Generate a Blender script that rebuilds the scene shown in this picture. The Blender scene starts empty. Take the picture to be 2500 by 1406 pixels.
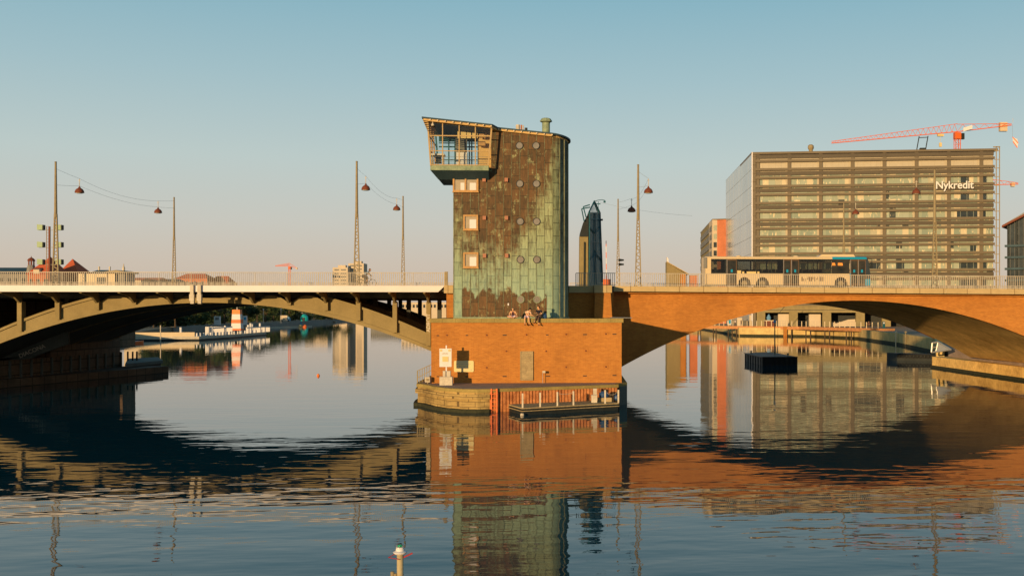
import bpy, bmesh, math, random
from mathutils import Vector, Matrix
random.seed(7)
R = math.radians
scn = bpy.context.scene
COL = scn.collection

# ---------------------------------------------------------------- camera
F = 2600.0; PX = 1486.0; HZ = 762.0; H = 6.9; YAW = R(3.0)
SA, CA = math.sin(YAW), math.cos(YAW)
cam_d = bpy.data.cameras.new('camera'); cam = bpy.data.objects.new('camera', cam_d); COL.objects.link(cam)
cam.location = (0, 0, H); cam.rotation_euler = (R(90), 0, -YAW)
cam_d.sensor_fit = 'HORIZONTAL'; cam_d.sensor_width = 36; cam_d.lens = 36 * F / 2500
cam_d.shift_x = -(PX - 1250) / 2500; cam_d.shift_y = (HZ - 703) / 2500
cam_d.clip_start = 0.5; cam_d.clip_end = 9000
scn.camera = cam

# ---------------------------------------------------------------- sky and sun
SUN_DIR = Vector((0.54, 1.0, -0.112)).normalized()      # the way the light travels
SUN_EL = math.asin(-SUN_DIR.z); SUN_ROT = math.atan2(-SUN_DIR.x, -SUN_DIR.y)
w = bpy.data.worlds.new('World'); scn.world = w; w.use_nodes = True
nt = w.node_tree; bg = nt.nodes['Background']
sky = nt.nodes.new('ShaderNodeTexSky'); sky.sky_type = 'NISHITA'; sky.sun_disc = False
sky.sun_elevation = SUN_EL; sky.sun_rotation = SUN_ROT
sky.air_density = 1.0; sky.dust_density = 1.6; sky.ozone_density = 1.5; sky.altitude = 0
# evening air: the sky goes from a soft blue overhead to a warm pink-beige band on the horizon
tc = nt.nodes.new('ShaderNodeTexCoord'); sep = nt.nodes.new('ShaderNodeSeparateXYZ')
nt.links.new(tc.outputs['Generated'], sep.inputs[0])
rmp = nt.nodes.new('ShaderNodeValToRGB'); rmp.color_ramp.interpolation = 'LINEAR'
el = rmp.color_ramp.elements
el[0].position = 0.0; el[0].color = (0.58, 0.47, 0.375, 1)
el[1].position = 1.0; el[1].color = (0.05, 0.12, 0.18, 1)
for p, c in ((0.043, (0.59, 0.51, 0.43, 1)), (0.081, (0.56, 0.55, 0.50, 1)), (0.138, (0.49, 0.575, 0.56, 1)), (0.21, (0.355, 0.51, 0.555, 1)), (0.28, (0.24, 0.44, 0.525, 1)), (0.36, (0.09, 0.30, 0.45, 1)), (0.65, (0.06, 0.17, 0.26, 1))):
    e = el.new(p); e.color = c
nt.links.new(sep.outputs['Z'], rmp.inputs[0])
bg.inputs['Strength'].default_value = 0.10
nt.links.new(sky.outputs[0], bg.inputs[0])
bg2 = nt.nodes.new('ShaderNodeBackground'); nt.links.new(rmp.outputs[0], bg2.inputs[0]); bg2.inputs['Strength'].default_value = 1.0
mixs = nt.nodes.new('ShaderNodeMixShader'); mixs.inputs[0].default_value = 0.9
nt.links.new(bg.outputs[0], mixs.inputs[1]); nt.links.new(bg2.outputs[0], mixs.inputs[2])
nt.links.new(mixs.outputs[0], nt.nodes['World Output'].inputs['Surface'])

sl = bpy.data.lights.new('sun', 'SUN'); sun = bpy.data.objects.new('sun', sl); COL.objects.link(sun)
sl.energy = 5.0; sl.angle = R(0.6); sl.color = (1.0, 0.68, 0.33)
sun.rotation_euler = SUN_DIR.to_track_quat('-Z', 'Y').to_euler(); sun.location = (-40, -40, 60)

scn.view_settings.view_transform = 'Standard'; scn.view_settings.look = 'None'
scn.view_settings.exposure = 0.12; scn.view_settings.gamma = 1.0; scn.view_settings.use_curve_mapping = False
scn.cycles.max_bounces = 8; scn.cycles.transparent_max_bounces = 12

# ---------------------------------------------------------------- photo measure -> place in the world
def XY(px, Y):
    k = (px - PX) / F
    return Y * (SA + k * CA) / (CA - k * SA)
def dep(X, Y): return X * SA + Y * CA
def ZY(py, X, Y): return H - (py - HZ) * dep(X, Y) / F
def at(px, py, Y):
    X = XY(px, Y); return Vector((X, Y, ZY(py, X, Y)))
def atd(px, py, d):
    lat = (px - PX) / F * d
    return Vector((d * SA + lat * CA, d * CA - lat * SA, H - (py - HZ) * d / F))
def gp(px, py, z=0.0):
    return atd(px, py, F * (H - z) / (py - HZ))

# ---------------------------------------------------------------- object helpers
OFF = {}
def props(o, label=None, cat=None, group=None, kind=None):
    if label: o['label'] = label
    if cat: o['category'] = cat
    if group: o['group'] = group
    if kind: o['kind'] = kind
    return o
def thing(name, label, cat, loc=(0, 0, 0), group=None):
    o = bpy.data.objects.new(name, None); COL.objects.link(o)
    o.empty_display_size = 0.3
    o.location = loc; OFF[o.name] = Vector(loc)
    return props(o, label, cat, group)
def copy_tree(o, parent=None):
    c = o.copy(); COL.objects.link(c); OFF[c.name] = Vector((0, 0, 0))
    if parent: c.parent = parent
    for ch in list(o.children): copy_tree(ch, c)
    return c

class MB:
    def __init__(s, M=None):
        s.v = []; s.f = []; s.M = M; s.uv = {}
    def P(s, p):
        p = Vector(p)
        if s.M is not None: p = s.M @ p
        s.v.append(p); return len(s.v) - 1
    def quad(s, a, b, c, d, uv=None):
        i = [s.P(a), s.P(b), s.P(c), s.P(d)]
        if uv: s.uv[len(s.f)] = uv
        s.f.append(i)
    def poly(s, pts): s.f.append([s.P(p) for p in pts])
    def hexa(s, b, t):
        i = [s.P(p) for p in b] + [s.P(p) for p in t]
        for q in ((3, 2, 1, 0), (4, 5, 6, 7), (0, 1, 5, 4), (1, 2, 6, 5), (2, 3, 7, 6), (3, 0, 4, 7)):
            s.f.append([i[k] for k in q])
        return s
    def box(s, x0, x1, y0, y1, z0, z1):
        return s.hexa([(x0, y0, z0), (x1, y0, z0), (x1, y1, z0), (x0, y1, z0)],
                      [(x0, y0, z1), (x1, y0, z1), (x1, y1, z1), (x0, y1, z1)])
    def bar(s, p, q, w, h=None, up=(0, 0, 1)):
        p = Vector(p); q = Vector(q); h = h or w
        d = (q - p).normalized(); u = Vector(up)
        if abs(d.dot(u)) > 0.99: u = Vector((0, 1, 0))
        a = d.cross(u).normalized() * w / 2; b = a.cross(d).normalized() * h / 2
        return s.hexa([p - a - b, p + a - b, p + a + b, p - a + b], [q - a - b, q + a - b, q + a + b, q - a + b])
    def tube(s, p, q, r, r2=None, n=8, cap=True):
        p = Vector(p); q = Vector(q); r2 = r if r2 is None else r2
        d = (q - p).normalized(); u = Vector((0, 0, 1)) if abs(d.z) < 0.95 else Vector((1, 0, 0))
        a = d.cross(u).normalized(); b = d.cross(a)
        i0 = [s.P(p + (a * math.cos(t) + b * math.sin(t)) * r) for t in [2 * math.pi * k / n for k in range(n)]]
        i1 = [s.P(q + (a * math.cos(t) + b * math.sin(t)) * r2) for t in [2 * math.pi * k / n for k in range(n)]]
        for k in range(n): s.f.append([i0[k], i0[(k + 1) % n], i1[(k + 1) % n], i1[k]])
        if cap: s.f.append(i0[::-1]); s.f.append(i1)
        return s
    def path(s, pts, r, n=6):
        for a, b in zip(pts, pts[1:]): s.tube(a, b, r, n=n)
        return s
    def prism(s, poly, z0, z1):
        n = len(poly); g = (lambda x, y: z1) if not callable(z1) else z1; h = (lambda x, y: z0) if not callable(z0) else z0
        a = [s.P((x, y, h(x, y))) for x, y in poly]; b = [s.P((x, y, g(x, y))) for x, y in poly]
        s.f.append(a[::-1]); s.f.append(b)
        for k in range(n): s.f.append([a[k], a[(k + 1) % n], b[(k + 1) % n], b[k]])
        return s
    def prismY(s, poly, y0, y1):
        n = len(poly)
        a = [s.P((x, y0, z)) for x, z in poly]; b = [s.P((x, y1, z)) for x, z in poly]
        s.f.append(a); s.f.append(b[::-1])
        for k in range(n): s.f.append([a[k], b[k], b[(k + 1) % n], a[(k + 1) % n]])
        return s
    def prismX(s, poly, x0, x1):
        n = len(poly)
        a = [s.P((x0, y, z)) for y, z in poly]; b = [s.P((x1, y, z)) for y, z in poly]
        s.f.append(a); s.f.append(b[::-1])
        for k in range(n): s.f.append([a[k], b[k], b[(k + 1) % n], a[(k + 1) % n]])
        return s
    def lathe(s, prof, cx=0, cy=0, n=16):
        rings = []
        for r, z in prof:
            rings.append([s.P((cx + r * math.cos(2 * math.pi * k / n), cy + r * math.sin(2 * math.pi * k / n), z)) for k in range(n)])
        for a, b in zip(rings, rings[1:]):
            for k in range(n): s.f.append([a[k], a[(k + 1) % n], b[(k + 1) % n], b[k]])
        s.f.append(rings[0][::-1]); s.f.append(rings[-1])
        return s
    def ring(s, c, r0, r1, y0, y1, n=24):      # ring in the XZ plane
        cx, cz = c; A = []
        for k in range(n):
            t = 2 * math.pi * k / n; u, v = math.cos(t), math.sin(t)
            A.append([s.P((cx + r * u, y, cz + r * v)) for r, y in ((r0, y0), (r1, y0), (r1, y1), (r0, y1))])
        for k in range(n):
            a, b = A[k], A[(k + 1) % n]
            for j in range(4): s.f.append([a[j], a[(j + 1) % 4], b[(j + 1) % 4], b[j]])
        return s
    def disc(s, c, r, y0, y1, n=24):
        cx, cz = c
        return s.prismY([(cx + r * math.cos(2 * math.pi * k / n), cz + r * math.sin(2 * math.pi * k / n)) for k in range(n)], y0, y1)
    def ribbon(s, xs, zt, zb, y0, y1):
        rows = []
        zt = zt if callable(zt) else (lambda x, c=zt: c); zb = zb if callable(zb) else (lambda x, c=zb: c)
        for x in xs: rows.append([s.P((x, y0, zb(x))), s.P((x, y1, zb(x))), s.P((x, y1, zt(x))), s.P((x, y0, zt(x)))])
        for a, b in zip(rows, rows[1:]):
            for j in range(4): s.f.append([a[j], a[(j + 1) % 4], b[(j + 1) % 4], b[j]])
        s.f.append(rows[0][::-1]); s.f.append(rows[-1])
        return s
    def build(s, name, mat, parent=None, smooth=False, recalc=True):
        vs = s.v
        if parent is not None:
            off = OFF[parent.name]
        else:
            mx = [min(v[i] for v in vs) for i in range(3)]; Mx = [max(v[i] for v in vs) for i in range(3)]
            off = Vector(((mx[0] + Mx[0]) / 2, (mx[1] + Mx[1]) / 2, mx[2]))
        me = bpy.data.meshes.new(name)
        me.from_pydata([v - off for v in vs], [], s.f)
        if s.uv:
            ul = me.uv_layers.new(name='UVMap')
            for fi, uv in s.uv.items():
                p = me.polygons[fi]
                for li, c in zip(p.loop_indices, uv): ul.data[li].uv = c
        if recalc:
            bm = bmesh.new(); bm.from_mesh(me); bmesh.ops.recalc_face_normals(bm, faces=bm.faces); bm.to_mesh(me); bm.free()
        if smooth:
            for p in me.polygons: p.use_smooth = True
        me.materials.append(mat)
        o = bpy.data.objects.new(name, me); COL.objects.link(o)
        if parent is not None: o.parent = parent
        else: o.location = off
        OFF[o.name] = off
        return o
def struct(mb, name, mat):
    return props(mb.build(name, mat), kind='structure')

# ---------------------------------------------------------------- materials
def N(nt, t, **kw):
    n = nt.nodes.new(t)
    for k, v in kw.items(): setattr(n, k, v)
    return n
def newmat(name):
    m = bpy.data.materials.new(name); m.use_nodes = True
    return m, m.node_tree, m.node_tree.nodes['Principled BSDF']
def mul(c, k): return tuple(min(1, x * k) for x in c[:3]) + (1,)
def mat(name, col, rough=0.6, metal=0.0, var=0.14, sc=1.2, fine=9.0, bump=0.0, spec=0.2, col2=None, rnd=0.0, coat=0.0):
    m, nt, b = newmat(name)
    tc = N(nt, 'ShaderNodeTexCoord'); L = nt.links.new
    n1 = N(nt, 'ShaderNodeTexNoise'); n1.inputs['Scale'].default_value = sc; n1.inputs['Detail'].default_value = 6; n1.inputs['Roughness'].default_value = 0.65
    n2 = N(nt, 'ShaderNodeTexNoise'); n2.inputs['Scale'].default_value = fine; n2.inputs['Detail'].default_value = 3
    L(tc.outputs['Object'], n1.inputs['Vector']); L(tc.outputs['Object'], n2.inputs['Vector'])
    mx = N(nt, 'ShaderNodeMath', operation='ADD'); L(n1.outputs[0], mx.inputs[0])
    m2 = N(nt, 'ShaderNodeMath', operation='MULTIPLY'); L(n2.outputs[0], m2.inputs[0]); m2.inputs[1].default_value = 0.5
    L(m2.outputs[0], mx.inputs[1])
    r = N(nt, 'ShaderNodeValToRGB'); L(mx.outputs[0], r.inputs[0])
    r.color_ramp.elements[0].position = 0.5; r.color_ramp.elements[1].position = 1.0
    r.color_ramp.elements[0].color = mul(col, 1 - var); r.color_ramp.elements[1].color = mul(col2 or col, 1 + var)
    if rnd:
        oi = N(nt, 'ShaderNodeObjectInfo'); hs = N(nt, 'ShaderNodeHueSaturation')
        ma = N(nt, 'ShaderNodeMapRange'); L(oi.outputs['Random'], ma.inputs[0]); ma.inputs[3].default_value = 1 - rnd; ma.inputs[4].default_value = 1 + rnd
        L(ma.outputs[0], hs.inputs['Value']); L(r.outputs[0], hs.inputs['Color']); L(hs.outputs[0], b.inputs['Base Color'])
    else: L(r.outputs[0], b.inputs['Base Color'])
    b.inputs['Roughness'].default_value = rough; b.inputs['Metallic'].default_value = metal
    b.inputs['Specular IOR Level'].default_value = spec
    if coat: b.inputs['Coat Weight'].default_value = coat; b.inputs['Coat Roughness'].default_value = 0.1
    if bump:
        bp = N(nt, 'ShaderNodeBump'); bp.inputs['Strength'].default_value = bump; bp.inputs['Distance'].default_value = 0.03
        L(n2.outputs[0], bp.inputs['Height']); L(bp.outputs[0], b.inputs['Normal'])
    return m
def brickmat(name, c1, c2, mortar, bw=0.25, bh=0.075, var=0.35, stain=(0.16, 0.07, 0.03), msize=0.008, stainamt=0.35, streak=True, bump=0.25):
    m, nt, b = newmat(name); L = nt.links.new
    tc = N(nt, 'ShaderNodeNewGeometry'); sp = N(nt, 'ShaderNodeSeparateXYZ'); L(tc.outputs['Position'], sp.inputs[0])
    ad = N(nt, 'ShaderNodeMath', operation='ADD'); L(sp.outputs['X'], ad.inputs[0]); L(sp.outputs['Y'], ad.inputs[1])
    cb = N(nt, 'ShaderNodeCombineXYZ'); L(ad.outputs[0], cb.inputs[0]); L(sp.outputs['Z'], cb.inputs[1])
    br = N(nt, 'ShaderNodeTexBrick'); L(cb.outputs[0], br.inputs['Vector']); br.inputs['Scale'].default_value = 1
    br.inputs['Brick Width'].default_value = bw; br.inputs['Row Height'].default_value = bh; br.inputs['Mortar Size'].default_value = msize
    br.inputs['Color1'].default_value = c1 + (1,); br.inputs['Color2'].default_value = c2 + (1,); br.inputs['Mortar'].default_value = mortar + (1,)
    br.inputs['Bias'].default_value = 0.0
    n1 = N(nt, 'ShaderNodeTexNoise'); n1.inputs['Scale'].default_value = 0.35; n1.inputs['Detail'].default_value = 7; n1.inputs['Roughness'].default_value = 0.65
    mp = N(nt, 'ShaderNodeMapping'); mp.inputs['Scale'].default_value = (1, 1, 0.45); L(tc.outputs['Position'], mp.inputs[0]); L(mp.outputs[0], n1.inputs['Vector'])
    n3 = N(nt, 'ShaderNodeTexNoise'); n3.inputs['Scale'].default_value = 1.0; n3.inputs['Detail'].default_value = 7; n3.inputs['Roughness'].default_value = 0.75; mp3 = N(nt, 'ShaderNodeMapping'); mp3.inputs['Scale'].default_value = (1.0, 1.0, 5.0); L(tc.outputs['Position'], mp3.inputs[0]); L(mp3.outputs[0], n3.inputs['Vector'])
    r1 = N(nt, 'ShaderNodeMapRange'); L(n1.outputs[0], r1.inputs[0]); r1.inputs[1].default_value = 0.42; r1.inputs[2].default_value = 0.7; r1.inputs[4].default_value = stainamt
    mx = N(nt, 'ShaderNodeMixRGB'); L(r1.outputs[0], mx.inputs[0]); L(br.outputs['Color'], mx.inputs[1]); mx.inputs[2].default_value = stain + (1,)
    ef = N(nt, 'ShaderNodeTexNoise'); ef.inputs['Scale'].default_value = 1.3; ef.inputs['Detail'].default_value = 8; ef.inputs['Roughness'].default_value = 0.8; L(mp.outputs[0], ef.inputs['Vector'])
    re = N(nt, 'ShaderNodeMapRange'); L(ef.outputs[0], re.inputs[0]); re.inputs[1].default_value = 0.60; re.inputs[2].default_value = 0.70; re.inputs[4].default_value = 0.4
    mx2 = N(nt, 'ShaderNodeMixRGB'); L(re.outputs[0], mx2.inputs[0]); L(mx.outputs[0], mx2.inputs[1]); mx2.inputs[2].default_value = (min(1, c1[0] * 1.15), c1[1] * 1.5, c1[2] * 2.2, 1); mx = mx2
    hs = N(nt, 'ShaderNodeHueSaturation'); r2 = N(nt, 'ShaderNodeMapRange'); L(n3.outputs[0], r2.inputs[0]); r2.inputs[1].default_value = 0.3; r2.inputs[2].default_value = 0.7
    r2.inputs[3].default_value = 1 - var * 0.5; r2.inputs[4].default_value = 1 + var * 0.5
    L(r2.outputs[0], hs.inputs['Value']); L(mx.outputs[0], hs.inputs['Color']); L(hs.outputs[0], b.inputs['Base Color'])
    b.inputs['Roughness'].default_value = 0.85; b.inputs['Specular IOR Level'].default_value = 0.2
    bp = N(nt, 'ShaderNodeBump'); bp.inputs['Strength'].default_value = bump; bp.inputs['Distance'].default_value = 0.01
    L(br.outputs['Fac'], bp.inputs['Height']); bp.invert = True; L(bp.outputs[0], b.inputs['Normal'])
    return m
def glassmat(name, tint=(0.5, 0.55, 0.5), clear=0.75, rough=0.02):
    m, nt, b = newmat(name); L = nt.links.new
    tr = N(nt, 'ShaderNodeBsdfTransparent'); tr.inputs[0].default_value = tint + (1,)
    gl = N(nt, 'ShaderNodeBsdfGlossy'); gl.inputs['Roughness'].default_value = rough
    fr = N(nt, 'ShaderNodeFresnel'); fr.inputs[0].default_value = 1.5
    mx = N(nt, 'ShaderNodeMixShader'); L(fr.outputs[0], mx.inputs[0]); L(tr.outputs[0], mx.inputs[1]); L(gl.outputs[0], mx.inputs[2])
    L(mx.outputs[0], nt.nodes['Material Output'].inputs['Surface'])
    return m

MT = {}
MT['brick'] = brickmat('orange_brick', (0.46, 0.168, 0.028), (0.36, 0.120, 0.020), (0.46, 0.235, 0.065), var=0.3, stain=(0.22, 0.08, 0.018), stainamt=0.45)
MT['coping'] = mat('sandstone_coping', (0.28, 0.205, 0.065), 0.8, var=0.3, sc=0.8, bump=0.3)
MT['sandstone'] = brickmat('sandstone_parapet', (0.50, 0.37, 0.19), (0.44, 0.32, 0.155), (0.20, 0.13, 0.06), bw=2.1, bh=4.0, var=0.3, stain=(0.25, 0.16, 0.07), msize=0.03, stainamt=0.35)
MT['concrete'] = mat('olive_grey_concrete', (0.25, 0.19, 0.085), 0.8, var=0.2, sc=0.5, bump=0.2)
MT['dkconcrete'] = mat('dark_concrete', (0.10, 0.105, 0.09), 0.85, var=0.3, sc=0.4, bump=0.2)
MT['white'] = mat('white_painted_steel', (0.64, 0.585, 0.57), 0.45, var=0.06, sc=0.5)
MT['rail'] = mat('greyish_railing_paint', (0.42, 0.36, 0.28), 0.5, var=0.15)
MT['asphalt'] = mat('asphalt', (0.055, 0.055, 0.055), 0.9, var=0.2)
MT['paving'] = mat('quay_paving', (0.30, 0.215, 0.16), 0.85, var=0.3, sc=0.6, bump=0.3)
MT['rust'] = mat('rusty_sheet_piling', (0.44, 0.13, 0.045), 0.8, var=0.45, sc=2.2, fine=14, bump=0.3, col2=(0.50, 0.20, 0.07))
MT['redpaint'] = mat('orange_red_paint', (0.75, 0.17, 0.05), 0.5, var=0.15)
MT['black'] = mat('black_rubbery', (0.018, 0.022, 0.022), 0.6, var=0.3)
MT['darkgreen'] = mat('dark_teal_steel', (0.012, 0.085, 0.105), 0.42, metal=0.2, var=0.25, sc=0.8)
MT['timber'] = mat('grey_timber', (0.34, 0.25, 0.13), 0.8, var=0.3, sc=3)
MT['boardwalk'] = mat('reddish_brown_boardwalk', (0.46, 0.20, 0.075), 0.75, var=0.25)
MT['cream'] = mat('cream_paint', (0.62, 0.48, 0.30), 0.5, var=0.06)
MT['wood'] = mat('varnished_wood', (0.42, 0.23, 0.08), 0.4, var=0.2, sc=4)
MT['plywood'] = mat('pale_plywood', (0.52, 0.33, 0.12), 0.5, var=0.12)
MT['dark'] = mat('dark_interior', (0.03, 0.032, 0.03), 0.6, var=0.2)
MT['glass'] = glassmat('clear_glass', (0.86, 0.9, 0.88))
MT['dkglass'] = mat('dark_glass', (0.02, 0.028, 0.03), 0.06, var=0.3, sc=0.6, spec=0.7)
MT['redroof'] = mat('red_tiles', (0.48, 0.10, 0.04), 0.75, var=0.2, sc=0.6)
MT['greenroof'] = mat('dark_slate', (0.035, 0.065, 0.08), 0.6, var=0.3, sc=0.3)
MT['mastpaint'] = mat('mast_grey_brown', (0.26, 0.20, 0.11), 0.6, var=0.2)
MT['lamp'] = mat('rust_red_lampshade', (0.16, 0.045, 0.022), 0.65, var=0.15)
MT['wire'] = mat('steel_wire', (0.22, 0.22, 0.2), 0.5)
MT['cranered'] = mat('crane_red', (0.60, 0.115, 0.02), 0.5, var=0.1)
MT['cranewhite'] = mat('crane_pale', (0.55, 0.42, 0.28), 0.6, var=0.1)
MT['skin'] = mat('skin', (0.62, 0.33, 0.17), 0.55, var=0.06)
MT['hair'] = mat('dark_hair', (0.018, 0.012, 0.01), 0.6)
MT['brownhair'] = mat('brown_hair', (0.06, 0.025, 0.012), 0.6)
MT['blkcloth'] = mat('black_cloth', (0.02, 0.018, 0.025), 0.85)
MT['plum'] = mat('dark_plum_cloth', (0.055, 0.02, 0.03), 0.85)
MT['trouser'] = mat('grey_brown_trousers', (0.10, 0.06, 0.045), 0.85)
MT['lilac'] = mat('pale_lilac_cloth', (0.58, 0.46, 0.55), 0.85)
MT['bluecloth'] = mat('blue_cloth', (0.12, 0.25, 0.38), 0.85)
MT['pale'] = mat('pale_concrete', (0.50, 0.43, 0.33), 0.8, var=0.2, sc=2)
MT['signwhite'] = mat('white_sign', (0.64, 0.60, 0.58), 0.5, var=0.03)
MT['signyellow'] = mat('yellow_cream_sign', (0.66, 0.52, 0.24), 0.5, var=0.06)
MT['textgrey'] = mat('faded_print', (0.42, 0.38, 0.3), 0.6)
MT['green'] = mat('bright_green_plastic', (0.01, 0.30, 0.13), 0.3)
MT['palegreen'] = mat('pale_green_panels', (0.42, 0.52, 0.30), 0.4, var=0.1)
MT['blue'] = mat('blue_plastic', (0.02, 0.06, 0.15), 0.4)
MT['cyan'] = mat('cyan_paint', (0.01, 0.26, 0.42), 0.35, var=0.05)
MT['orangead'] = mat('orange_panel', (0.85, 0.30, 0.06), 0.4)
MT['tyre'] = mat('tyre_rubber', (0.02, 0.02, 0.02), 0.8)
MT['metal'] = mat('grey_metal', (0.45, 0.43, 0.4), 0.4, metal=0.6, var=0.1)
MT['shade'] = mat('tan_blind', (0.62, 0.46, 0.20), 0.7, var=0.05)
MT['buildcream'] = mat('cream_render', (0.52, 0.42, 0.30), 0.8, var=0.1, sc=0.2)
MT['buildgrey'] = mat('grey_render', (0.20, 0.19, 0.17), 0.8, var=0.2, sc=0.2)
MT['farred'] = mat('far_red_brick', (0.46, 0.15, 0.07), 0.8, var=0.2, sc=0.3)
MT['bark'] = mat('bark', (0.08, 0.055, 0.035), 0.9, var=0.3)
MT['leaf'] = mat('foliage', (0.045, 0.065, 0.022), 0.7, var=0.5, sc=0.6, rnd=0.3)
MT['ground'] = mat('bank_ground', (0.16, 0.14, 0.10), 0.9, var=0.3, sc=0.05)
MT['stone'] = brickmat('quay_stone', (0.44, 0.30, 0.11), (0.33, 0.22, 0.08), (0.13, 0.085, 0.035), bw=0.72, bh=0.36, var=0.7, stain=(0.09, 0.055, 0.025), msize=0.018, stainamt=0.7)
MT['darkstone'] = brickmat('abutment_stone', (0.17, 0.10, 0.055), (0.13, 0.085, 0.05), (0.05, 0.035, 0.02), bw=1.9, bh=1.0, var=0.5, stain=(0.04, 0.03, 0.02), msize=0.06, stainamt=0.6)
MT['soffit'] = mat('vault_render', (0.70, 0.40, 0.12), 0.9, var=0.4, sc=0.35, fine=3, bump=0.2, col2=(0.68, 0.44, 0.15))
MT['algae'] = mat('weedy_wet_stone', (0.035, 0.035, 0.018), 0.85, var=0.4, sc=3)
def coppermat():
    m, nt, b = newmat('patinated_copper'); L = nt.links.new
    uv = N(nt, 'ShaderNodeUVMap'); sp = N(nt, 'ShaderNodeSeparateXYZ'); L(uv.outputs[0], sp.inputs[0])
    def math_(op, a, b_=None, c=None):
        n = N(nt, 'ShaderNodeMath', operation=op)
        for i, x in enumerate((a, b_, c)):
            if x is None: continue
            if isinstance(x, (int, float)): n.inputs[i].default_value = x
            else: L(x, n.inputs[i])
        return n.outputs[0]
    def noise(sc, det=6, stretch=(1, 1, 1), rough=0.6):
        mp = N(nt, 'ShaderNodeMapping'); mp.inputs['Scale'].default_value = stretch; L(uv.outputs[0], mp.inputs[0])
        n = N(nt, 'ShaderNodeTexNoise'); n.inputs['Scale'].default_value = sc; n.inputs['Detail'].default_value = det; n.inputs['Roughness'].default_value = rough
        L(mp.outputs[0], n.inputs['Vector']); return n.outputs[0]
    sw = N(nt, 'ShaderNodeCombineXYZ'); L(sp.outputs['Y'], sw.inputs[0]); L(sp.outputs['X'], sw.inputs[1])
    br = N(nt, 'ShaderNodeTexBrick'); L(sw.outputs[0], br.inputs['Vector']); br.inputs['Scale'].default_value = 1
    br.inputs['Brick Width'].default_value = 1.02; br.inputs['Row Height'].default_value = 0.63; br.inputs['Mortar Size'].default_value = 0.022
    br.offset = 0.5; br.inputs['Color1'].default_value = (0, 0, 0, 1); br.inputs['Color2'].default_value = (1, 1, 1, 1); br.inputs['Mortar'].default_value = (0.5, 0.5, 0.5, 1)
    br.inputs['Mortar Smooth'].default_value = 0.3
    pan = N(nt, 'ShaderNodeSeparateColor'); L(br.outputs['Color'], pan.inputs[0]); pan = pan.outputs[0]
    un = math_('DIVIDE', sp.outputs['X'], 14.0)
    cr = N(nt, 'ShaderNodeValToRGB'); L(un, cr.inputs[0]); e = cr.color_ramp.elements
    def lv(z): return (z - 6.0) / 18.0
    e[0].position = 0.0; e[0].color = (lv(14.0),) * 3 + (1,); e[1].position = 1.0; e[1].color = (1,) * 3 + (1,)
    for u, z in ((0.6, 13.4), (0.75, 11.2), (4.0, 10.9), (4.9, 12.0), (6.0, 14.6), (7.2, 16.8), (7.7, 19.5)):
        q = e.new(u / 14.0); q.color = (lv(z),) * 3 + (1,)
    zt = N(nt, 'ShaderNodeSeparateColor'); L(cr.outputs[0], zt.inputs[0]); zt = math_('MULTIPLY_ADD', zt.outputs[0], 18.0, 6.0)
    big = noise(0.75, 7, (1, 0.6, 1), 0.7); med = noise(2.6, 6, (1, 0.5, 1), 0.7); fine = noise(11, 5, (1, 0.45, 1), 0.7)
    g = math_('SUBTRACT', zt, sp.outputs['Y'])
    g = math_('MULTIPLY', g, 0.30)
    g = math_('ADD', g, math_('MULTIPLY_ADD', big, 3.4, -1.7))
    g = math_('ADD', g, math_('MULTIPLY_ADD', med, 2.4, -1.2))
    g = math_('ADD', g, math_('MULTIPLY_ADD', pan, 0.25, -0.125))
    g = math_('ADD', g, math_('MULTIPLY_ADD', noise(4.5, 5, (1, 0.07, 1), 0.65), 2.6, -1.3))
    # the bare brown band round the foot of the front
    fu = math_('MULTIPLY', math_('LESS_THAN', math_('ABSOLUTE', math_('SUBTRACT', sp.outputs['X'], 3.85)), 3.25), 1.0)
    arch = math_('MULTIPLY_ADD', math_('ABSOLUTE', math_('SINE', math_('MULTIPLY', sp.outputs['X'], 1.9))), 0.7, 7.85)
    fb = N(nt, 'ShaderNodeMapRange'); L(math_('SUBTRACT', math_('ADD', arch, math_('MULTIPLY_ADD', med, 2.4, -1.2)), sp.outputs['Y']), fb.inputs[0])
    fb.inputs[1].default_value = -0.25; fb.inputs[2].default_value = 0.35
    g = math_('SUBTRACT', g, math_('MULTIPLY', math_('MULTIPLY', fb.outputs[0], fu), 3.4))
    gm = N(nt, 'ShaderNodeMapRange'); L(g, gm.inputs[0]); gm.inputs[1].default_value = -0.45; gm.inputs[2].default_value = 0.75
    def mixc(f, a, c):
        n = N(nt, 'ShaderNodeMixRGB')
        if isinstance(f, (int, float)): n.inputs[0].default_value = f
        else: L(f, n.inputs[0])
        for i, x in ((1, a), (2, c)):
            if isinstance(x, tuple): n.inputs[i].default_value = x + (1,)
            else: L(x, n.inputs[i])
        return n.outputs[0]
    bn = N(nt, 'ShaderNodeMapRange'); L(math_('ADD', math_('MULTIPLY', pan, 0.22), noise(5.5, 6, (1, 0.18, 1), 0.75)), bn.inputs[0]); bn.inputs[1].default_value = 0.4; bn.inputs[2].default_value = 1.0
    brown = mixc(bn.outputs[0], (0.045, 0.030, 0.012), (0.20, 0.092, 0.030))
    gn = N(nt, 'ShaderNodeMapRange'); L(math_('ADD', math_('MULTIPLY', pan, 0.2), noise(8, 6, (1, 0.16, 1), 0.75)), gn.inputs[0]); gn.inputs[1].default_value = 0.35; gn.inputs[2].default_value = 0.95
    green = mixc(gn.outputs[0], (0.15, 0.175, 0.085), (0.38, 0.42, 0.235))
    c = mixc(gm.outputs[0], brown, green)
    sp1 = N(nt, 'ShaderNodeMapRange'); L(noise(1.6, 8, (1, 0.7, 1), 0.75), sp1.inputs[0]); sp1.inputs[1].default_value = 0.555; sp1.inputs[2].default_value = 0.63; sp1.inputs[4].default_value = 0.8
    c = mixc(sp1.outputs[0], c, (0.31, 0.32, 0.155))
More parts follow.
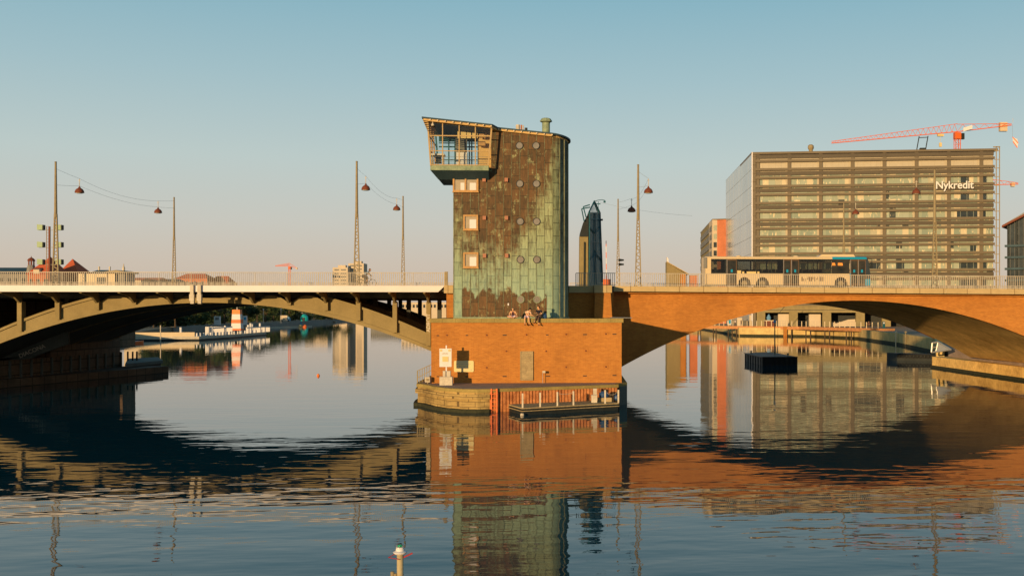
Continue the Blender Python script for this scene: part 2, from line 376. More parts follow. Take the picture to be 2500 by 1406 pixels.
    dr = N(nt, 'ShaderNodeMapRange'); L(noise(7, 5, (1, 0.10, 1), 0.7), dr.inputs[0]); dr.inputs[1].default_value = 0.50; dr.inputs[2].default_value = 0.66; dr.inputs[4].default_value = 0.75
    c = mixc(dr.outputs[0], c, (0.07, 0.045, 0.02))
    c = mixc(math_('MULTIPLY', br.outputs['Fac'], 0.9), c, (0.028, 0.025, 0.015))
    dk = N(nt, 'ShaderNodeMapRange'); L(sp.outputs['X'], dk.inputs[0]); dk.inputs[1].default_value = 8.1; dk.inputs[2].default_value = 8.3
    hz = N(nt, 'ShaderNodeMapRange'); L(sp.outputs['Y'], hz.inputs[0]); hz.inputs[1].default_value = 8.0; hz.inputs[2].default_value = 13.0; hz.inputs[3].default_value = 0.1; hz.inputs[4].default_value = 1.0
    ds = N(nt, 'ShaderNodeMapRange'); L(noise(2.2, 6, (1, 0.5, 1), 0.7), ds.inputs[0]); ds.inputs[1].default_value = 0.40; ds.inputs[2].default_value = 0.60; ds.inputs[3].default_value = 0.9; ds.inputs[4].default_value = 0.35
    c = mixc(math_('MULTIPLY', math_('MULTIPLY', dk.outputs[0], hz.outputs[0]), ds.outputs[0]), c, (0.022, 0.028, 0.022))  # dark streaks plus the shade of the tower's curved side, mixed into the colour
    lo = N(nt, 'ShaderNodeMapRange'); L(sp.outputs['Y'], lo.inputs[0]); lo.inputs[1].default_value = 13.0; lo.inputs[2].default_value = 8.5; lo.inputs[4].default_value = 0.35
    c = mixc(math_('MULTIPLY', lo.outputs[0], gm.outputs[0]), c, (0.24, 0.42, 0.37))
    L(c, b.inputs['Base Color']); b.inputs['Roughness'].default_value = 0.55; b.inputs['Metallic'].default_value = 0.0; b.inputs['Specular IOR Level'].default_value = 0.2
    bp = N(nt, 'ShaderNodeBump'); bp.inputs['Strength'].default_value = 0.35; bp.inputs['Distance'].default_value = 0.03
    L(math_('SUBTRACT', math_('MULTIPLY', big, 1.5), br.outputs['Fac']), bp.inputs['Height']); L(bp.outputs[0], b.inputs['Normal'])
    return m
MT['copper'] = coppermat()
MT['copperplain'] = mat('green_copper_trim', (0.16, 0.23, 0.15), 0.55, var=0.3, sc=2.0, fine=10, bump=0.2, col2=(0.24, 0.27, 0.16))
MT['copperseam'] = mat('copper_seam', (0.075, 0.060, 0.032), 0.6, var=0.5, sc=0.8, col2=(0.20, 0.21, 0.12))

def watermat():
    m, nt, b = newmat('harbour_water'); L = nt.links.new
    b.inputs['Base Color'].default_value = (0.0005, 0.034, 0.047, 1); b.inputs['Roughness'].default_value = 0.015
    b.inputs['IOR'].default_value = 1.33; b.inputs['Specular IOR Level'].default_value = 0.5
    ge = N(nt, 'ShaderNodeNewGeometry')
    def nz(sc, stretch, det, rough=0.5, rot=0.0):
        mp = N(nt, 'ShaderNodeMapping'); mp.inputs['Scale'].default_value = stretch; mp.inputs['Rotation'].default_value = (0, 0, rot); L(ge.outputs['Position'], mp.inputs[0])
        n = N(nt, 'ShaderNodeTexNoise'); n.inputs['Scale'].default_value = sc; n.inputs['Detail'].default_value = det; n.inputs['Roughness'].default_value = rough
        L(mp.outputs[0], n.inputs['Vector']); return n.outputs[0]
    a = nz(0.16, (0.7, 1.6, 1), 2.0, 0.45, R(8)); c = nz(0.8, (0.55, 1.3, 1), 2.0, 0.5, R(-8))
    f = nz(7.0, (1, 1.2, 1), 2.0); msk = nz(0.09, (1, 1.8, 1), 3)
    mr = N(nt, 'ShaderNodeMapRange'); L(msk, mr.inputs[0]); mr.inputs[1].default_value = 0.50; mr.inputs[2].default_value = 0.60
    # the middle of the water is calmer than the near part: wind ruffles the open side only
    sp = N(nt, 'ShaderNodeSeparateXYZ'); L(ge.outputs['Position'], sp.inputs[0])
    mk = N(nt, 'ShaderNodeMapRange'); L(sp.outputs['Y'], mk.inputs[0]); mk.inputs[1].default_value = 32; mk.inputs[2].default_value = 90; mk.inputs[3].default_value = 1.0; mk.inputs[4].default_value = 0.26
    def mth(op, x, y):
        n = N(nt, 'ShaderNodeMath', operation=op)
        for i, q in enumerate((x, y)):
            if isinstance(q, (int, float)): n.inputs[i].default_value = q
            else: L(q, n.inputs[i])
        return n.outputs[0]
    h = mth('ADD', mth('MULTIPLY', a, 0.050), mth('MULTIPLY', c, 0.0175))
    h = mth('MULTIPLY', h, mk.outputs[0])
    h = mth('ADD', h, mth('MULTIPLY', mth('MULTIPLY', f, mr.outputs[0]), 0.0004))
    bp = N(nt, 'ShaderNodeBump'); bp.inputs['Strength'].default_value = 1.0; bp.inputs['Distance'].default_value = 1.0
    L(h, bp.inputs['Height']); L(bp.outputs[0], b.inputs['Normal'])
    return m
MT['water'] = watermat()

# ================================================================= SETTING
wm = MB(); wm.quad((-4000, -300, 0), (4000, -300, 0), (4000, 8000, 0), (-4000, 8000, 0)); struct(wm, 'water', MT['water'])
XL, XR = -9.06, 5.17           # sides of the brick pier
YF, YB, YW, YE = 91.0, 122.0, 94.9, 120.8     # bridge: near edge, far edge, near and far arch faces
def xy(p): return (p.x, p.y)
# left bank (Islands side) and the right bank, one sheet each, with the quay edge modelled
left_bank = [(-700, 60), (-62, 60), (-51.5, 84), (-50.8, 100), (-48.9, 123.2), (-52, 127), (-90, 216)] + [xy(gp(x, y)) for x, y in ((420, 812), (660, 799), (780, 789), (850, 783.5), (900, 781), (930, 778))] + [(-500, 3500), (-3500, 3500), (-3500, 60)]
lb = MB(); lb.prism(left_bank, -1.5, 1.9); struct(lb, 'river_bank', MT['ground'])
rq = [(1500, 795), (1640, 799), (1722, 805), (1762, 812), (1808, 820), (1900, 821), (1990, 821.5), (2100, 827), (2200, 842), (2290, 862)]
right_line = [xy(gp(x, y)) for x, y in rq]
right_bank = [(49.5, 131)] + right_line[::-1] + [xy(gp(1300, 788)), xy(gp(1100, 781)), xy(gp(960, 778)), (-380, 3500), (3500, 3500), (3500, 60), (80, 60), (56, 80), (47.3, 92)]
rb = MB(); rb.prism(right_bank, -1.5, 2.3); struct(rb, 'promenade', MT['paving'])
# quay walls standing just proud of the banks
def wallline(name, pts, z0, z1, th, m, label, cat, group=None):
    mb = MB()
    for a, b_ in zip(pts, pts[1:]):
        a = Vector((a[0], a[1], 0)); b_ = Vector((b_[0], b_[1], 0)); mb.bar(a + Vector((0, 0, (z0 + z1) / 2)), b_ + Vector((0, 0, (z0 + z1) / 2)), th, z1 - z0)
    o = mb.build(name, m); props(o, label, cat, group); return o
qw = wallline('quay_wall', [(49.2, 133)] + right_line[::-1], -1.0, 2.42, 1.0, mat('ochre_quay_stone', (0.52, 0.36, 0.14), 0.85, var=0.35, sc=0.5, bump=0.2), 'ochre stone quay wall along the far promenade behind the boardwalk', 'quay wall')
mb = MB()
for a, b_ in zip([(49.2, 133)] + right_line[::-1], right_line[::-1]): mb.bar((a[0], a[1], 0.1), (b_[0], b_[1], 0.1), 1.3, 0.8)
mb.build('wet_footing', MT['algae'], qw)

# ================================================================= BRIDGE
ZD = ZY(697, XY(540, YF), YF)                 # deck kerb top, left
ZF = ZY(712.5, XY(540, YF), YF)               # fascia foot, left
XE = XY(2500, YF); KR = (ZD - ZY(705.5, XE, YF)) / (XE - XR)
def zk(x): return ZD if x < XR else ZD - KR * (x - XR)      # the road falls slightly to the right
def frange(a, b_, n): return [a + (b_ - a) * i / n for i in range(n + 1)]
def railing(parent, x0, x1, y, h=1.13, name='railing', pitch=0.165, post=2.64):
    mb = MB()
    xs = frange(x0, x1, 24)
    mb.ribbon(xs, lambda x: zk(x) + h, lambda x: zk(x) + h - 0.05, y - 0.04, y + 0.04)
    mb.ribbon(xs, lambda x: zk(x) + 0.12, lambda x: zk(x) + 0.08, y - 0.02, y + 0.02)
    n = int((x1 - x0) / pitch)
    for i in range(n + 1):
        x = x0 + i * pitch; z = zk(x)
        mb.box(x - 0.022, x + 0.022, y - 0.022, y + 0.022, z + 0.01, z + h - 0.05)
    k = int((x1 - x0) / post)
    for i in range(k + 1):
        x = x0 + i * post; z = zk(x); mb.box(x - 0.035, x + 0.035, y - 0.035, y + 0.035, z - 0.1, z + h - 0.05)
    return mb.build(name, MT['rail'], parent)

# ---- left, steel and concrete span
bs = thing('bascule_bridge', 'bridge span left of the tower, white edge beam over an olive grey arch', 'bridge', (-30, 107, 0))
xl, xr_ = -62.0, XL + 0.15
zc_in = ZY(738.5, XY(508, YW), YW); xc = XY(508, YW)
xs_ = XY(1052, YW); k_in = (zc_in - ZY(856, xs_, YW)) / (xs_ - xc) ** 2
def z_in(x): return zc_in - k_in * (x - xc) ** 2
zc_ex = ZY(690, xc, YW); k_ex = (zc_ex - ZY(813, XY(1043, YW), YW)) / (XY(1043, YW) - xc - 0.25) ** 2
def z_ex(x): return min(ZF - 0.25, zc_ex - k_ex * (x - xc - 0.25) ** 2)
mb = MB(); mb.ribbon([xl, XL - 0.72], ZD, ZF, YF, YF + 0.35)
# the chamfered right end of the white beam
x1 = XL - 0.72
mb.hexa([(x1, YF, ZF), (x1 + 0.05, YF, ZF), (x1 + 0.05, YF + .35, ZF), (x1, YF + .35, ZF)], [(x1, YF, ZD), (x1 + 0.62, YF, ZD), (x1 + 0.62, YF + .35, ZD), (x1, YF + .35, ZD)])
mb.build('edge_beam', MT['white'], bs)
mb = MB(); mb.ribbon([xl, xr_], ZD, ZF, YB - 0.35, YB); mb.build('edge_beam', MT['white'], bs)
mb = MB(); mb.ribbon([xl, xr_], ZD - 0.02, ZF + 0.06, YF + 0.35, YB - 0.35); mb.build('deck', MT['dkconcrete'], bs)
# vault shell between the ribs
xs = frange(xl + 8.5, xs_ + 0.6, 64)
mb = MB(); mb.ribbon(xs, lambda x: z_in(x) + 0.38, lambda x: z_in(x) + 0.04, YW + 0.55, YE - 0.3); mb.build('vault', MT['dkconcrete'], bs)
scx = [XY(p_, YW) for p_ in (144, 240, 330, 420, 520, 620, 707, 797, 876)]
def z_front(x):      # web dips at each bracket, shaped so dark gaps stand for the brackets' shadows
    z = z_ex(x)
    for a_, b_ in zip(scx, scx[1:]):
        if a_ <= x <= b_:
            t_ = (x - a_) / (b_ - a_); z = min(z, ZF - 0.22 - 0.80 * (1 - math.sin(math.pi * t_) ** 0.85))
    return max(z, z_in(x) + 0.4)
xsf = frange(xl + 8.5, xs_ + 0.6, 260)
ribY = [YW, YW + 8.6, YW + 17.2, YE - 0.5]
for i, y in enumerate(ribY):
    mb = MB(); mb.ribbon(xs if i else xsf, z_ex if i else z_front, z_in, y, y + 0.5)
    rib = mb.build('arch_rib', MT['concrete'], bs)
    if i == 0:
        mb = MB(); mb.ribbon(xs, lambda x: z_in(x) + 0.30, lambda x: z_in(x) - 0.02, y - 0.14, y + 0.0); mb.build('lower_flange', MT['concrete'], rib)
        # two haunches only: drop the faces that would bridge the crown
        L_ = [x for x in xs if z_ex(x) < ZF - 0.26 and x < xc]; R_ = [x for x in xs if z_ex(x) < ZF - 0.26 and x > xc]
        for q in (L_, R_):
            mb2 = MB(); mb2.ribbon(q, lambda x: z_ex(x) + 0.03, lambda x: z_ex(x) - 0.20, y - 0.14, y + 0.0); mb2.build('upper_flange', MT['concrete'], rib)
colpx = [52, 144, 240, 330, 420, 620, 707, 797, 876, 965, 1047]
for px in colpx:
    x = XY(px, YW)
    for i, y in enumerate(ribY):
        zt_, zb_ = ZF - 0.02, max(z_ex(x) - 0.6, z_in(x) + 0.32)
        wd = 0.19
        if i == 0:
            mb = MB()
            if px in (52, 144, 876, 965, 1047): mb.box(x - wd, x + wd, y - 0.36, y + 0.02, z_in(x) + 0.35, ZF - 0.75)
            elif px in (240, 330, 707, 797): mb.box(x - wd, x + wd, y - 0.36, y + 0.02, ZY({240: 757, 330: 743, 707: 744, 797: 758}[px], x, y), ZF - 0.75)
            mb.box(x - wd * .9, x + wd * .9, y - 0.1, y + 0.45, min(z_front(x) - .1, ZF - 0.9), ZF - 0.8)
            mb.build('column', MT['concrete'], bs)
            mb = MB(); mb.prismX([(YF + 0.33, ZF + 0.02), (y + 0.02, ZF + 0.02), (y + 0.02, ZF - 0.95), (y - 0.30, ZF - 0.95), (YF + 2.6, ZF - 0.42), (YF + 0.4, ZF - 0.12)], x - 0.09, x + 0.09)
            mb.build('bracket', MT['concrete'], bs)
        elif px >= 797 or px <= 144:
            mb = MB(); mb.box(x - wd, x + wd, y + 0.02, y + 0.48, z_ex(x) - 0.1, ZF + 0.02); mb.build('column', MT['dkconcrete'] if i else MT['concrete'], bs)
for y in (YW + 1.2, YW + 4.4, YW + 8.0, YW + 13, YW + 18, YW + 22):
    mb = MB(); mb.ribbon([xl, xr_], ZF + 0.03, ZF - 0.45, y, y + 0.3); mb.build('girder', MT['dkconcrete'], bs)
# joint where the two leaves meet
for px in (470, 488):
    x = XY(px, YF); mb = MB(); mb.box(x - 0.14, x + 0.14, YF - 0.22, YF - 0.01, ZF - 0.25, ZD + 0.04); mb.box(x - 0.19, x + 0.19, YF - 0.26, YF + 0.1, ZF - 0.75, ZF - 0.2)
    mb.box(x - 0.12, x + 0.16, YF - 0.2, YF + 0.1, ZF - 1.0, ZF - 0.75); mb.build('lock_bracket', MT['pale'], bs)
railing(bs, xl, XL + 0.05, YF + 0.12)
railing(bs, xl, XL + 0.05, YB - 0.15)
x = XY(1089, YF); mb = MB(); mb.box(x - 0.13, x + 0.13, YF + 0.04, YF + 0.3, ZD - 0.02, ZD + 1.2); mb.build('end_post', MT['mastpaint'], bs)

# ---- right, brick arch span
YW = 92.3
rs = thing('brick_arch_bridge', 'orange brick arch span right of the tower with a sandstone parapet band', 'bridge', (28, 107, 0))
XRE = 84.0
zc_r = ZY(733, XY(2088, YW), YW); xcr = XY(2088, YW); xa = XY(1540, YW)
k_r = (zc_r - ZY(882, xa, YW)) / (xa - xcr) ** 2
def z_r(x): return zc_r - k_r * (x - xcr) ** 2
def zfr(x): return zk(x) - (ZY(702.5, XY(1900, YF), YF) - ZY(715.5, XY(1900, YF), YF))
xs = [x for x in frange(XR, XRE, 110)]
def arch_wall(y0, y1, z_bot=lambda x: max(-1.0, z_r(x))):
    mb = MB(); mb.ribbon(frange(XR + 0.02, xcr * 2 - XR - 4, 110), lambda x: zfr(x) + 0.02, z_bot, y0, y1); return mb
arch_wall(YW, YW + 0.6).build('front_wall', MT['brick'], rs)
arch_wall(YE - 0.6, YE).build('rear_wall', MT['brick'], rs)
mb = MB(); mb.ribbon([x for x in frange(XR + 0.02, 2 * xcr - XR, 100) if z_r(x) > 0.5], lambda x: z_r(x) + 0.36, lambda x: z_r(x) - 0.03, YW - 0.03, YW); mb.build('arch_ring', MT['brick'], rs)
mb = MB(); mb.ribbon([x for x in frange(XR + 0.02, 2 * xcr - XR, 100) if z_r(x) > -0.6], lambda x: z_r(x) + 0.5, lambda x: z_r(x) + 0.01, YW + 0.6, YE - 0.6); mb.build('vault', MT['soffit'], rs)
mb = MB(); mb.ribbon(frange(XR - 0.05, XRE, 40), zk, zfr, YF, YF + 0.5); mb.build('parapet_band', MT['sandstone'], rs)
mb = MB(); mb.ribbon(frange(XR - 0.05, XRE, 40), zk, zfr, YB - 0.5, YB); mb.build('parapet_band', MT['sandstone'], rs)
mb = MB(); mb.ribbon(frange(XR - 0.05, XRE, 40), lambda x: zk(x) - 0.03, lambda x: zfr(x) + 0.05, YF + 0.5, YB - 0.5); mb.build('deck', MT['asphalt'], rs)
mb = MB(); mb.ribbon(frange(XR + 0.02, XRE, 40), lambda x: zfr(x) + 0.04, lambda x: zfr(x) - 0.16, YW - 0.45, YW - 0.01); mb.build('cornice', MT['brick'], rs)
railing(rs, XR - 3.2, XRE, YF + 0.14)
railing(rs, XR - 3.2, XRE, YB - 0.15)
# right abutment with its stone ledge
ab = thing('bridge_abutment', 'sunlit ochre stone ledge at the foot of the right arch', 'abutment', (60, 107, -1))
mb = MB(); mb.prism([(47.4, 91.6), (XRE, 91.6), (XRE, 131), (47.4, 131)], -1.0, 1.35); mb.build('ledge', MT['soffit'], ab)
mb = MB(); mb.prism([(47.25, 91.4), (49, 91.4), (49, 131.15), (47.25, 131.15)], -1.0, 0.28); mb.build('wet_footing', MT['algae'], ab)
mb = MB(); mb.box(62, XRE, YW + 0.7, YE - 0.7, 1.36, 8.4); mb.build('core', MT['brick'], ab)

# left abutment under the bridge
la = thing('bridge_abutment', 'shadowed brown stone abutment wall under the left end of the bridge', 'abutment', (-56, 105, -1))
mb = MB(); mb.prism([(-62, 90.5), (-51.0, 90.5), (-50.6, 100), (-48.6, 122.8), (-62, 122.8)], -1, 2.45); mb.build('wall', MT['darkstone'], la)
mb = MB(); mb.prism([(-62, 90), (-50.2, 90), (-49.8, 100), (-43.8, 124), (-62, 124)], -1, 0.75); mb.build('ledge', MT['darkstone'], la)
for i in range(14):
    t = i / 13; p = Vector((-50.6 + 2.0 * t, 100 + 22.6 * t, 0)); mb = MB(); mb.box(p.x - 0.05, p.x + 0.14, p.y - 0.12, p.y + 0.12, 0.7, 2.4); mb.build('fender_post', MT['dkconcrete'], la)
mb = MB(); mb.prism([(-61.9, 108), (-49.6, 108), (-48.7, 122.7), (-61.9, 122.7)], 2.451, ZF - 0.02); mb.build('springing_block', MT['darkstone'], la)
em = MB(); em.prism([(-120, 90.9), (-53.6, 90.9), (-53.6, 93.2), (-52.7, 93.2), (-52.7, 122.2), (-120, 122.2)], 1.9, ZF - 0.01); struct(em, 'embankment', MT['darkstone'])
def graffiti(body, loc, size, m, name, label, rot, parent=None, bold=0.03, ext=0.01):
    cu = bpy.data.curves.new(name, 'FONT'); cu.body = body; cu.size = size; cu.offset = bold; cu.extrude = ext
    cu.align_x = 'CENTER'; cu.align_y = 'CENTER'
    tmp = bpy.data.objects.new('tmp', cu); COL.objects.link(tmp)
    dg = bpy.context.evaluated_depsgraph_get(); me = bpy.data.meshes.new_from_object(tmp.evaluated_get(dg))
    bpy.data.objects.remove(tmp)
    me.materials.clear(); me.materials.append(m)
    o = bpy.data.objects.new(name, me); COL.objects.link(o)
    o.rotation_euler = rot
    if parent is not None: o.parent = parent; o.location = Vector(loc) - OFF[parent.name]
    else: o.location = loc
    OFF[o.name] = Vector(loc); return o
# paint on the vault skirt and on the last column
hx = frange(-52.6, -45.5, 8)
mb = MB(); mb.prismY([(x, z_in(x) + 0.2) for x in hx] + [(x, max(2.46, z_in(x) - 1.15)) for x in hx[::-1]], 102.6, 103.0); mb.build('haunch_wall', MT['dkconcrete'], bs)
p = at(77, 857, 102.5); sl_ = math.atan(2 * k_in * (p.x - xc))
graffiti('DIACONA', (p.x, 102.58, p.z), 0.55, MT['pale'], 'graffiti', '', (R(90), sl_, 0), bs, bold=0.01)
x = XY(1047, YW); graffiti('ADROIT', (x, YW - 0.32, ZY(788, x, YW)), 0.42, MT['pale'], 'graffiti', '', (R(90), R(-90), 0), bs, bold=0.012)

# ================================================================= PIER
pr = thing('brick_pier', 'orange brick pier block carrying the copper tower between the two spans', 'pier', ((XL + XR) / 2, 86, 0))
ZQ = 1.60                                        # quay level
ZT = ZY(777.5, XY(1285, 80), 80)                 # top of the coping
ZC = ZY(787.5, XY(1285, 80), 80)
mb = MB(); mb.box(XL, XR, 80, YE, -1, ZC); mb.build('wall', MT['brick'], pr)
cp_ = MB(); n = 15
for i in range(n):
    x0 = XL - 0.13 + (XR - XL + 0.26) * i / n; x1 = XL - 0.13 + (XR - XL + 0.26) * (i + 1) / n
    cp_.box(x0 + 0.006, x1 - 0.006, 79.86, 81.2, ZC, ZT + random.uniform(-.006, .006))
cp_.box(XL - 0.13, XL + 0.9, 81.203, 91, ZC, ZT); cp_.box(XR - 0.9, XR + 0.13, 81.203, 91, ZC, ZT); cp_.box(XL + 0.9, XR - 0.9, 81.203, 91, ZC, ZT - 0.05)
cp_.build('coping', MT['coping'], pr)
# upper block behind the tower, up to the road
xu0 = XY(1090, 90.2); xc0, xc1 = XY(1452, 89.6), XY(1490, 89.6)
mb = MB(); mb.box(xu0, XR, 90.2, YE, ZC + 0.1, ZF - 0.02); mb.build('upper_wall', MT['brick'], pr)
mb = MB(); mb.hexa([(xc0 - 0.05, 88.9, ZT), (xc1 + 0.12, 88.9, ZT), (xc1 + 0.12, 90.2, ZT), (xc0 - 0.05, 90.2, ZT)], [(xc0, 89.1, ZF - 0.08), (xc1, 89.1, ZF - 0.08), (xc1, 90.2, ZF - 0.08), (xc0, 90.2, ZF - 0.08)]); mb.build('buttress', MT['brick'], pr)
mb = MB(); mb.box(xu0 - 0.15, XY(1107, 90), 89.6, 91.0, ZF - 0.12, ZD + 0.02); mb.box(XY(1380, 90), xc0 - 0.05, 90.0, 91.6, ZF - 0.06, ZD - 0.01)
mb.box(xc0 - 0.05, xc1 + 0.1, 88.95, 91.6, ZF - 0.08, ZD + 0.01); mb.build('capital', MT['sandstone'], pr)
mb = MB(); mb.box(XL + 0.3, XR, 90.6, YE + 1, ZF, ZD - 0.02); mb.build('deck', MT['asphalt'], pr)
# wall anchors, slots, shutter
def wp(px, py): X = XY(px, 80); return X, ZY(py, X, 80)
for px, py in [(1091, 818), (1188, 818), (1285, 817), (1382, 816), (1479, 815), (1236, 857), (1333, 857), (1430, 856), (1188, 897), (1382, 896), (1479, 895)]:
    c = wp(px, py); mb = MB(); mb.ring(c, 0.15, 0.19, 79.985, 80.01, 20); mb.build('anchor_ring', MT['brick'], pr); mb = MB(); mb.disc(c, 0.06, 79.93, 80.01, 10); mb.build('anchor', MT['lamp'], pr)
for px, py in [(1069, 819), (1140, 818.5), (1232, 818), (1336, 817.5), (1428, 816.5), (1500, 815.5), (1069, 919), (1140, 919), (1232, 918.5), (1338, 918), (1428, 917), (1500, 916)]:
    x, z = wp(px, py); w_ = 0.09 if px in (1069, 1140, 1336) else 0.15
    mb = MB(); mb.box(x - w_, x + w_, 79.97, 80.01, z - 0.035, z + 0.035); mb.build('drain_slot', MT['dark'], pr)
x0, z1 = wp(1271.5, 859); x1, z0 = wp(1300, 928)
sh = MB(); nz_ = 16
for i in range(nz_):
    a = z0 + (z1 - z0) * i / nz_; b_ = z0 + (z1 - z0) * (i + 1) / nz_
    sh.hexa([(x0, 79.90 + 0.0, a), (x1, 79.90, a), (x1, 80.05, a), (x0, 80.05, a)], [(x0, 79.95, b_ - 0.01), (x1, 79.95, b_ - 0.01), (x1, 80.05, b_ - 0.01), (x0, 80.05, b_ - 0.01)])
shu = sh.build('shutter', MT['timber'], pr)
mb = MB(); mb.box(x0 - 0.05, x0, 79.88, 80.02, z0, z1 + 0.05); mb.box(x1, x1 + 0.05, 79.88, 80.02, z0, z1 + 0.05); mb.box(x0, x1, 79.88, 80.02, z1 + 0.002, z1 + 0.06); mb.build('frame', MT['timber'], shu)

# quay apron in front of the pier
qa = thing('pier_quay', 'low stone and steel quay apron wrapped round the foot of the brick pier', 'quay', (-2, 78, -1))
nose = [(-10.15, 100), (-10.25, 82), (-10.1, 79.6)] + [xy(gp(x, y, ZQ)) for x, y in ((1034, 938), (1060, 943.5), (1090, 947.5), (1130, 949.8), (1165, 950.2), (1197, 949.5))]
pile = [xy(gp(x, y, ZQ)) for x, y in ((1197, 949.5), (1510, 938.5))]
blk = [xy(gp(1512, 936, ZQ)), xy(gp(1531, 934, ZQ)), (6.05, 100)]
poly = nose + [pile[1]] + blk
mb = MB(); mb.prism(poly, 1.38, ZQ); mb.build('edge_stone', MT['coping'], qa)
def inset(poly, d, c=(-2, 88)):
    out = []
    for x, y in poly:
        v = Vector((c[0] - x, c[1] - y)); v.normalize(); out.append((x + v.x * d, y + v.y * d))
    return out
mb = MB(); mb.prism(inset(poly, 0.45), ZQ - 0.1, ZQ + 0.006); mb.build('paving', MT['paving'], qa)
mb = MB(); mb.prism(inset(nose, 0.12) + [(pile[0][0] - 0.05, 84), (-9, 100)][:1] + [(-9.2, 84), (-9.2, 100)], -1, 1.38); mb.build('stone_wall', MT['stone'], qa)
mb = MB(); mb.prism(inset(nose, -0.12) + [(pile[0][0] + 0.05, 84), (-9.2, 84), (-9.2, 100)], 0.92, 1.22); mb.build('string_course', MT['stone'], qa)
mb = MB(); mb.prism(inset(nose, -0.28) + [(pile[0][0] + 0.1, 84), (-9.2, 84), (-9.2, 100)], -1, 0.22); mb.build('wet_footing', MT['algae'], qa)
mb = MB(); mb.prism([blk[0], blk[1], blk[2], (5.2, 100), (5.2, 82)], -1, 1.38); mb.build('end_block', MT['dkconcrete'], qa)
a = Vector((pile[0][0], pile[0][1], 0)); b_ = Vector((pile[1][0], pile[1][1], 0)); d = (b_ - a).normalized(); nn = Vector((-d.y, d.x, 0)); L0 = (b_ - a).length
pts = []; s_ = 0.0; pit = 0.25
while s_ < L0 - 0.05:
    for ds, o_ in ((0, 0.0), (0.165, 0.0), (0.180, 0.20), (0.235, 0.20)):
        q = a + d * (s_ + ds) + nn * (o_ + 0.05); pts.append((q.x, q.y))
    s_ += pit
back = [((b_ + nn * 1.0).x, (b_ + nn * 1.0).y), ((a + nn * 1.0).x, (a + nn * 1.0).y)]
mb = MB(); mb.prism(pts + back, -1, 1.375); mb.build('sheet_piling', MT['rust'], qa)

# ladder on the quay
lad = thing('ladder', 'orange red steel ladder between the stone wall and the rusty sheet piling', 'ladder', (a.x, a.y - 0.3, 0))
l0 = gp(1200, 949, ZQ) + Vector((0, -0.15, 0)); l1 = gp(1213, 949, ZQ) + Vector((0, -0.12, 0))
for q in (l0, l1):
    mb = MB(); mb.box(q.x - 0.05, q.x + 0.05, q.y - 0.05, q.y + 0.05, -0.6, 1.62); mb.build('rail', MT['redpaint'], lad)
for i in range(7):
    z = -0.1 + i * 0.27; mb = MB(); mb.tube((l0.x, l0.y, z), (l1.x, l1.y, z), 0.025, n=6); mb.build('rung', MT['redpaint'], lad)
# ================================================================= CONTROL TOWER
TY = 82.0
tw = thing('control_tower', 'tall patinated copper bridge tower with a slanted roof and glazed lookout on its left', 'tower', (-2.7, 85, ZT))
TX0, TX1 = XY(1108, TY), XY(1343, TY)
TR = XY(1386.5, 84.4) - TX1
zb_ = ZT - 0.06
def ztop(x):          # underside of the slanted roof
    xa_, xb_ = XY(1200, TY), XY(1388, TY)
    za, zb2 = ZY(311, xa_, TY), ZY(337, xb_, TY)
    return za + (zb2 - za) * (x - xa_) / (xb_ - xa_)
XCAB = XY(1199, TY); ZCAB = ZY(410, XCAB, TY)
# perimeter of the plan, measured along its length
per = []
nfl = 12; wst = (TX1 - TX0) / nfl
for i in range(nfl + 1): per.append((TX0 + wst * i, TY))
th = 0.0
ry = 2.5
for i in range(1, 61):
    t = math.pi * i / 60; per.append((TX1 + TR * math.sin(t), TY + ry - ry * math.cos(t)))
for i in range(1, 7): per.append((TX1 + (TX0 - TX1) * i / 6, TY + 2 * ry))
for i in range(1, 5): per.append((TX0, TY + 2 * ry - 2 * ry * i / 4))
skin = MB(); u = 0.0; seam_pts = [(per[0], 0.0)]; nxt = 0.63
for (xa_, ya_), (xb_, yb_) in zip(per, per[1:]):
    l = math.hypot(xb_ - xa_, yb_ - ya_)
    def top(x, y):
        return ztop(x) if x >= XCAB - 1e-4 else ZCAB + 0.02
    segs = [((xa_, ya_), (xb_, yb_))]
    if (xa_ - XCAB) * (xb_ - XCAB) < 0:
        f = (XCAB - xa_) / (xb_ - xa_); m_ = (XCAB, ya_ + (yb_ - ya_) * f); segs = [((xa_, ya_), m_), (m_, (xb_, yb_))]
    for (p0, p1) in segs:
        l1_ = math.hypot(p1[0] - p0[0], p1[1] - p0[1]); mid = (p0[0] + p1[0]) / 2
        f_ = (lambda x: ztop(x)) if mid > XCAB else (lambda x: ZCAB + 0.02)
        za, zb2 = f_(p0[0]), f_(p1[0])
        skin.quad((p0[0], p0[1], zb_), (p1[0], p1[1], zb_), (p1[0], p1[1], zb2), (p0[0], p0[1], za), uv=[(u, zb_), (u + l1_, zb_), (u + l1_, zb2), (u, za)])
        u += l1_
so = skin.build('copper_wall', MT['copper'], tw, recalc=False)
# side wall beside the lookout and lids
mb = MB(); mb.prismX([(TY + 0.02, ZCAB), (TY + 5, ZCAB), (TY + 5, ztop(XCAB)), (TY + 0.02, ztop(XCAB))], XCAB - 0.02, XCAB + 0.08); mb.build('side_wall', MT['plywood'], tw)
mb = MB(); mb.box(TX0 + 0.05, XCAB, TY + 0.05, TY + 4.95, ZCAB - 0.2, ZCAB); mb.build('floor', MT['dark'], tw)
